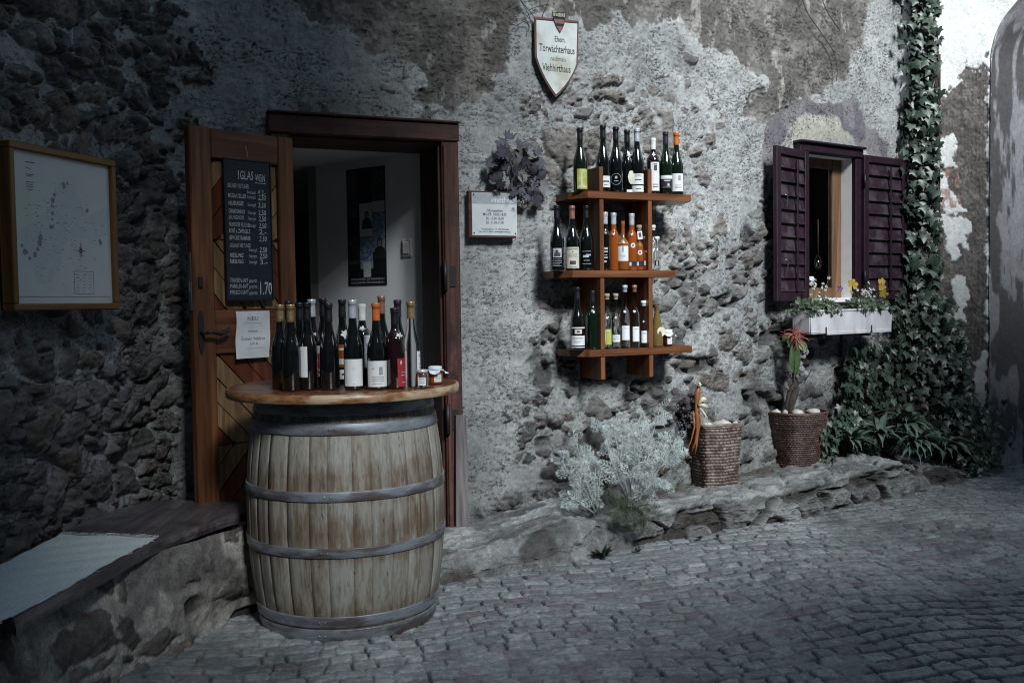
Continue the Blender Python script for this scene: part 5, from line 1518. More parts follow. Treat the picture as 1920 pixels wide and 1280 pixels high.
def patchset(t, p, f, H):
    m = MB()
    for z, a, b_, h in ((.36, -.5, .6, .022), (.31, -.3, .6, .016), (.26, -.4, .5, .008), (.21, -.3, .6, .014), (.14, -.5, .3, .02)): patch(m, p, z * H, z * H + h * .5, f + a * .8, f + b_ * .8, off=.0012, n=6, m=1)
    m.build('label_print', M_LPALE, t)
def disc_on(mb, prof, f, zc, rad, off, H):
    r = rad_at(prof, zc * H) + off; q = [(r * math.cos(f), r * math.sin(f), zc * H)]
    for k in range(20):
        a = 2 * math.pi * k / 20; q.append((r * math.cos(f + math.cos(a) * rad / r), r * math.sin(f + math.cos(a) * rad / r), zc * H + math.sin(a) * rad))
    mb.add(q, [(0, 1 + k, 1 + (k + 1) % 20) for k in range(20)])
def rnd_tag(t, prof, f, H, zc, an):
    m = MB(); disc_on(m, prof, f + an, zc, .0135, .0012, H); o = m.build('round_sticker', M_LWHITE, t)
    m = MB(); disc_on(m, prof, f + an, zc, .0055, .0020, H); m.build('sticker_mark', M_LRED, o)
def phototag(t, prof, f, H):
    M = Matrix.Rotation(f + .2, 4, 'Z') @ Matrix.Translation((.022, 0, .78 * H)) @ Matrix.Rotation(R(84), 4, 'Y') @ Matrix.Rotation(.08, 4, 'Z')
    o = MB().box(-.023, .023, -.0135, .0135, 0, .0006, M=M).build('hanging_tag', M_LWHITE, t)
    MB().box(-.015, .010, -.008, .008, .0007, .0010, M=M).build('tag_picture', M_LPRINT, o)
for px_, lv, bk_, H, shp, r, gl, cp, lb_, tg, dc in S1:
    kd = 'wine bottle' if shp in ('flute',) or (shp == 'claret' and r > .035) else 'liqueur bottle'
    bottle(shp, sp(px_, lv, bk_), H, r, gl, cp, lb_, G2, tg, deco=dc, capz={'spirit': .90, 'flask': .9}.get(shp, .80), kind=kd, name='wine_bottle' if kd == 'wine bottle' else 'liqueur_bottle')
jar(sp(1250, 2, .055), .092, .028, M_JAM, 'dark jam jar with cloth cover at the right end of the lowest board', turn=.5)
tm = MB()
tagp = sp(1238, 2, .03)
Mt = frame_from(tagp + Vector((0, 0, .085)), SE)
rt = build_in(MB().prism([(math.cos(a) * .027, math.sin(a) * .027) for a in np.linspace(0, 2 * math.pi, 24)[:-1]], 0, .001), 'round_tag', M_LCREAM, None, Mt)
props(rt, 'round cream paper tag hanging between the juice flask and the jam jar', 'tag')
# ================================================================== SHIELD SIGN
SM = WALL.frame(1042, 100, .055)
shield = empty('shield_sign', M=SM, label='white shield shaped sign with black lettering and a small striped crest', cat='sign')
M_ENAMEL = pmat('enamel', (.58, .62, .61), (.68, .71, .69), scale=16, rough=.35, bmp=.0003, c3=(.50, .49, .42), lo=.3, hi=.55)
M_SIGNRED = flat('sign_border', (.16, .07, .06), rough=.5); M_BLACK = flat('black_enamel', (.012, .010, .014), rough=.4)
def outline(M, pts): return [pl(M, *p) for p in pts]
def arcpts(a, b_, bulge, n=8):
    out = []
    for k in range(n):
        t = k / n; x = a[0] + (b_[0] - a[0]) * t; y = a[1] + (b_[1] - a[1]) * t; q = 4 * t * (1 - t) * bulge
        dx, dy = b_[0] - a[0], b_[1] - a[1]; L = math.hypot(dx, dy); out.append((x - dy / L * q, y + dx / L * q))
    return out
sh_pts = arcpts((1084, 40), (1001, 32), 0, 3) + arcpts((1001, 32), (1002, 106), 0, 3) + arcpts((1002, 106), (1041, 183), 4) + arcpts((1041, 183), (1082, 122), 5) + arcpts((1082, 122), (1084, 40), 0, 3)
O = outline(SM, sh_pts)
cx = sum(x for x, y in O) / len(O); cy = sum(y for x, y in O) / len(O)
def shrink(P, k): return [(cx + (x - cx) * k, cy + (y - cy) * k) for x, y in P]
ar = sum(O[i][0] * O[(i + 1) % len(O)][1] - O[(i + 1) % len(O)][0] * O[i][1] for i in range(len(O)))
if ar < 0: O = O[::-1]
build_in(MB().prism(O, 0, .008), 'plate', M_SIGNRED, shield, SM)
build_in(MB().prism(shrink(O, .955), .0082, .0092), 'black_border', M_BLACK, shield, SM)
build_in(MB().prism(shrink(O, .925), .0094, .0105), 'enamel_face', M_ENAMEL, shield, SM)
tx = MB()
def stext(s, px, py, wpx, size, tilt=-.01, ys=1.5, bold=.0):
    x, y = pl(SM, px, py); x2, _ = pl(SM, px + wpx / 2, py); x1, _ = pl(SM, px - wpx / 2, py)
    text_into(tx, s, size, x, y - size * .35 * ys, SM.inverted() @ SM, maxw=(x2 - x1), ys=ys, bold=bold, rot=tilt, z=.0108)
stext('Ehem.', 1048.5, 75, 20, .030, bold=.0003); stext('Torwächterhaus', 1043, 93, 66, .034, bold=.0004, ys=1.7); stext('nachmals', 1045, 111.5, 28, .024, bold=.0)
stext('Viehhirthaus', 1042, 128.5, 53, .034, bold=.0004, ys=1.7)
build_in(tx, 'lettering', M_BLACK, shield, SM)
CO = outline(SM, [(1059, 25.6), (1033, 24)] + arcpts((1033, 24), (1048, 64), 3)[1:] + arcpts((1048, 64), (1059, 25.6), 3))
arr = sum(CO[i][0] * CO[(i + 1) % len(CO)][1] - CO[(i + 1) % len(CO)][0] * CO[i][1] for i in range(len(CO)))
if arr < 0: CO = CO[::-1]
crest = build_in(MB().prism(CO, .011, .014), 'crest', M_BLACK, shield, SM)
def clip_band(P, y0, y1):
    def clip(P, c, s):
        out = []
        for i in range(len(P)):
            a, b_ = P[i], P[(i + 1) % len(P)]; ia, ib = (a[1] - c) * s >= 0, (b_[1] - c) * s >= 0
            if ia: out.append(a)
            if ia != ib: t = (c - a[1]) / (b_[1] - a[1]); out.append((a[0] + (b_[0] - a[0]) * t, c))
        return out
    return clip(clip(P, y0, 1), y1, -1)
ccx = sum(x for x, y in CO) / len(CO); ccy = sum(y for x, y in CO) / len(CO)
CI = [(ccx + (x - ccx) * .88, ccy + (y - ccy) * .92) for x, y in CO]
M_CRED = flat('crest_red', (.22, .09, .09), rough=.5); M_CGOLD = flat('crest_gold', (.36, .33, .24), rough=.5)
def cyv(py): return pl(SM, 1046, py)[1]
cr = MB()
for a, b_ in ((46, 38), (63, 51)): cr.prism(clip_band(CI, cyv(a), cyv(b_)), .0142, .0150)
build_in(cr, 'red_bars', M_CRED, crest, SM)
build_in(MB().prism(clip_band(CI, cyv(33), cyv(25)), .0142, .0150), 'gold_field', M_CGOLD, crest, SM)
rg = MB()
for px_ in (1041.5, 1052): 
    x, y = pl(SM, px_, 29.5); rg.tube([(x + math.cos(a) * .009, y + math.sin(a) * .009, .0158) for a in np.linspace(0, 2 * math.pi, 15)], .0012, 5, caps=False)
build_in(rg, 'rings', M_BLACK, crest, SM)

# ================================================================== OPENING HOURS PLAQUE
PMx = WALL.frame(924, 402, .045)
M_PBOARD = wood('plaque_board', (.06, .022, .018), (.12, .045, .035), 'X', scale=4, rough=.6)
M_PMETAL = pmat('plaque_plate', (.56, .60, .61), (.64, .67, .68), scale=10, rough=.35, bmp=.0001)
plq = empty('hours_plaque', M=PMx, label='white metal opening hours plate on a dark wooden board right of the doorway', cat='plaque')
def rect_px(mb, M, x0, y0, x1, y1, z0, z1, bev=0):
    a = pl(M, x0, (y0 + y1) / 2)[0]; b_ = pl(M, x1, (y0 + y1) / 2)[0]; t = pl(M, (x0 + x1) / 2, y0)[1]; u = pl(M, (x0 + x1) / 2, y1)[1]
    mb.box(a, b_, u, t, z0, z1, bev=bev); return a, b_, u, t
mb = MB(); rect_px(mb, PMx, 878, 359, 967, 446, -.03, .006, .003); build_in(mb, 'board', M_PBOARD, plq, PMx)
mb = MB(); a, b_, u, t = rect_px(mb, PMx, 884, 362, 968, 442, .0062, .009, .0006); plate = build_in(mb, 'plate', M_PMETAL, plq, PMx)
M_BAND = flat('plaque_band', (.36, .39, .42), rough=.4)
mb = MB(); rect_px(mb, PMx, 884.5, 362.5, 967.5, 383, .0091, .0095); build_in(mb, 'header_band', M_BAND, plate, PMx)
tw, td = MB(), MB()
xc = (a + b_) / 2; W_ = b_ - a; Hh = t - u
text_into(tw, 'vinothek', .042, xc + W_ * .16, t - Hh * .225, I4, maxw=W_ * .50, z=.0098, bold=.0006); build_in(tw, 'header_lettering', M_LWHITE, plate, PMx)
for s_, y, w, sz_ in (('Öffnungszeiten:', .44, .36, .018), ('MO-FR  10.00-18.00', .535, .52, .022), ('SA  10.00-18.00', .63, .40, .022), ('SO  11.00-17.00', .725, .40, .022), ('Torwächterhaus Nr. 43 · 3601 Dürnstein', .865, .62, .011), ('Tel. +43 2711 80847 · vinothek@duernstein.at', .925, .70, .011)):
    text_into(td, s_, sz_, xc, t - Hh * y, I4, maxw=W_ * w, z=.0098, bold=.0002)
build_in(td, 'lettering', M_INK, plate, PMx)
sc_ = MB()
for qx in (a + .010, b_ - .010):
    for qy in (t - .012, u + .012): sc_.lathe([(.0045, .0091), (.004, .011), (.0001, .0115)], 10, M=Matrix.Translation((qx, qy, 0)))
build_in(sc_, 'screws', M_IRON, plate, PMx)

# ================================================================== FRAMED MAP ON THE LEFT WALL
A_ = at_y(17, 420, 3.46); B_ = at_y(217, 440, 4.00)
e_ = (B_ - A_); e_.z = 0
MW = e_.length
zt_ = at_y(8, 262, 3.46).z; zb_ = at_y(25, 583, 3.46).z
MM = frame_from((A_.x, A_.y, zb_), e_)
MH = zt_ - zb_
mp = empty('framed_map', M=MM, label='large framed vineyard map behind glass on the dark rubble wall left of the door', cat='framed map')
M_OAKX = wood('map_frame_rail', (.16, .075, .022), (.30, .15, .05), 'X', scale=3, rough=.45); M_OAKY = wood('map_frame_stile', (.16, .075, .022), (.30, .15, .05), 'Y', scale=3, rough=.45)
fw = .026
for q_ in (0, MH - fw): build_in(MB().box(0, MW, q_, q_ + fw, -.045, .012, bev=.004), 'frame_rail', M_OAKX, mp, MM)
for q_ in (0, MW - fw): build_in(MB().box(q_, q_ + fw, fw, MH - fw, -.045, .0115, bev=.004), 'frame_stile', M_OAKY, mp, MM)
M_MAPP = flat('map_paper', (.50, .53, .54), rough=.5, var=.03, scale=8)
mpb = build_in(MB().box(fw, MW - fw, fw, MH - fw, -.02, -.006), 'map_sheet', M_MAPP, mp, MM)
build_in(MB().box(-.0, MW - .0, .0, MH, -.05, -.0455), 'backing', M_IRON, mp, MM)
M_MBLUE = flat('map_blue', (.45, .495, .53), rough=.6, var=.05); M_MPUR = flat('map_vineyard', (.22, .21, .27), rough=.6)
q = MB()
def mxy(u, v): return (fw + u * (MW - 2 * fw), MH - fw - v * (MH - 2 * fw))
def mpoly(mb, P, z0, z1):
    P = [mxy(*p) for p in P]
    ar = sum(P[i][0] * P[(i + 1) % len(P)][1] - P[(i + 1) % len(P)][0] * P[i][1] for i in range(len(P)))
    mb.prism(P if ar > 0 else P[::-1], z0, z1)
mpoly(q, [(.06, .52), (.22, .44), (.36, .35), (.42, .20), (.52, .15), (.60, .18), (.68, .30), (.74, .40), (.84, .34), (.97, .30), (.98, .48), (.80, .56), (.62, .53), (.48, .60), (.44, .74), (.34, .86), (.20, .88), (.17, .70), (.08, .64)], -.0058, -.0056)
build_in(q, 'map_area', M_MBLUE, mpb, MM)
q = MB(); rr = random.Random(8)
def blobat(u, v, s, n=9): mpoly(q, [(u + math.cos(k / n * 6.283) * s * rr.uniform(.5, 1.2), v + math.sin(k / n * 6.283) * s * rr.uniform(.5, 1.2)) for k in range(n)], -.0055, -.0053)
for u, v in ((.40, .26), (.385, .30), (.38, .34), (.375, .39), (.37, .43), (.365, .48), (.50, .19), (.54, .17), (.24, .60), (.22, .64), (.19, .68), (.14, .70), (.10, .66), (.07, .62), (.25, .56), (.74, .34), (.88, .56)): blobat(u, v, rr.uniform(.012, .026))
build_in(q, 'vineyards', M_MPUR, mpb, MM)
q = MB(); z0_, z1_ = -.0052, -.0050
def hl(u0, u1, v, h=.002): 
    x0_, y0_ = mxy(u0, v); x1_, _ = mxy(u1, v); q.box(x0_, x1_, y0_ - h / 2, y0_ + h / 2, z0_, z1_)
for k in range(150):
    u = rr.gauss(.5, .2); v = rr.gauss(.5, .2)
    if .05 < u < .93 and .12 < v < .9: hl(u, u + rr.uniform(.008, .03), v, .0012)
hl(.02, .98, .955, .0012); hl(.94, .985, .975, .002)
for v in (.80, .823, .846, .869, .892, .915):
    for u in (.60, .67, .74): hl(u, u + .03, v, .0012)
for a, b_ in (((.58, .775), (.79, .775)), ((.58, .935), (.79, .935))): hl(a[0], b_[0], a[1], .0012)
for u in (.58, .79):
    x_, y_ = mxy(u, .775); _, y2 = mxy(u, .935); q.box(x_ - .0006, x_ + .0006, y2, y_, z0_, z1_)
cu_, cv_ = mxy(.66, .63)
for k in range(8):
    a = k * math.pi / 4; L = .030 if k % 2 == 0 else .016
    q.add([(cu_ + math.cos(a) * L, cv_ + math.sin(a) * L * 1.3, z1_), (cu_ + math.cos(a + .9) * .004, cv_ + math.sin(a + .9) * .004, z1_), (cu_ + math.cos(a - .9) * .004, cv_ + math.sin(a - .9) * .004, z1_)], [(0, 1, 2)])
for v, w in ((.07, .09), (.11, .05), (.15, .08), (.16, .06), (.20, .07), (.215, .06), (.23, .07), (.25, .06)): hl(.13, .13 + w, v, .003 if w > .08 else .002)
build_in(q, 'map_print', M_INK, mpb, MM)

# ================================================================== WALL BENCH
def along(pts, z): return [at_z(px, py, z) for px, py in pts]
BZ = .43
frt = along([(28, 1166), (64, 1141), (128, 1105), (190, 1072), (258, 1033), (300, 1012), (365, 989), (415, 971), (470, 955), (520, 945)], BZ)
bck = along([(-150, 1150), (-60, 1090), (6, 1052), (80, 1017), (116, 1000), (148, 976), (190, 960), (255, 946), (297, 936), (360, 938), (440, 940), (520, 935)], BZ)
def resample(P, n):
    P = [Vector(p) for p in P]; L = [0]
    for a, b_ in zip(P, P[1:]): L.append(L[-1] + (b_ - a).length)
    out = []
    for k in range(n):
        t = L[-1] * k / (n - 1); j = max(0, min(len(P) - 2, int(np.searchsorted(L, t, 'right')) - 1))
        out.append(P[j].lerp(P[j + 1], (t - L[j]) / (L[j + 1] - L[j])))
    return out
nb = 70
f_, b2_ = resample(frt, nb), resample([p for p in bck[1:]], nb)
M_BTOP = wood('bench_top_wood', (.055, .048, .052), (.16, .145, .15), 'Y', scale=4, rough=.36, spec=.5, c3=(.06, .04, .05), rings=True)
bench = empty('wall_bench', (f_[20].x, f_[20].y, 0), 'curved wooden bench seat on a rough plastered stone base along the left wall', 'bench')
bi = bench.matrix_world; bench_inv = Matrix.Translation(-Vector((f_[20].x, f_[20].y, 0)))
rr = random.Random(2)
vs = []; fs = []; nw_ = 26; tk = .042
for i in range(nb):
    for j in range(nw_ + 1):
        p = f_[i].lerp(b2_[i], j / nw_); w = .0025 * math.sin(i * .5 + j * .2)
        vs.append((p.x, p.y, BZ + w * .4 + (-.004 if j == 0 else 0)))
for i in range(nb - 1):
    for j in range(nw_): fs.append((i * (nw_ + 1) + j, (i + 1) * (nw_ + 1) + j, (i + 1) * (nw_ + 1) + j + 1, i * (nw_ + 1) + j + 1))
# worn front edge, underside and near end
o = len(vs)
for i in range(nb):
    nrm = (f_[i] - b2_[i]).normalized(); ed_ = rr.uniform(-.004, .004)
    for dz, k in ((-.006, .004 + ed_), (-tk * .5, .007 + ed_), (-tk, .001 + ed_), (-tk, -.06)):
        p = f_[i] + nrm * k; vs.append((p.x, p.y, BZ + dz))
for i in range(nb - 1):
    a, c = i * (nw_ + 1), (i + 1) * (nw_ + 1)
    fs.append((a, o + i * 4, o + (i + 1) * 4, c))
    for k in range(3): fs.append((o + i * 4 + k, o + i * 4 + k + 1, o + (i + 1) * 4 + k + 1, o + (i + 1) * 4 + k))
# closed near end
ne = len(vs)
for j in range(nw_ + 1):
    p = f_[0].lerp(b2_[0], j / nw_); vs.append((p.x, p.y, BZ - tk))
for j in range(nw_): fs.append((j, j + 1, ne + j + 1, ne + j))
mb = MB().add(vs, fs, True, M=bench_inv)
mb.sm = [i < (nb - 1) * nw_ for i in range(len(fs))]
mb.build('seat', M_BTOP, bench)
# masonry base
BASE = Plan([(p.x, p.y) for p in along([(-420, 1800), (-160, 1560), (90, 1372), (255, 1274), (347, 1226), (430, 1180), (500, 1150)], 0)])
s2 = np.arange(0, BASE.L, .007); z2_ = np.arange(-.03, BZ - tk + .002, .007)
S, Z = np.meshgrid(s2, z2_, indexing='ij')
c1, h1, ra, rb, ly = stones(.17, .12, np.full(S.shape, .42), 501, .5)
dd = .025 * fbm(S * 3, Z * 3, 4, 502) + .006 * fbm(S * 14, Z * 14, 4, 503) + c1 * h1 * .03 - .012 * c1 + .002 * fbm(S * 40, Z * 40, 3, 504)
hole = sstep(.28, .14, vnoise(S * 6, Z * 7, 505)); dd -= .03 * hole
dd -= .05 * sstep(.20, .40, Z)
bc = lerp(np.broadcast_to(rgb(.38, .36, .335), S.shape + (3,)), rgb(.24, .225, .21), sstep(-.3, .5, fbm(S * 5, Z * 5, 5, 506, .6)))
bc = lerp(bc, lerp(np.broadcast_to(rgb(.07, .06, .055), S.shape + (3,)), rgb(.15, .12, .11), ra), c1 * .9)
bc = lerp(bc, rgb(.04, .035, .035), hole)
bc = lerp(bc, rgb(.06, .055, .055), sstep(.1, .5, fbm(S * 3.2 + 4, Z * 3.2, 4, 507)) * .7)
X, Y, NX, NY = BASE.pos(S, -.03)
V = np.stack([X + NX * dd - bench.location.x, Y + NY * dd - bench.location.y, Z], -1).reshape(-1, 3)
add_obj('base', mesh_np('base', V, grid_faces(len(s2), len(z2_)), cols={'col': bc.reshape(-1, 3)}), M_LEDGE, bench)

# ---- woven runner on the bench
cf = along([(-60, 1205), (0, 1165), (27, 1152), (62, 1136), (128, 1100), (190, 1063), (267, 1022), (296, 1007)], BZ + .004)
cbk = along([(-260, 1230), (-150, 1150), (-60, 1093), (4, 1056), (55, 1030), (95, 1010), (113, 1001)], BZ + .004)
cf2, cb2 = resample(cf, 60), resample(cbk, 60)
M_RUN = pmat('woven_runner', (.50, .55, .56), (.68, .73, .73), scale=150, stretch=(1, .25, 1), rough=.95, bmp=.002, c3=(.60, .64, .64))
run = empty('table_runner', (cf2[30].x, cf2[30].y, BZ), 'pale woven cloth runner with frayed ends spread on the bench', 'cloth runner')
ri = Matrix.Translation(-Vector((cf2[30].x, cf2[30].y, BZ)))
vs = []; fs = []; nr = 30
for i in range(60):
    for j in range(nr + 1):
        p = cf2[i].lerp(cb2[i], j / nr); vs.append((p.x + rr.uniform(-1, 1) * (.0012 if j in (0, nr) else 0), p.y, BZ + .0035 + .0015 * math.sin(i * .9 + j * .35)))
for i in range(59):
    for j in range(nr): fs.append((i * (nr + 1) + j, (i + 1) * (nr + 1) + j, (i + 1) * (nr + 1) + j + 1, i * (nr + 1) + j + 1))
MB().add(vs, fs, True, M=ri).build('cloth', M_RUN, run)
fr_ = MB(); 
for k in range(64):
    t = k / 63; p = cf2[-1].lerp(cb2[-1], t); dirn = (cf2[-1] - cf2[-5]).normalized()
    L = rr.uniform(.012, .045); sd = (cb2[-1] - cf2[-1]).normalized() * rr.uniform(-.025, .025)
    fr_.tube([p - dirn * .004 + Vector((0, 0, .001)), p + dirn * L * .5 + sd * .4 + Vector((0, 0, rr.uniform(.002, .006))), p + dirn * L + sd + Vector((0, 0, .001))], .0011, 4, M=ri)
for k in range(26):
    i = rr.randrange(2, 57); p = cf2[i]; nrm = (cf2[i] - cb2[i]).normalized()
    fr_.tube([p - nrm * .003, p + nrm * rr.uniform(.004, .012) + Vector((rr.uniform(-.01, .01), rr.uniform(-.01, .01), 0))], .0010, 4, M=ri)
fr_.build('fringe', M_RUN, run)
# ================================================================== PLANT HELPERS
def basis(n, t):
    """matrix with z = n (leaf normal) and y = t (leaf tip direction)"""
    n = Vector(n).normalized(); t = Vector(t); t = (t - n * t.dot(n)).normalized(); x = t.cross(n)
    return Matrix((x, t, n)).transposed().to_4x4()
IVY = [(0, -.02), (.22, -.22), (.46, -.16), (.40, .10), (.62, .34), (.34, .40), (.20, .62), (0, 1.0), (-.20, .62), (-.34, .40), (-.62, .34), (-.40, .10), (-.46, -.16), (-.22, -.22)]
VINE = [(0, -.05), (.18, -.28), (.42, -.30), (.44, -.05), (.70, .02), (.56, .22), (.72, .45), (.42, .46), (.36, .72), (.16, .66), (0, 1.0), (-.16, .66), (-.36, .72), (-.42, .46), (-.72, .45), (-.56, .22), (-.70, .02), (-.44, -.05), (-.42, -.30), (-.18, -.28)]
def leaf(mb, pos, n, t, size, shape, col, curl=.12, rr=random, vein=1.35):
    M = basis(n, t); M.translation = pos
    k = len(shape); vs = [(0, .22 * size, .05 * size)]
    vn = []
    for i, (x, y) in enumerate(shape):
        r = math.hypot(x, y - .2)
        z = -curl * r * r * size + (-.10 * abs(x) * size) + rr.uniform(-.03, .03) * size
        vs.append((x * size, y * size, z))
    fs = [(0, 1 + i, 1 + (i + 1) % k) for i in range(k)]
    o = len(mb.v)
    mb.add(vs, fs, True, M)
    c2 = tuple(min(1, c * vein) for c in col)
    mb.c[o] = c2
    for i, (x, y) in enumerate(shape): mb.c[o + 1 + i] = c2 if (shape is IVY and i in (7, 4, 10)) else col
def strap(mb, pos, dirn, L, w, col, droop=.8, rr=random, seg=6, up0=.9, fold=.25):
    """long arching leaf"""
    d = Vector(dirn).normalized(); side = d.cross(Vector((0, 0, 1))).normalized()
    p = Vector(pos); el = up0; pts = []; vs = []; fs = []
    for i in range(seg + 1):
        t = i / seg; ww = w * (math.sin(min(1, t * 1.15 + .12) * math.pi) ** .7 if t < .9 else .35 * (1 - t) * 10) * .5
        ww = max(ww, w * .04)
        nrm = Vector((-d.x * math.sin(el), -d.y * math.sin(el), math.cos(el)))
        vs += [p + side * ww + nrm * ww * fold, p, p - side * ww + nrm * ww * fold]
        p = p + (Vector((d.x, d.y, 0)) * math.cos(el) + Vector((0, 0, 1)) * math.sin(el)) * (L / seg); el -= droop * 2.0 / seg
    for i in range(seg):
        a = i * 3; fs += [(a, a + 1, a + 4, a + 3), (a + 1, a + 2, a + 5, a + 4)]
    o = len(mb.v); mb.add(vs, fs, True)
    for i in range(seg + 1):
        mb.c[o + i * 3] = col; mb.c[o + i * 3 + 2] = col; mb.c[o + i * 3 + 1] = tuple(min(1, c * 1.5) for c in col)
def pinnate(mb, pos, n, t, L, col, rr=random, pairs=6, wid=.045, lobew=.10):
    """deeply cut felted leaf, as of a silver ragwort"""
    M = basis(n, t); M.translation = pos
    def blade(x, y, ang, l, w, z0):
        dx, dy = math.sin(ang), math.cos(ang); sx, sy = dy, -dx
        pts = [(x - sx * w * .35, y - sy * w * .35, z0), (x + dx * l * .55 - sx * w * .55, y + dy * l * .55 - sy * w * .55, z0 - l * .05),
               (x + dx * l * .95 - sx * w * .25, y + dy * l * .95 - sy * w * .25, z0 - l * .18), (x + dx * l, y + dy * l, z0 - l * .2), (x + dx * l * .95 + sx * w * .25, y + dy * l * .95 + sy * w * .25, z0 - l * .18),
               (x + dx * l * .55 + sx * w * .55, y + dy * l * .55 + sy * w * .55, z0 - l * .05), (x + sx * w * .35, y + sy * w * .35, z0)]
        mb.add(pts, [(0, 1, 5, 6), (1, 2, 4, 5), (2, 3, 4)], True, M, col)
    bend = rr.uniform(.1, .5); zz = lambda y: -bend * y * y / L
    mb.add([(-L * .018, 0, 0), (L * .018, 0, 0), (L * .014, L * .9, zz(L * .9)), (-L * .014, L * .9, zz(L * .9))], [(0, 1, 2, 3)], False, M, col)
    for k in range(pairs):
        f = (k + .6) / (pairs + .3); y = L * (.18 + .72 * f); l = L * .46 * math.sin(math.pi * (.22 + .68 * f)) * rr.uniform(.85, 1.15)
        for s in (-1, 1):
            a = s * (1.05 - .35 * f + rr.uniform(-.1, .1)); w = L * lobew * .30
            blade(0, y, a, l, w, zz(y))
            ex, ey = math.sin(a) * l * .5, y + math.cos(a) * l * .5
            blade(ex, ey, a - s * .65, l * .45, w * .7, zz(y) - l * .06); blade(ex, ey, a + s * .6, l * .42, w * .7, zz(y) - l * .06)
    blade(0, L * .88, 0, L * .22, L * lobew * .5, zz(L * .88)); blade(0, L * .86, .6, L * .17, L * lobew * .4, zz(L * .88)); blade(0, L * .86, -.6, L * .17, L * lobew * .4, zz(L * .88))
def bez(a, b, c, n=7):
    a, b, c = Vector(a), Vector(b), Vector(c)
    return [a * (1 - t) ** 2 + b * 2 * t * (1 - t) + c * t * t for t in [i / (n - 1) for i in range(n)]]
M_IVY = leaf_mat('ivy_leaf', rough=.42, spec=.5); M_LEAF = leaf_mat('herb_leaf', rough=.5); M_SILV = leaf_mat('felted_leaf', rough=.9, spec=.1)
M_DRY = leaf_mat('dry_leaf', rough=.75, spec=.25); M_STEM = flat('woody_stem', (.07, .05, .04), rough=.85); M_GSTEM = flat('green_stem', (.07, .10, .04), rough=.6)
M_SSTEM = flat('felted_stem', (.28, .30, .29), rough=.9)

# ================================================================== IVY
rr = random.Random(31)
def in_poly(x, y, P):
    c = False
    for i in range(len(P)):
        (x0, y0), (x1, y1) = P[i], P[(i + 1) % len(P)]
        if (y0 > y) != (y1 > y) and x < (x1 - x0) * (y - y0) / (y1 - y0) + x0: c = not c
    return c
COLP = [(1697, -110), (1754, -110), (1756, 120), (1760, 250), (1757, 400), (1764, 560), (1790, 600), (1690, 620), (1688, 540), (1700, 500), (1694, 300)]
MASSP = [(1676, 540), (1780, 560), (1800, 610), (1812, 650), (1818, 720), (1842, 790), (1790, 850), (1600, 850), (1540, 850), (1545, 790), (1578, 760), (1585, 690), (1600, 655), (1680, 640)]
CORNER_PX = 1709
def surf(px, py, off):
    pl_ = WALL if px < CORNER_PX else GATE
    _, _, p = pl_.hit(px, py, off); s, _, _ = pl_.hit(px, py, 0); _, _, nx, ny = pl_.pos(s)
    return p, Vector((float(nx), float(ny), 0))
ivy = empty('ivy', (2.93, 7.15, 0), 'dark green ivy climbing the corner in a tall column and spreading below', 'ivy')
mi = MB(); Ti = Matrix.Translation((-2.93, -7.15, 0))
def ivy_leaves(P, n, off0, off1, smin, smax, dark=1.0):
    xs = [p[0] for p in P]; ys = [p[1] for p in P]; k = 0
    while k < n:
        px, py = rr.uniform(min(xs) - 6, max(xs) + 6), rr.uniform(min(ys) - 6, max(ys) + 6)
        if not in_poly(px + rr.gauss(0, 4), py + rr.gauss(0, 4), P): continue
        k += 1
        p, nrm = surf(px, py, rr.uniform(off0, off1))
        tilt = Vector((rr.gauss(0, .38), rr.gauss(0, .2), rr.gauss(.35, .35)))
        n_ = (nrm + tilt).normalized(); t_ = Vector((rr.gauss(0, .55), rr.gauss(0, .25), -1))
        g = rr.random(); v = rr.uniform(.55, 1.05) * dark
        col = (.024 * v + .008 * g, .038 * v + .010 * g, .028 * v + .008 * g)
        if g > .86: col = (.075, .092, .072)
        leaf(mi, p, n_, t_, rr.uniform(smin, smax), IVY, col, rr=rr, vein=1.6)
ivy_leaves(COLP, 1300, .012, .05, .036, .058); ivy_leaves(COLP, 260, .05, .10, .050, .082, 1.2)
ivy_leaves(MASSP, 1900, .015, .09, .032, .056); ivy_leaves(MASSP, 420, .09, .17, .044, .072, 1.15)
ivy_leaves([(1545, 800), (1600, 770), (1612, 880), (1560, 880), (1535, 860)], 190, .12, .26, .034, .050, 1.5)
mi.v = [tuple(Ti @ Vector(v)) for v in mi.v]
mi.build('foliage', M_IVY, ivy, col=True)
st = MB()
for k in range(22):
    x = rr.uniform(1696, 1760); y = rr.uniform(560, 860); pts = []
    for q in range(9):
        p, _n = surf(max(1600, min(1800, x)), y, rr.uniform(.010, .03)); pts.append(Ti @ p); y -= rr.uniform(50, 90); x += rr.uniform(-16, 16); x = min(max(x, 1695), 1762)
    st.tube(pts, rr.uniform(.003, .008), 5)
for k in range(16):
    a, _n = surf(rr.uniform(1640, 1790), rr.uniform(780, 860), .03); b_, _n = surf(rr.uniform(1590, 1830), rr.uniform(620, 780), .08); c_, _n = surf(rr.uniform(1600, 1845), rr.uniform(600, 800), .12)
    st.tube([Ti @ q for q in bez(a, b_, c_)], .0025, 4)
st.build('stems', M_STEM, ivy)

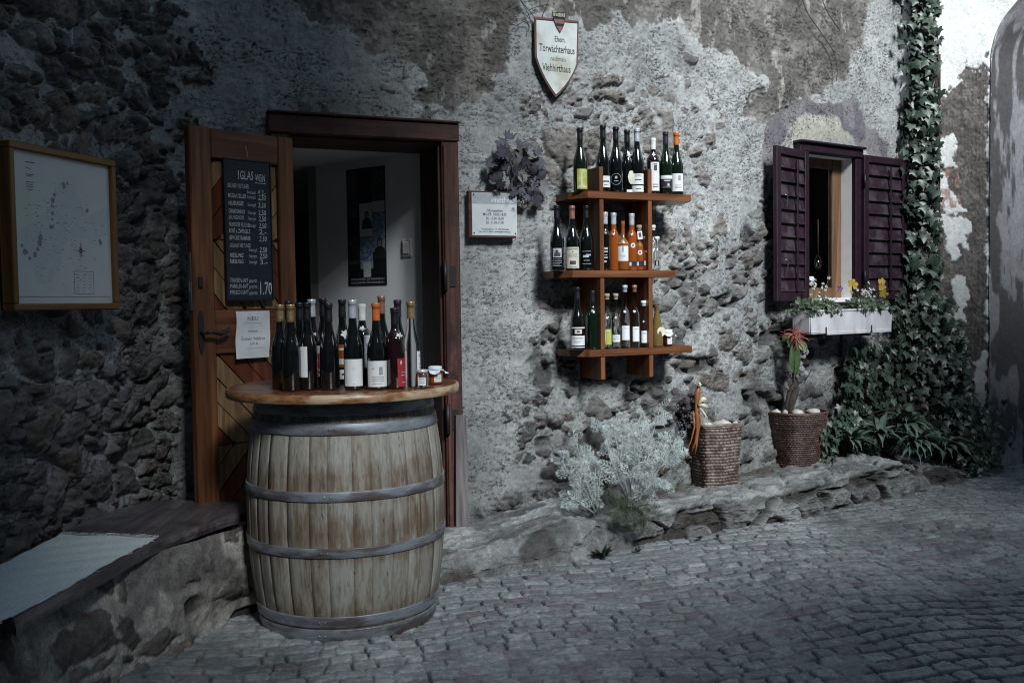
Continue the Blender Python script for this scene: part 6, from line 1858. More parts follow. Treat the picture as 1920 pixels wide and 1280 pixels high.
# ================================================================== LEAFY ROSETTES ON THE END OF THE LEDGE
def rosette(px, py, scale, n, label, seed, y=None):
    r_ = random.Random(seed)
    base = at_y(px, py, y)
    t = empty('rosette_plant', base, label, 'plant', 'leafy rosettes at the end of the ledge')
    mb = MB()
    for k in range(n):
        a = r_.uniform(0, 6.283); up = r_.uniform(.1, 1.25); v = r_.uniform(.7, 1.3)
        col = (.075 * v, .105 * v, .085 * v)
        strap(mb, (math.cos(a) * .008, math.sin(a) * .008, r_.uniform(0, .03)), (math.cos(a), math.sin(a), 0), scale * r_.uniform(.75, 1.15), scale * r_.uniform(.20, .27), col, droop=r_.uniform(.5, 1.0), up0=up, rr=r_)
    mb.build('leaves', M_LEAF, t, col=True)
    MB().lathe([(.001, -.05), (.012, -.04), (.012, .012), (.001, .02)], 8).build('root_crown', M_STEM, t)
for i, (px, py, y, s, n, lb) in enumerate((
    (1598, 830, 6.45, .17, 34, 'small leafy rosette nearest the dark basket, growing through low ivy'),
    (1652, 818, 6.55, .20, 42, 'leafy rosette behind the flat end stones, second along from the dark basket'),
    (1700, 800, 6.75, .22, 44, 'upright leafy plant below the ivy column, against the corner'),
    (1722, 838, 6.55, .24, 54, 'largest rosette, its long leaves spilling over the end of the ledge'),
    (1772, 842, 6.75, .23, 50, 'rosette with drooping strap leaves right of the largest one'),
    (1812, 838, 6.9, .19, 38, 'shaded rosette at the foot of the gate tower'))):
    rosette(px, py, s, n, lb, 70 + i, y)
sh_ = empty('trailing_creeper', (3.35, 6.95, 0), 'dark trailing creeper at the very foot of the gate tower corner', 'creeper')
mb = MB()
for k in range(330):
    px, py = rr.gauss(1838, 24), rr.gauss(835, 42)
    if py > 905 - (px - 1817) * .2 or py < 745: continue
    p = at_y(px, py, rr.uniform(6.75, 7.02)); p.z = max(p.z, .02)
    leaf(mb, p - Vector((3.35, 6.95, 0)), (rr.gauss(0, .4), -1, rr.gauss(.5, .4)), (rr.gauss(0, .6), 0, -1), rr.uniform(.03, .05), IVY, (.022 * rr.uniform(.7, 1.4), .034, .022), rr=rr)
mb.build('leaves', M_IVY, sh_, col=True)
st = MB()
for k in range(14):
    a = at_y(rr.uniform(1820, 1850), 880, 6.95); c_ = at_y(rr.uniform(1800, 1890), rr.uniform(780, 880), 6.9); b_ = (a + c_) / 2 + Vector((0, 0, .08))
    st.tube([q - Vector((3.35, 6.95, 0)) for q in bez(a, b_, c_)], .0022, 4)
st.build('stems', M_STEM, sh_)

# ================================================================== SILVER RAGWORT
def ragwort(label, base, tips, seed, L=(.065, .110), tone=(.34, .38, .38), per=(6, 9), droop=0, mat=None, stem=None, name='silver_ragwort', cat='shrub', spread=1.0):
    r_ = random.Random(seed)
    t = empty(name, base, label, cat); inv = Matrix.Translation(-Vector(base)); mb = MB(); sb = MB()
    for px, py, y in tips:
        tip = at_y(px, py, y); mid = (Vector(base) + tip) / 2 + Vector((r_.uniform(-.03, .03), -.02, r_.uniform(-.02, .03)))
        path = bez(base, mid, tip, 8); sb.tube([inv @ q for q in path], [.0045 * (1 - i / 9) + .0012 for i in range(8)], 5)
        d = (path[-1] - path[-2]).normalized()
        for k in range(r_.randint(*per)):
            f = r_.uniform(.55, 1); q = path[-1].lerp(path[4], (1 - f))
            a = r_.uniform(0, 6.283); out = Vector((math.cos(a), math.sin(a) * .6 - .25, 0))
            di = (d * r_.uniform(.5, 1.5) + out * spread + Vector((0, 0, -droop * r_.random()))).normalized()
            nn = Vector((r_.gauss(0, .7), -1, r_.gauss(.7, .6)))
            v = r_.uniform(.75, 1.15); l = r_.uniform(*L) * (1 if f > .8 else .85)
            pinnate(mb, inv @ q, nn, di, l, tuple(c * v for c in tone), rr=r_, pairs=4)
    mb.build('leaves', mat or M_SILV, t, col=True); sb.build('stems', stem or M_SSTEM, t)
    return t
big = at_y(1182, 945, 5.25); big.z = .17
ragwort('large silver leaved ragwort bush growing from the ledge below the wall shelf', big,
        [(1238, 762, 5.32), (1252, 815, 5.28), (1268, 822, 5.22), (1205, 800, 5.35), (1222, 842, 5.2), (1178, 812, 5.35), (1150, 806, 5.38), (1130, 800, 5.4), (1165, 850, 5.2), (1198, 865, 5.12), (1250, 862, 5.15),
         (1140, 846, 5.3), (1180, 893, 5.1), (1232, 900, 5.05), (1210, 925, 5.05), (1248, 905, 5.1), (1265, 850, 5.3), (1190, 835, 5.25), (1155, 880, 5.15)], 5)
lft = at_y(1118, 950, 5.12); lft.z = .17
ragwort('smaller straggling silver ragwort with bare stems left of the large bush', lft,
        [(1072, 800, 5.3), (1052, 862, 5.2), (1064, 880, 5.15), (1102, 868, 5.2), (1118, 862, 5.22), (1086, 895, 5.08), (1070, 930, 5.0), (1085, 940, 4.98), (1110, 930, 5.0), (1092, 912, 5.02), (1125, 892, 5.1)], 9, per=(5, 8))
M_FERN = leaf_mat('groundsel_leaf', rough=.6)
grn = at_y(1178, 930, 5.12); grn.z = .2
ragwort('green cut-leaved plant hanging over the ledge below the silver ragwort', grn,
        [(x, y, 5.0 + rr.uniform(-.06, .06)) for x, y in ((1140, 915), (1152, 935), (1160, 955), (1172, 965), (1185, 950), (1190, 980), (1205, 960), (1220, 945), (1200, 930), (1168, 930), (1150, 960), (1210, 985))],
        14, L=(.05, .075), tone=(.045, .058, .038), per=(6, 9), droop=1.2, mat=M_FERN, stem=M_GSTEM, name='hanging_herb', cat='plant')

# ---- weeds at the foot of the ledge
def weed(px, py, s, n, label, seed, tone=(.020, .034, .016), thin=.2):
    r_ = random.Random(seed); b_ = at_z(px, py, .0)
    t = empty('weed_tuft', b_, label, 'weed'); mb = MB()
    for k in range(n):
        a = r_.uniform(0, 6.283); v = r_.uniform(.7, 1.4)
        strap(mb, (math.cos(a) * s * .2 * r_.random(), math.sin(a) * s * .15, 0), (math.cos(a), math.sin(a), 0), s * r_.uniform(.6, 1.1), s * thin * r_.uniform(.8, 1.3), tuple(c * v for c in tone), up0=r_.uniform(.5, 1.4), droop=r_.uniform(.3, .9), rr=r_, seg=4)
    mb.build('leaves', M_LEAF, t, col=True)
weed(1130, 1044, .09, 34, 'dark weed tuft in the joint under the rounded boulder', 1)
weed(1196, 1034, .05, 18, 'small dark weed at the left foot of the masonry ledge', 2)
weed(1312, 1010, .035, 22, 'tiny weed between the setts and the ledge below the light basket', 3, (.035, .05, .02))
weed(1590, 962, .035, 46, 'low tuft of grass at the foot of the ledge below the window box', 4, (.07, .085, .03), .08)
weed(1345, 1007, .03, 20, 'tiny weed right of the one below the light basket', 5, (.035, .05, .02))

# ================================================================== DRIED VINE LEAVES ABOVE THE PLAQUE
DM = WALL.frame(960, 315, .03)
dv = empty('dried_vine_spray', M=DM, label='bunch of dried purplish vine leaves with berries hanging above the opening hours plaque', cat='dried bouquet')
mb = MB(); rr = random.Random(44)
spots = [(928, 268, 1.15), (945, 262, 1.0), (925, 292, 1.1), (918, 305, 1.1), (922, 325, 1.2), (950, 290, .95), (962, 300, 1.2), (975, 285, .9), (985, 290, 1.1), (990, 270, .8), (1000, 305, 1.1), (985, 318, 1.1), (1008, 325, 1.1), (998, 340, 1.0),
         (1012, 350, 1.1), (952, 342, 1.05), (965, 332, .9), (940, 338, .9), (972, 355, .9), (990, 360, 1.2), (1000, 372, 1.15), (975, 375, .8), (955, 360, .8), (935, 285, 1.0), (970, 310, 1.1), (930, 345, .8), (985, 340, 1.0), (960, 318, 1.1), (945, 310, 1.1), (1005, 290, .8), (918, 340, .7), (968, 270, .7)]
inv = DM.inverted()
for x, y, s in spots:
    u, v = pl(DM, x, y); g = rr.random(); tone = (.085, .082, .105) if g < .55 else ((.045, .04, .058) if g < .8 else (.20, .19, .20))
    f = rr.uniform(.8, 1.15)
    leaf(mb, (u, v, rr.uniform(.01, .085)), (rr.gauss(0, .5), rr.gauss(.25, .5), 1), (rr.gauss(.25, .8), rr.gauss(-.55, .7), rr.gauss(0, .3)), .058 * s, VINE, tuple(c * f for c in tone), curl=rr.uniform(-1.3, 1.6), rr=rr, vein=1.25)
mb.build('leaves', M_DRY, dv, col=True)
tw_ = MB()
for k in range(9):
    a = Vector((rr.uniform(-.03, .02), .10, .02)); c_ = Vector((rr.uniform(-.06, .13), rr.uniform(-.17, -.02), rr.uniform(.03, .09))); b_ = (a + c_) / 2 + Vector((rr.uniform(-.05, .05), 0, .04)); tw_.tube(bez(a, b_, c_), .0022, 5)
for k in range(5):
    u, v = pl(DM, rr.uniform(935, 1000), rr.uniform(325, 372)); pts = [Vector((u + math.cos(q) * .012 * (1 - q / 12), v + math.sin(q) * .012, .07 + q * .002)) for q in np.linspace(0, 7, 16)]; tw_.tube(pts, .0012, 4)
tw_.build('twigs', M_STEM, dv)
M_BERRY = flat('pale_berries', (.42, .40, .42), rough=.4); M_BERRYD = flat('dark_berries', (.05, .03, .05), rough=.35)
def ball(mb, p, r, n=8): mb.lathe([(.0001, -r), (r * .6, -r * .8), (r, 0), (r * .6, r * .8), (.0001, r)], n, M=Matrix.Translation(p))
b1, b2 = MB(), MB()
for k in range(46):
    x, y = (rr.gauss(982, 7), rr.gauss(343, 7)) if k < 32 else (rr.gauss(965, 4), rr.gauss(381, 3)); u, v = pl(DM, x, y); ball(b2 if k < 32 else b1, (u, v, rr.uniform(.06, .10)), rr.uniform(.0035, .0055))
b1.build('pale_berries', M_BERRY, dv); b2.build('dark_berries', M_BERRYD, dv)

# ---- dead creeper twigs round the shield, and a cable
tw_ = MB(); r_ = random.Random(6)
def onwall(px, py, off=.03): return WALL.hit(px, py, off)[2]
tc = empty('dead_creeper', (.45, 5.4, 0), 'thin dead creeper twigs clinging to the wall around the shield sign', 'creeper')
Tt = Matrix.Translation((-.45, -5.4, 0))
for P in ([(962, -20), (985, 12), (1000, 30), (1004, 36)], [(955, 42), (968, 48), (982, 41), (992, 48), (990, 60)], [(1045, -20), (1030, 0), (1018, 28), (1012, 48), (1000, 53)], [(990, 20), (1010, 12), (1030, 8)], [(975, 0), (990, 25), (996, 44)]):
    sm = smooth_curve([(float(a), float(b_)) for a, b_ in P], 5)
    tw_.tube([Tt @ onwall(a, b_, .045 + r_.uniform(0, .006)) for a, b_ in sm], .0022, 5)
tw_.build('twigs', M_STEM, tc)
cbm = MB()
for P in ([(1496, -30), (1512, 20), (1540, 62), (1562, 96), (1570, 130), (1568, 152)], [(1538, -10), (1552, 24), (1575, 58)]):
    sm = smooth_curve([(float(a), float(b_)) for a, b_ in P], 6)
    cbm.tube([onwall(a, b_, .035) for a, b_ in sm], .0030, 6)
M_CAB = flat('old_cable', (.06, .05, .05), rough=.6)
co_ = cbm.build('loose_cable', M_CAB, None); props(co_, 'loose dark cable hanging down the wall above the window', 'cable')

# ================================================================== BASKETS
def wicker_mat(name, lite, darkc):
    m, nt, b = new_mat(name)
    at = nt.nodes.new('ShaderNodeVertexColor'); at.layer_name = 'col'
    n = N(nt, 'ShaderNodeTexNoise', Scale=300.0, Detail=3.0); nt.links.new(coords(nt), n.inputs['Vector'])
    n2 = N(nt, 'ShaderNodeTexNoise', Scale=14.0, Detail=5.0, Roughness=.7); nt.links.new(coords(nt), n2.inputs['Vector'])
    g = ramp(nt, n.outputs[0], [(.3, (.6, .6, .6)), (.7, (1.3, 1.3, 1.3))]); c = mix(nt, 1, at.outputs[0], g, 'MULTIPLY')
    f = ramp(nt, n2.outputs[0], [(.42, (0, 0, 0)), (.60, (1, 1, 1))]); c = mix(nt, f, c, mix(nt, 1, c, darkc, 'MULTIPLY'))
    nt.links.new(c, b.inputs['Base Color']); b.inputs['Roughness'].default_value = .6; bump(nt, n.outputs[0], b, .0008)
    return m
def basket(name, label, base, H, r0, r1, sq, rot, rows, cols, tone, mat, seed):
    r_ = random.Random(seed); t = empty(name, base, label, 'basket')
    nA, nZ = cols * 5, rows * 5
    A2, ZZ = np.meshgrid(np.linspace(0, 2 * math.pi, nA, endpoint=False), np.linspace(0, 1, nZ + 1), indexing='ij')
    ca, sa2 = np.cos(A2), np.sin(A2)
    k = (np.abs(ca) ** sq + np.abs(sa2) ** sq) ** (-1 / sq)
    row = np.floor(ZZ * rows - 1e-6); fz = ZZ * rows - row
    colp = A2 / (2 * math.pi) * cols
    ph = np.where(row % 2 == 0, 0, .5)
    st_ = np.abs(np.sin(math.pi * (colp / 1.0 + ph)))
    rope = np.sqrt(np.maximum(0, 1 - (2 * np.clip(fz, 0, 1) - 1) ** 2))
    jit = _hash(np.floor(colp + ph), row, seed)
    d = .0080 * rope * (.45 + .55 * st_) * (.8 + .4 * jit) + .004 * fbm(A2 * 3, ZZ * 3, 3, seed)
    R_ = (r0 + (r1 - r0) * ZZ ** .9) * k + d
    th = A2 + rot
    v = np.stack([R_ * np.cos(th), R_ * np.sin(th), ZZ * H + .0015 * np.sin(A2 * 5)], -1)
    shade = np.clip(.45 + .75 * rope * st_, 0, 1.2)[..., None] * 0 + 1
    c = np.array(tone) * (.55 + .75 * jit[..., None])
    c = np.where((rope * st_ < .22)[..., None], np.array(tone) * .16, c)
    v = np.concatenate([v, v[:1]], 0); c = np.concatenate([c, c[:1]], 0)
    add_obj('wickerwork', mesh_np('wickerwork', v.reshape(-1, 3), grid_faces(nA + 1, nZ + 1), cols={'col': c.reshape(-1, 3)}), mat, t)
    rim = MB(); pts = []
    for a in np.linspace(0, 2 * math.pi, 49):
        kk = (abs(math.cos(a)) ** sq + abs(math.sin(a)) ** sq) ** (-1 / sq) * (r1 + .001); pts.append((kk * math.cos(a + rot), kk * math.sin(a + rot), H + .002))
    rim.tube(pts, .0085, 8, caps=False); rim.tube([(x * .985, y * .985, z - .012) for x, y, z in pts], .006, 6, caps=False, col=(1, 1, 1))
    rim.c = [tuple(min(1, q * 1.15) for q in tone)] * len(rim.v); rim.build('rim', mat, t, col=True)
    so = MB(); so.lathe([(.0001, H - .035), (r1 * .97, H - .04)], 24); so.build('potting_soil', M_SOIL, t)
    return t
M_SOIL = pmat('soil', (.02, .015, .012), (.06, .045, .035), scale=60, rough=1, bmp=.006)
M_W1 = wicker_mat('seagrass', None, (.40, .28, .25)); M_W2 = wicker_mat('dark_wicker', None, (.50, .36, .34))
b1p = at_y(1337, 905, 5.88); z1_ = .172; b1p = Vector((b1p.x, 5.88, z1_))
H1 = at_y(1355, 793, 5.86).z - z1_
basket('light_basket', 'square light brown seagrass basket with pale stones on top, standing on the ledge', b1p, H1, .112, .140, 7, .35, 20, 34, (.19, .150, .128), M_W1, 3)
b2p = at_y(1490, 880, 6.42); z2b = .178; b2p = Vector((b2p.x, 6.42, z2b))
H2 = at_y(1490, 772, 6.40).z - z2b
basket('dark_basket', 'dark brown tapered wicker basket holding a vine trunk, beneath the window box', b2p, H2, .128, .188, 3, .5, 26, 52, (.11, .066, .056), M_W2, 7)
# pale stones on the soil
M_PEB = pmat('pale_stone', (.30, .29, .27), (.46, .45, .42), scale=18, rough=.8, bmp=.002)
def pebble(p, s, label, seed):
    r_ = random.Random(seed); vs = []; fs = []; n, m = 12, 7
    for j in range(m + 1):
        for i in range(n):
            a = 2 * math.pi * i / n; b_ = math.pi * j / m
            q = 1 + .16 * math.sin(a * 2 + seed) * math.sin(b_ * 2 + seed) + .08 * math.sin(a * 3 + seed * 2)
            vs.append((s[0] * q * math.sin(b_) * math.cos(a), s[1] * q * math.sin(b_) * math.sin(a), s[2] * q * math.cos(b_)))
    for j in range(m):
        for i in range(n): fs.append((j * n + i, (j + 1) * n + i, (j + 1) * n + (i + 1) % n, j * n + (i + 1) % n))
    mb = MB().add(vs, fs, True, M=Matrix.Rotation(seed, 4, 'Z')); o = mb.build('pale_stone', M_PEB, None); o.location = p
    props(o, label, 'stone', 'pale stones lying in the baskets')
def bp(b_, px, top, y): q = at_y(px, 700, y); return Vector((q.x, y, b_.z + top))
pebble(bp(b1p, 1353, H1 - .004, 5.86), (.075, .055, .024), 'broad flat pale stone filling the middle of the light basket', 1)
pebble(bp(b1p, 1326, H1 - .008, 5.84), (.035, .03, .018), 'small pale stone at the left rim of the light basket', 2)
pebble(bp(b1p, 1382, H1 - .008, 5.88), (.035, .035, .018), 'small pale stone at the right rim of the light basket', 3)
for i, (px, s, y, lb) in enumerate(((1474, (.030, .03, .024), 6.34, 'small upright pale stone left of the vine trunk in the dark basket'), (1494, (.045, .035, .026), 6.30, 'pale stone just right of the vine trunk in the dark basket'),
                                (1524, (.050, .04, .022), 6.36, 'pale flat stone near the right rim of the dark basket'), (1455, (.035, .03, .018), 6.38, 'low pale stone near the left rim of the dark basket'))):
    pebble(bp(b2p, px, H2 + .004, y), s, lb, 4 + i)

# ---- dried bouquet hung over the light basket
rr = random.Random(77)
hu = empty('husk_bouquet', at_y(1312, 760, 5.74), 'bundle of dried orange corn husks tied with a cream bow hanging over the light basket', 'dried bouquet')
Hi = Matrix.Translation(-hu.location)
bpy.context.view_layer.update()
M_HUSK = pmat('orange_husk', (.12, .038, .014), (.32, .12, .045), scale=20, stretch=(1, 1, .25), rough=.5, bmp=.0015); M_HUSKC = pmat('cream_ribbon', (.42, .36, .24), (.60, .55, .42), scale=30, rough=.6, bmp=.001); M_DKV = pmat('dried_grapes', (.025, .020, .024), (.09, .08, .09), scale=50, rough=.7, bmp=.004)
def P_(px, py, y=5.72): return Hi @ at_y(px, py, y)
mb = MB()
mb.tube([P_(1311, 720), P_(1308, 735), P_(1306, 750), P_(1305, 762), P_(1307, 780), P_(1308, 805), P_(1304, 828), P_(1296, 848)], [.006, .019, .015, .008, .013, .010, .007, .003], 10)
mb.tube([P_(1309, 765), P_(1312, 790), P_(1308, 815), P_(1306, 835), P_(1303, 852)], [.008, .010, .007, .006, .003], 8)
mb.tube([P_(1300, 770), P_(1302, 800), P_(1296, 825), P_(1289, 842), P_(1287, 856), P_(1294, 850)], [.004, .006, .004, .004, .003, .002], 8)
mb.build('orange_husks', M_HUSK, hu)
mb = MB()
for (a, b_, c_, w) in (((1310, 757), (1318, 742), (1327, 750), .020), ((1310, 760), (1322, 758), (1329, 764), .018), ((1312, 765), (1322, 775), (1330, 790), .030), ((1312, 766), (1318, 785), (1322, 800), .022), ((1309, 725), (1312, 716), (1316, 722), .020)):
    p = bez(P_(*a, 5.70), P_(*b_, 5.68), P_(*c_, 5.70), 7)
    vs = []; fs = []
    for i, q in enumerate(p):
        ww = w * (math.sin((i + .7) / 7 * math.pi)) * .6; vs += [q + Vector((-.3 * ww, 0, ww)), q + Vector((0, -.006, 0)), q + Vector((.3 * ww, 0, -ww))]
    for i in range(6): fs += [(i * 3, i * 3 + 1, i * 3 + 4, i * 3 + 3), (i * 3 + 1, i * 3 + 2, i * 3 + 5, i * 3 + 4)]
    mb.add(vs, fs, True)
mb.build('cream_bow', M_HUSKC, hu)
gb = empty('dried_grape_bunch', at_y(1284, 765, 5.80), 'dark shrivelled bunch of grapes and leaves hanging left of the orange husks', 'dried fruit')
bpy.context.view_layer.update()
mb = MB(); Gi = Matrix.Translation(-gb.location)
for k in range(120):
    t = rr.random(); x = 1286 + rr.gauss(0, 9 - 4 * t); y = 742 + 62 * t + rr.gauss(0, 3); ball(mb, Gi @ at_y(x, y, rr.uniform(5.76, 5.86)), rr.uniform(.006, .011), 6)
mb.build('shrivelled_berries', M_DKV, gb)
mb = MB()
for k in range(16): leaf(mb, Gi @ at_y(1286 + rr.gauss(0, 13), 765 + rr.gauss(0, 22), rr.uniform(5.72, 5.84)), (rr.gauss(0, .6), -1, rr.gauss(0, .5)), (rr.gauss(0, .8), 0, rr.gauss(-.5, .6)), rr.uniform(.03, .05), VINE, (.055, .045, .05), curl=.7, rr=rr)
mb.tube(bez(Gi @ at_y(1290, 800, 5.82), Gi @ at_y(1282, 760, 5.84), Gi @ at_y(1286, 715, 5.86)), .005, 6, col=(.05, .04, .035))
mb.build('dry_leaves', M_DRY, gb, col=True)

# ---- vine trunk in the dark basket with a raffia bow
M_BARK = pmat('vine_bark', (.018, .014, .012), (.07, .055, .05), scale=45, stretch=(1, 1, .2), rough=.95, bmp=.006)
vt = empty('potted_vine', Vector((b2p.x, 6.36, b2p.z + H2 - .02)), 'old vine trunk with long green leaves and pink raffia bow, planted in the dark basket', 'potted plant')
bpy.context.view_layer.update()
Vi = Matrix.Translation(-vt.location)
def Q_(px, py, y=6.33): return Vi @ at_y(px, py, y)
mb = MB()
mb.tube([Q_(1484, 778), Q_(1482, 762), Q_(1487, 745), Q_(1494, 728), Q_(1490, 712), Q_(1488, 695)], [.028, .024, .027, .020, .018, .010], 10)
mb.tube([Q_(1478, 778), Q_(1475, 758), Q_(1480, 735), Q_(1492, 715), Q_(1499, 700)], [.018, .015, .014, .012, .006], 8)
for k in range(9): a = Q_(1490 + rr.gauss(0, 5), 740 + rr.gauss(0, 18)); mb.tube(bez(a, a + Vector((rr.gauss(0, .04), -.02, .04)), a + Vector((rr.gauss(0, .07), rr.gauss(0, .03), rr.uniform(.02, .10)))), .003, 5)
mb.build('trunk', M_BARK, vt)
mb = MB()
def flatleaf(a, b_, c_, w, col):
    p = bez(Q_(*a, 6.28), Q_(*b_, 6.25), Q_(*c_, 6.27), 8); vs = []; fs = []
    for i, q in enumerate(p):
        d = (p[min(i + 1, 7)] - p[max(i - 1, 0)]).normalized(); sd = d.cross(Vector((0, -1, 0))).normalized(); ww = w * (math.sin((i + .35) / 8 * math.pi) ** .8) * .5
        vs += [q + sd * ww, q + Vector((0, .007, 0)), q - sd * ww]
    for i in range(7): fs += [(i * 3, i * 3 + 1, i * 3 + 4, i * 3 + 3), (i * 3 + 1, i * 3 + 2, i * 3 + 5, i * 3 + 4)]
    mb.add(vs, fs, True, col=col)
gA = (.045, .085, .030); gB = (.13, .17, .09)
flatleaf((1488, 700), (1483, 672), (1486, 645), .040, gA); flatleaf((1491, 705), (1499, 680), (1494, 640), .038, gA); flatleaf((1489, 645), (1476, 622), (1468, 640), .050, gA); flatleaf((1489, 640), (1474, 628), (1484, 655), .036, (.07, .11, .05))
flatleaf((1495, 640), (1510, 640), (1512, 660), .034, gB); flatleaf((1497, 640), (1502, 655), (1508, 655), .022, gB); flatleaf((1488, 690), (1480, 660), (1487, 640), .018, gB)
mb.build('leaves', M_LEAF, vt, col=True)
M_RAF = leaf_mat('raffia', rough=.6); mb = MB()
for k in range(90):
    a = Q_(1491 + rr.gauss(0, 2), 628 + rr.gauss(0, 3), 6.24); e = Q_(1491 + rr.gauss(2, 15), 628 + rr.choice((-1, 1, 1)) * abs(rr.gauss(8, 12)), 6.22 + rr.uniform(-.03, .03))
    c = rr.choice(((.42, .07, .08), (.50, .16, .12), (.52, .30, .20), (.34, .05, .07)))
    mb.tube(bez(a, (a + e) / 2 + Vector((rr.gauss(0, .012), -.01, rr.gauss(.008, .012))), e, 5), .0012, 3, caps=False, col=c)
mb.build('raffia_bow', M_RAF, vt, col=True)
M_CELLO = pmat('cellophane', (.25, .24, .28), (.50, .48, .52), scale=40, rough=.25, bmp=.004)
mb = MB()
for k in range(26):
    a = Q_(1503 + rr.gauss(0, 6), 668 + rr.gauss(0, 16), 6.30); leaf(mb, a, (rr.gauss(0, .8), -1, rr.gauss(0, .6)), (rr.gauss(.6, .7), 0, rr.gauss(0, .8)), rr.uniform(.018, .034), VINE, (.19, .18, .215), curl=.9, rr=rr)
mb.build('dry_flower_heads', M_DRY, vt, col=True)

# ================================================================== WINDOW BOX
bxM = frame_from((0, 0, 0), WE)
fl0 = at_y(1519, 582, 6.20); q0 = pl(frame_from((fl0.x, fl0.y, 0), WE), 1673, 580)
BXM = frame_from((fl0.x, fl0.y, 0), WE)
bx1_, bzt = q0
bzt = pl(BXM, 1580, 580)[1]; bzb = pl(BXM, 1590, 623)[1]
boxo = empty('window_box', M=BXM, label='long white plastic flower box hung below the window', cat='window box')
M_BOX = pmat('white_plastic', (.38, .37, .40), (.62, .61, .64), scale=9, stretch=(1, .3, 1), rough=.5, bmp=.0008, c3=(.50, .49, .49))
mb = MB(); W_ = bx1_; t_ = .006; hh_ = bzt - bzb
def boxwall(x0, x1, za, zb, tp=.012):
    mb.add([(x0 + tp, bzb, za), (x1 - tp, bzb, za), (x1, bzt, za), (x0, bzt, za), (x0 + tp, bzb, zb), (x1 - tp, bzb, zb), (x1, bzt, zb), (x0, bzt, zb)], [(0, 3, 2, 1), (4, 5, 6, 7), (0, 1, 5, 4), (2, 3, 7, 6), (0, 4, 7, 3), (1, 2, 6, 5)])
xs_ = [0, W_ * .29, W_ * .315, W_ * .765, W_ * .79, W_]
boxwall(0, W_, -.006, 0)
boxwall(0, W_, -.145, -.139)
mb.box(0, .006, bzb + .01, bzt, -.139, -.006); mb.box(W_ - .006, W_, bzb + .01, bzt, -.139, -.006); mb.box(.012, W_ - .012, bzb, bzb + .006, -.139, -.006)
mb.box(-.004, W_ + .004, bzt - .012, bzt + .002, .0005, .006, bev=.002)
for f0, f1 in ((.012, W_ * .165), (W_ * .195, W_ * .715), (W_ * .745, W_ - .014)): mb.box(f0, f1, bzb - (.012 if f0 > .02 else -.008), bzb + .012, -.01, .004, bev=.003)
build_in(mb, 'trough', M_BOX, boxo, BXM)
sl_ = MB()
for f in (.18, .73): sl_.box(W_ * f - .006, W_ * f + .006, bzb - .012, bzb + .042, -.006, .0048, bev=.002)
build_in(sl_, 'bracket_slot', M_IRON, boxo, BXM)
build_in(MB().box(.006, W_ - .006, bzt - .03, bzt - .015, -.139, -.006), 'potting_soil', M_SOIL, boxo, BXM)
bk_ = MB()
for f in (.18, .73): bk_.box(W_ * f - .008, W_ * f + .008, bzb - .03, bzb - .013, -.25, -.01); bk_.box(W_ * f - .008, W_ * f + .008, bzb - .20, bzb - .02, -.25, -.235)
bk_.tube([(-.02, bzt + .035, -.02), (W_ * .5, bzt + .038, -.02), (W_ + .005, bzt + .035, -.02)], .004, 6)
build_in(bk_, 'bracket', M_IRON, boxo, BXM)
M_FLW = leaf_mat('petals', rough=.6, spec=.2)
def bouquet(name, label, cx, half, n, seed, flowers, top):
    r_ = random.Random(seed); base = BXM @ Vector((cx, bzt - .02, -.08)); t = empty(name, base, label, 'flowering plant'); Bi = Matrix.Translation(-base)
    lf = MB(); sm = MB(); fl = MB()
    for k in range(n):
        x = cx + max(-half, min(half, r_.gauss(0, half * .55))); z = r_.uniform(-.15, .03)
        y = bzt + r_.uniform(-.02, .05) + .04 * math.exp(-((x - cx) / half) ** 2 * 2) * r_.random() - (.03 if z > -.01 else 0) * r_.random()
        p = Bi @ (BXM @ Vector((x, y, z))); v = r_.uniform(.7, 1.4)
        leaf(lf, p, (r_.gauss(0, .6), -.7, r_.gauss(.7, .4)), (r_.gauss(0, 1), r_.gauss(-.4, .5), r_.gauss(.2, .8)), r_.uniform(.020, .036), IVY if k % 3 else VINE, (.045 * v, .062 * v, .036 * v), rr=r_)
    for (px, py, z, s, c, kind) in flowers:
        M2 = BXM @ Matrix.Translation((0, 0, z)); u, v = pl(M2, px, py); tip = Bi @ (M2 @ Vector((u, v, 0))); b0 = Bi @ (BXM @ Vector((cx + (u - cx) * .5, bzt - .02, -.08)))
        sm.tube(bez(b0, (b0 + tip) / 2 + Vector((0, 0, .02)), tip, 5), .0016, 4)
        Mf = basis(Vector((r_.gauss(0, .25), -1, r_.gauss(.15, .2))), (0, 0, 1)); Mf.translation = tip
        for q in range(5):
            a = q * 1.2566 + r_.uniform(-.15, .15); w = .62 if kind == 'p' else .40
            pts = [(0, 0, .001)] + [(math.cos(a + e) * s * l, math.sin(a + e) * s * l, .002 * q) for e, l in ((-w, .65), (-w * .6, .98), (0, 1.08), (w * .6, .98), (w, .65))]
            fl.add(pts, [(0, i, i + 1) for i in range(1, 5)], True, Mf, c if not (kind == 'v' and q in (1, 2)) else (.05, .02, .08))
    lf.build('leaves', M_LEAF, t, col=True); sm.build('stems', M_GSTEM, t); fl.build('blossoms', M_FLW, t, col=True)
WHT, YEL, BL = (.50, .50, .48), (.32, .22, .035), (.12, .05, .20)
r_ = random.Random(12)
f1 = [(1526 + r_.gauss(0, 3), 532 + r_.gauss(0, 5), -.08, .010, WHT, 'w') for _ in range(7)] + [(1543 + r_.gauss(0, 4), 533 + r_.gauss(0, 6), -.06, .010, WHT, 'w') for _ in range(5)] + [(1554, 521, -.05, .012, WHT, 'w'), (1575, 541, -.02, .022, BL, 'v')]
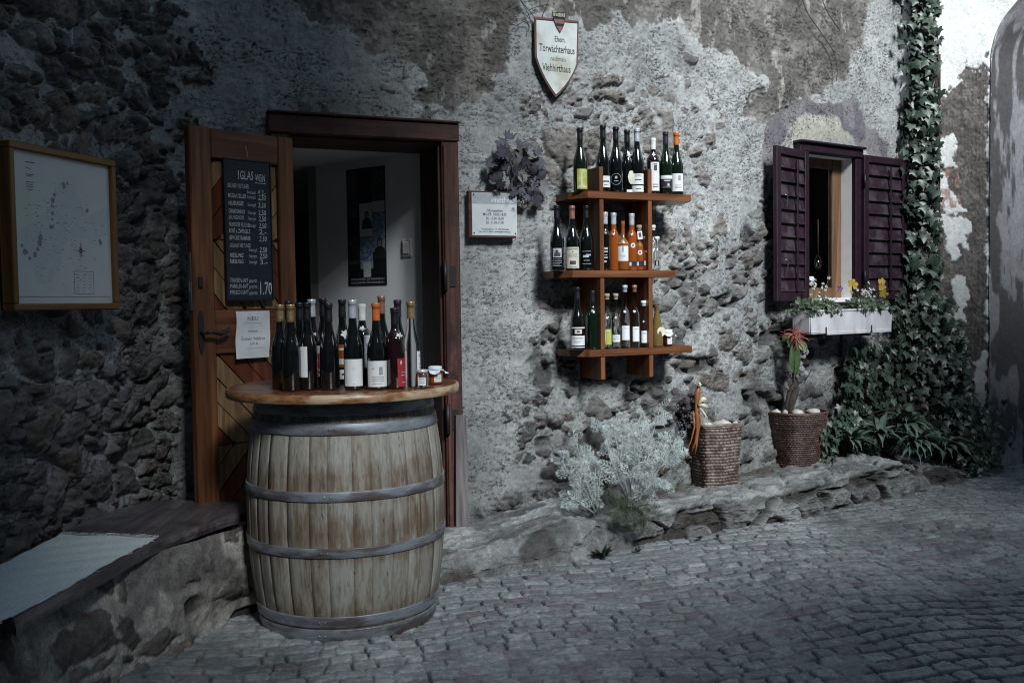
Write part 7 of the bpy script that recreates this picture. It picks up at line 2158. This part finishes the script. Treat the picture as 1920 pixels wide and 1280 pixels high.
f1 += [(r_.uniform(1530, 1580), r_.uniform(572, 590), .004, .009, WHT, 'w') for _ in range(8)] + [(r_.uniform(1515, 1570), r_.uniform(548, 566), -.03, .008, WHT, 'w') for _ in range(8)]
bouquet('flowering_plant', 'bushy plant with small white flowers in the left half of the window box', (pl(BXM, 1545, 580)[0]), .19, 210, 5, f1, 0)
f2 = [(1599, 533, -.05, .036, YEL, 'p'), (1596, 548, -.04, .014, YEL, 'p'), (1653, 528, -.04, .026, YEL, 'p'), (1654, 539, -.03, .028, YEL, 'p'), (1657, 551, -.02, .030, YEL, 'p')]
f2 += [(1625 + r_.gauss(0, 7), 540 + r_.gauss(0, 9), -.06, .011, WHT, 'w') for _ in range(16)] + [(r_.uniform(1610, 1668), r_.uniform(555, 585), -.01, .009, WHT, 'w') for _ in range(12)]
bouquet('pansy_plant', 'bushy plant with yellow pansies in the right half of the window box', (pl(BXM, 1638, 580)[0]), .20, 210, 6, f2, 0)

# ---- things behind the window pane
ZW = -.10
def wpt(px, py, z): M2 = WM @ Matrix.Translation((0, 0, z)); u, v = pl(M2, px, py); return M2 @ Vector((u, v, 0))
sill_top = wb + .012
jp = wpt(1519, 520, -.045); jar(Vector((jp.x, jp.y, at_y(1516, 536, jp.y).z if at_y(1516, 536, jp.y).z > sill_top else sill_top + .002)), .062, .026, M_JAM, 'small jam jar with cloth lid standing on the window sill', turn=0.0)
dp = wpt(1534, 492, -.05); dr = empty('glass_pendant', dp, 'drop shaped glass pendant hanging on a thread in the window opening', 'ornament')
mb = MB(); 
mb.tube([(math.sin(a) * .022 * (1 + .25 * math.cos(a)), 0, -math.cos(a) * .050) for a in np.linspace(0, 2 * math.pi, 25)], .0030, 6, caps=False); mb.build('glass_loop', M_CLEAR, dr)
MB().lathe([(.0001, -.038), (.010, -.030), (.013, -.018), (.009, 0), (.003, .018), (.0001, .024)], 12).build('glass_drop', M_CLEAR, dr)
MB().tube([(0, 0, .05), (0, 0, .30)], .0007, 4).build('thread', M_STR, dr)
cp_ = wpt(1516, 470, -.05); cn = empty('bead_chain', cp_, 'short string of clear beads hanging above the jam jar in the window', 'ornament')
mb = MB(); 
for k in range(7): ball(mb, (math.sin(k) * .002, 0, -.012 * k + .04), .0048)
mb.build('beads', M_CLEAR, cn); MB().tube([(0, 0, .04), (0, 0, .30)], .0007, 4).build('thread', M_STR, cn)
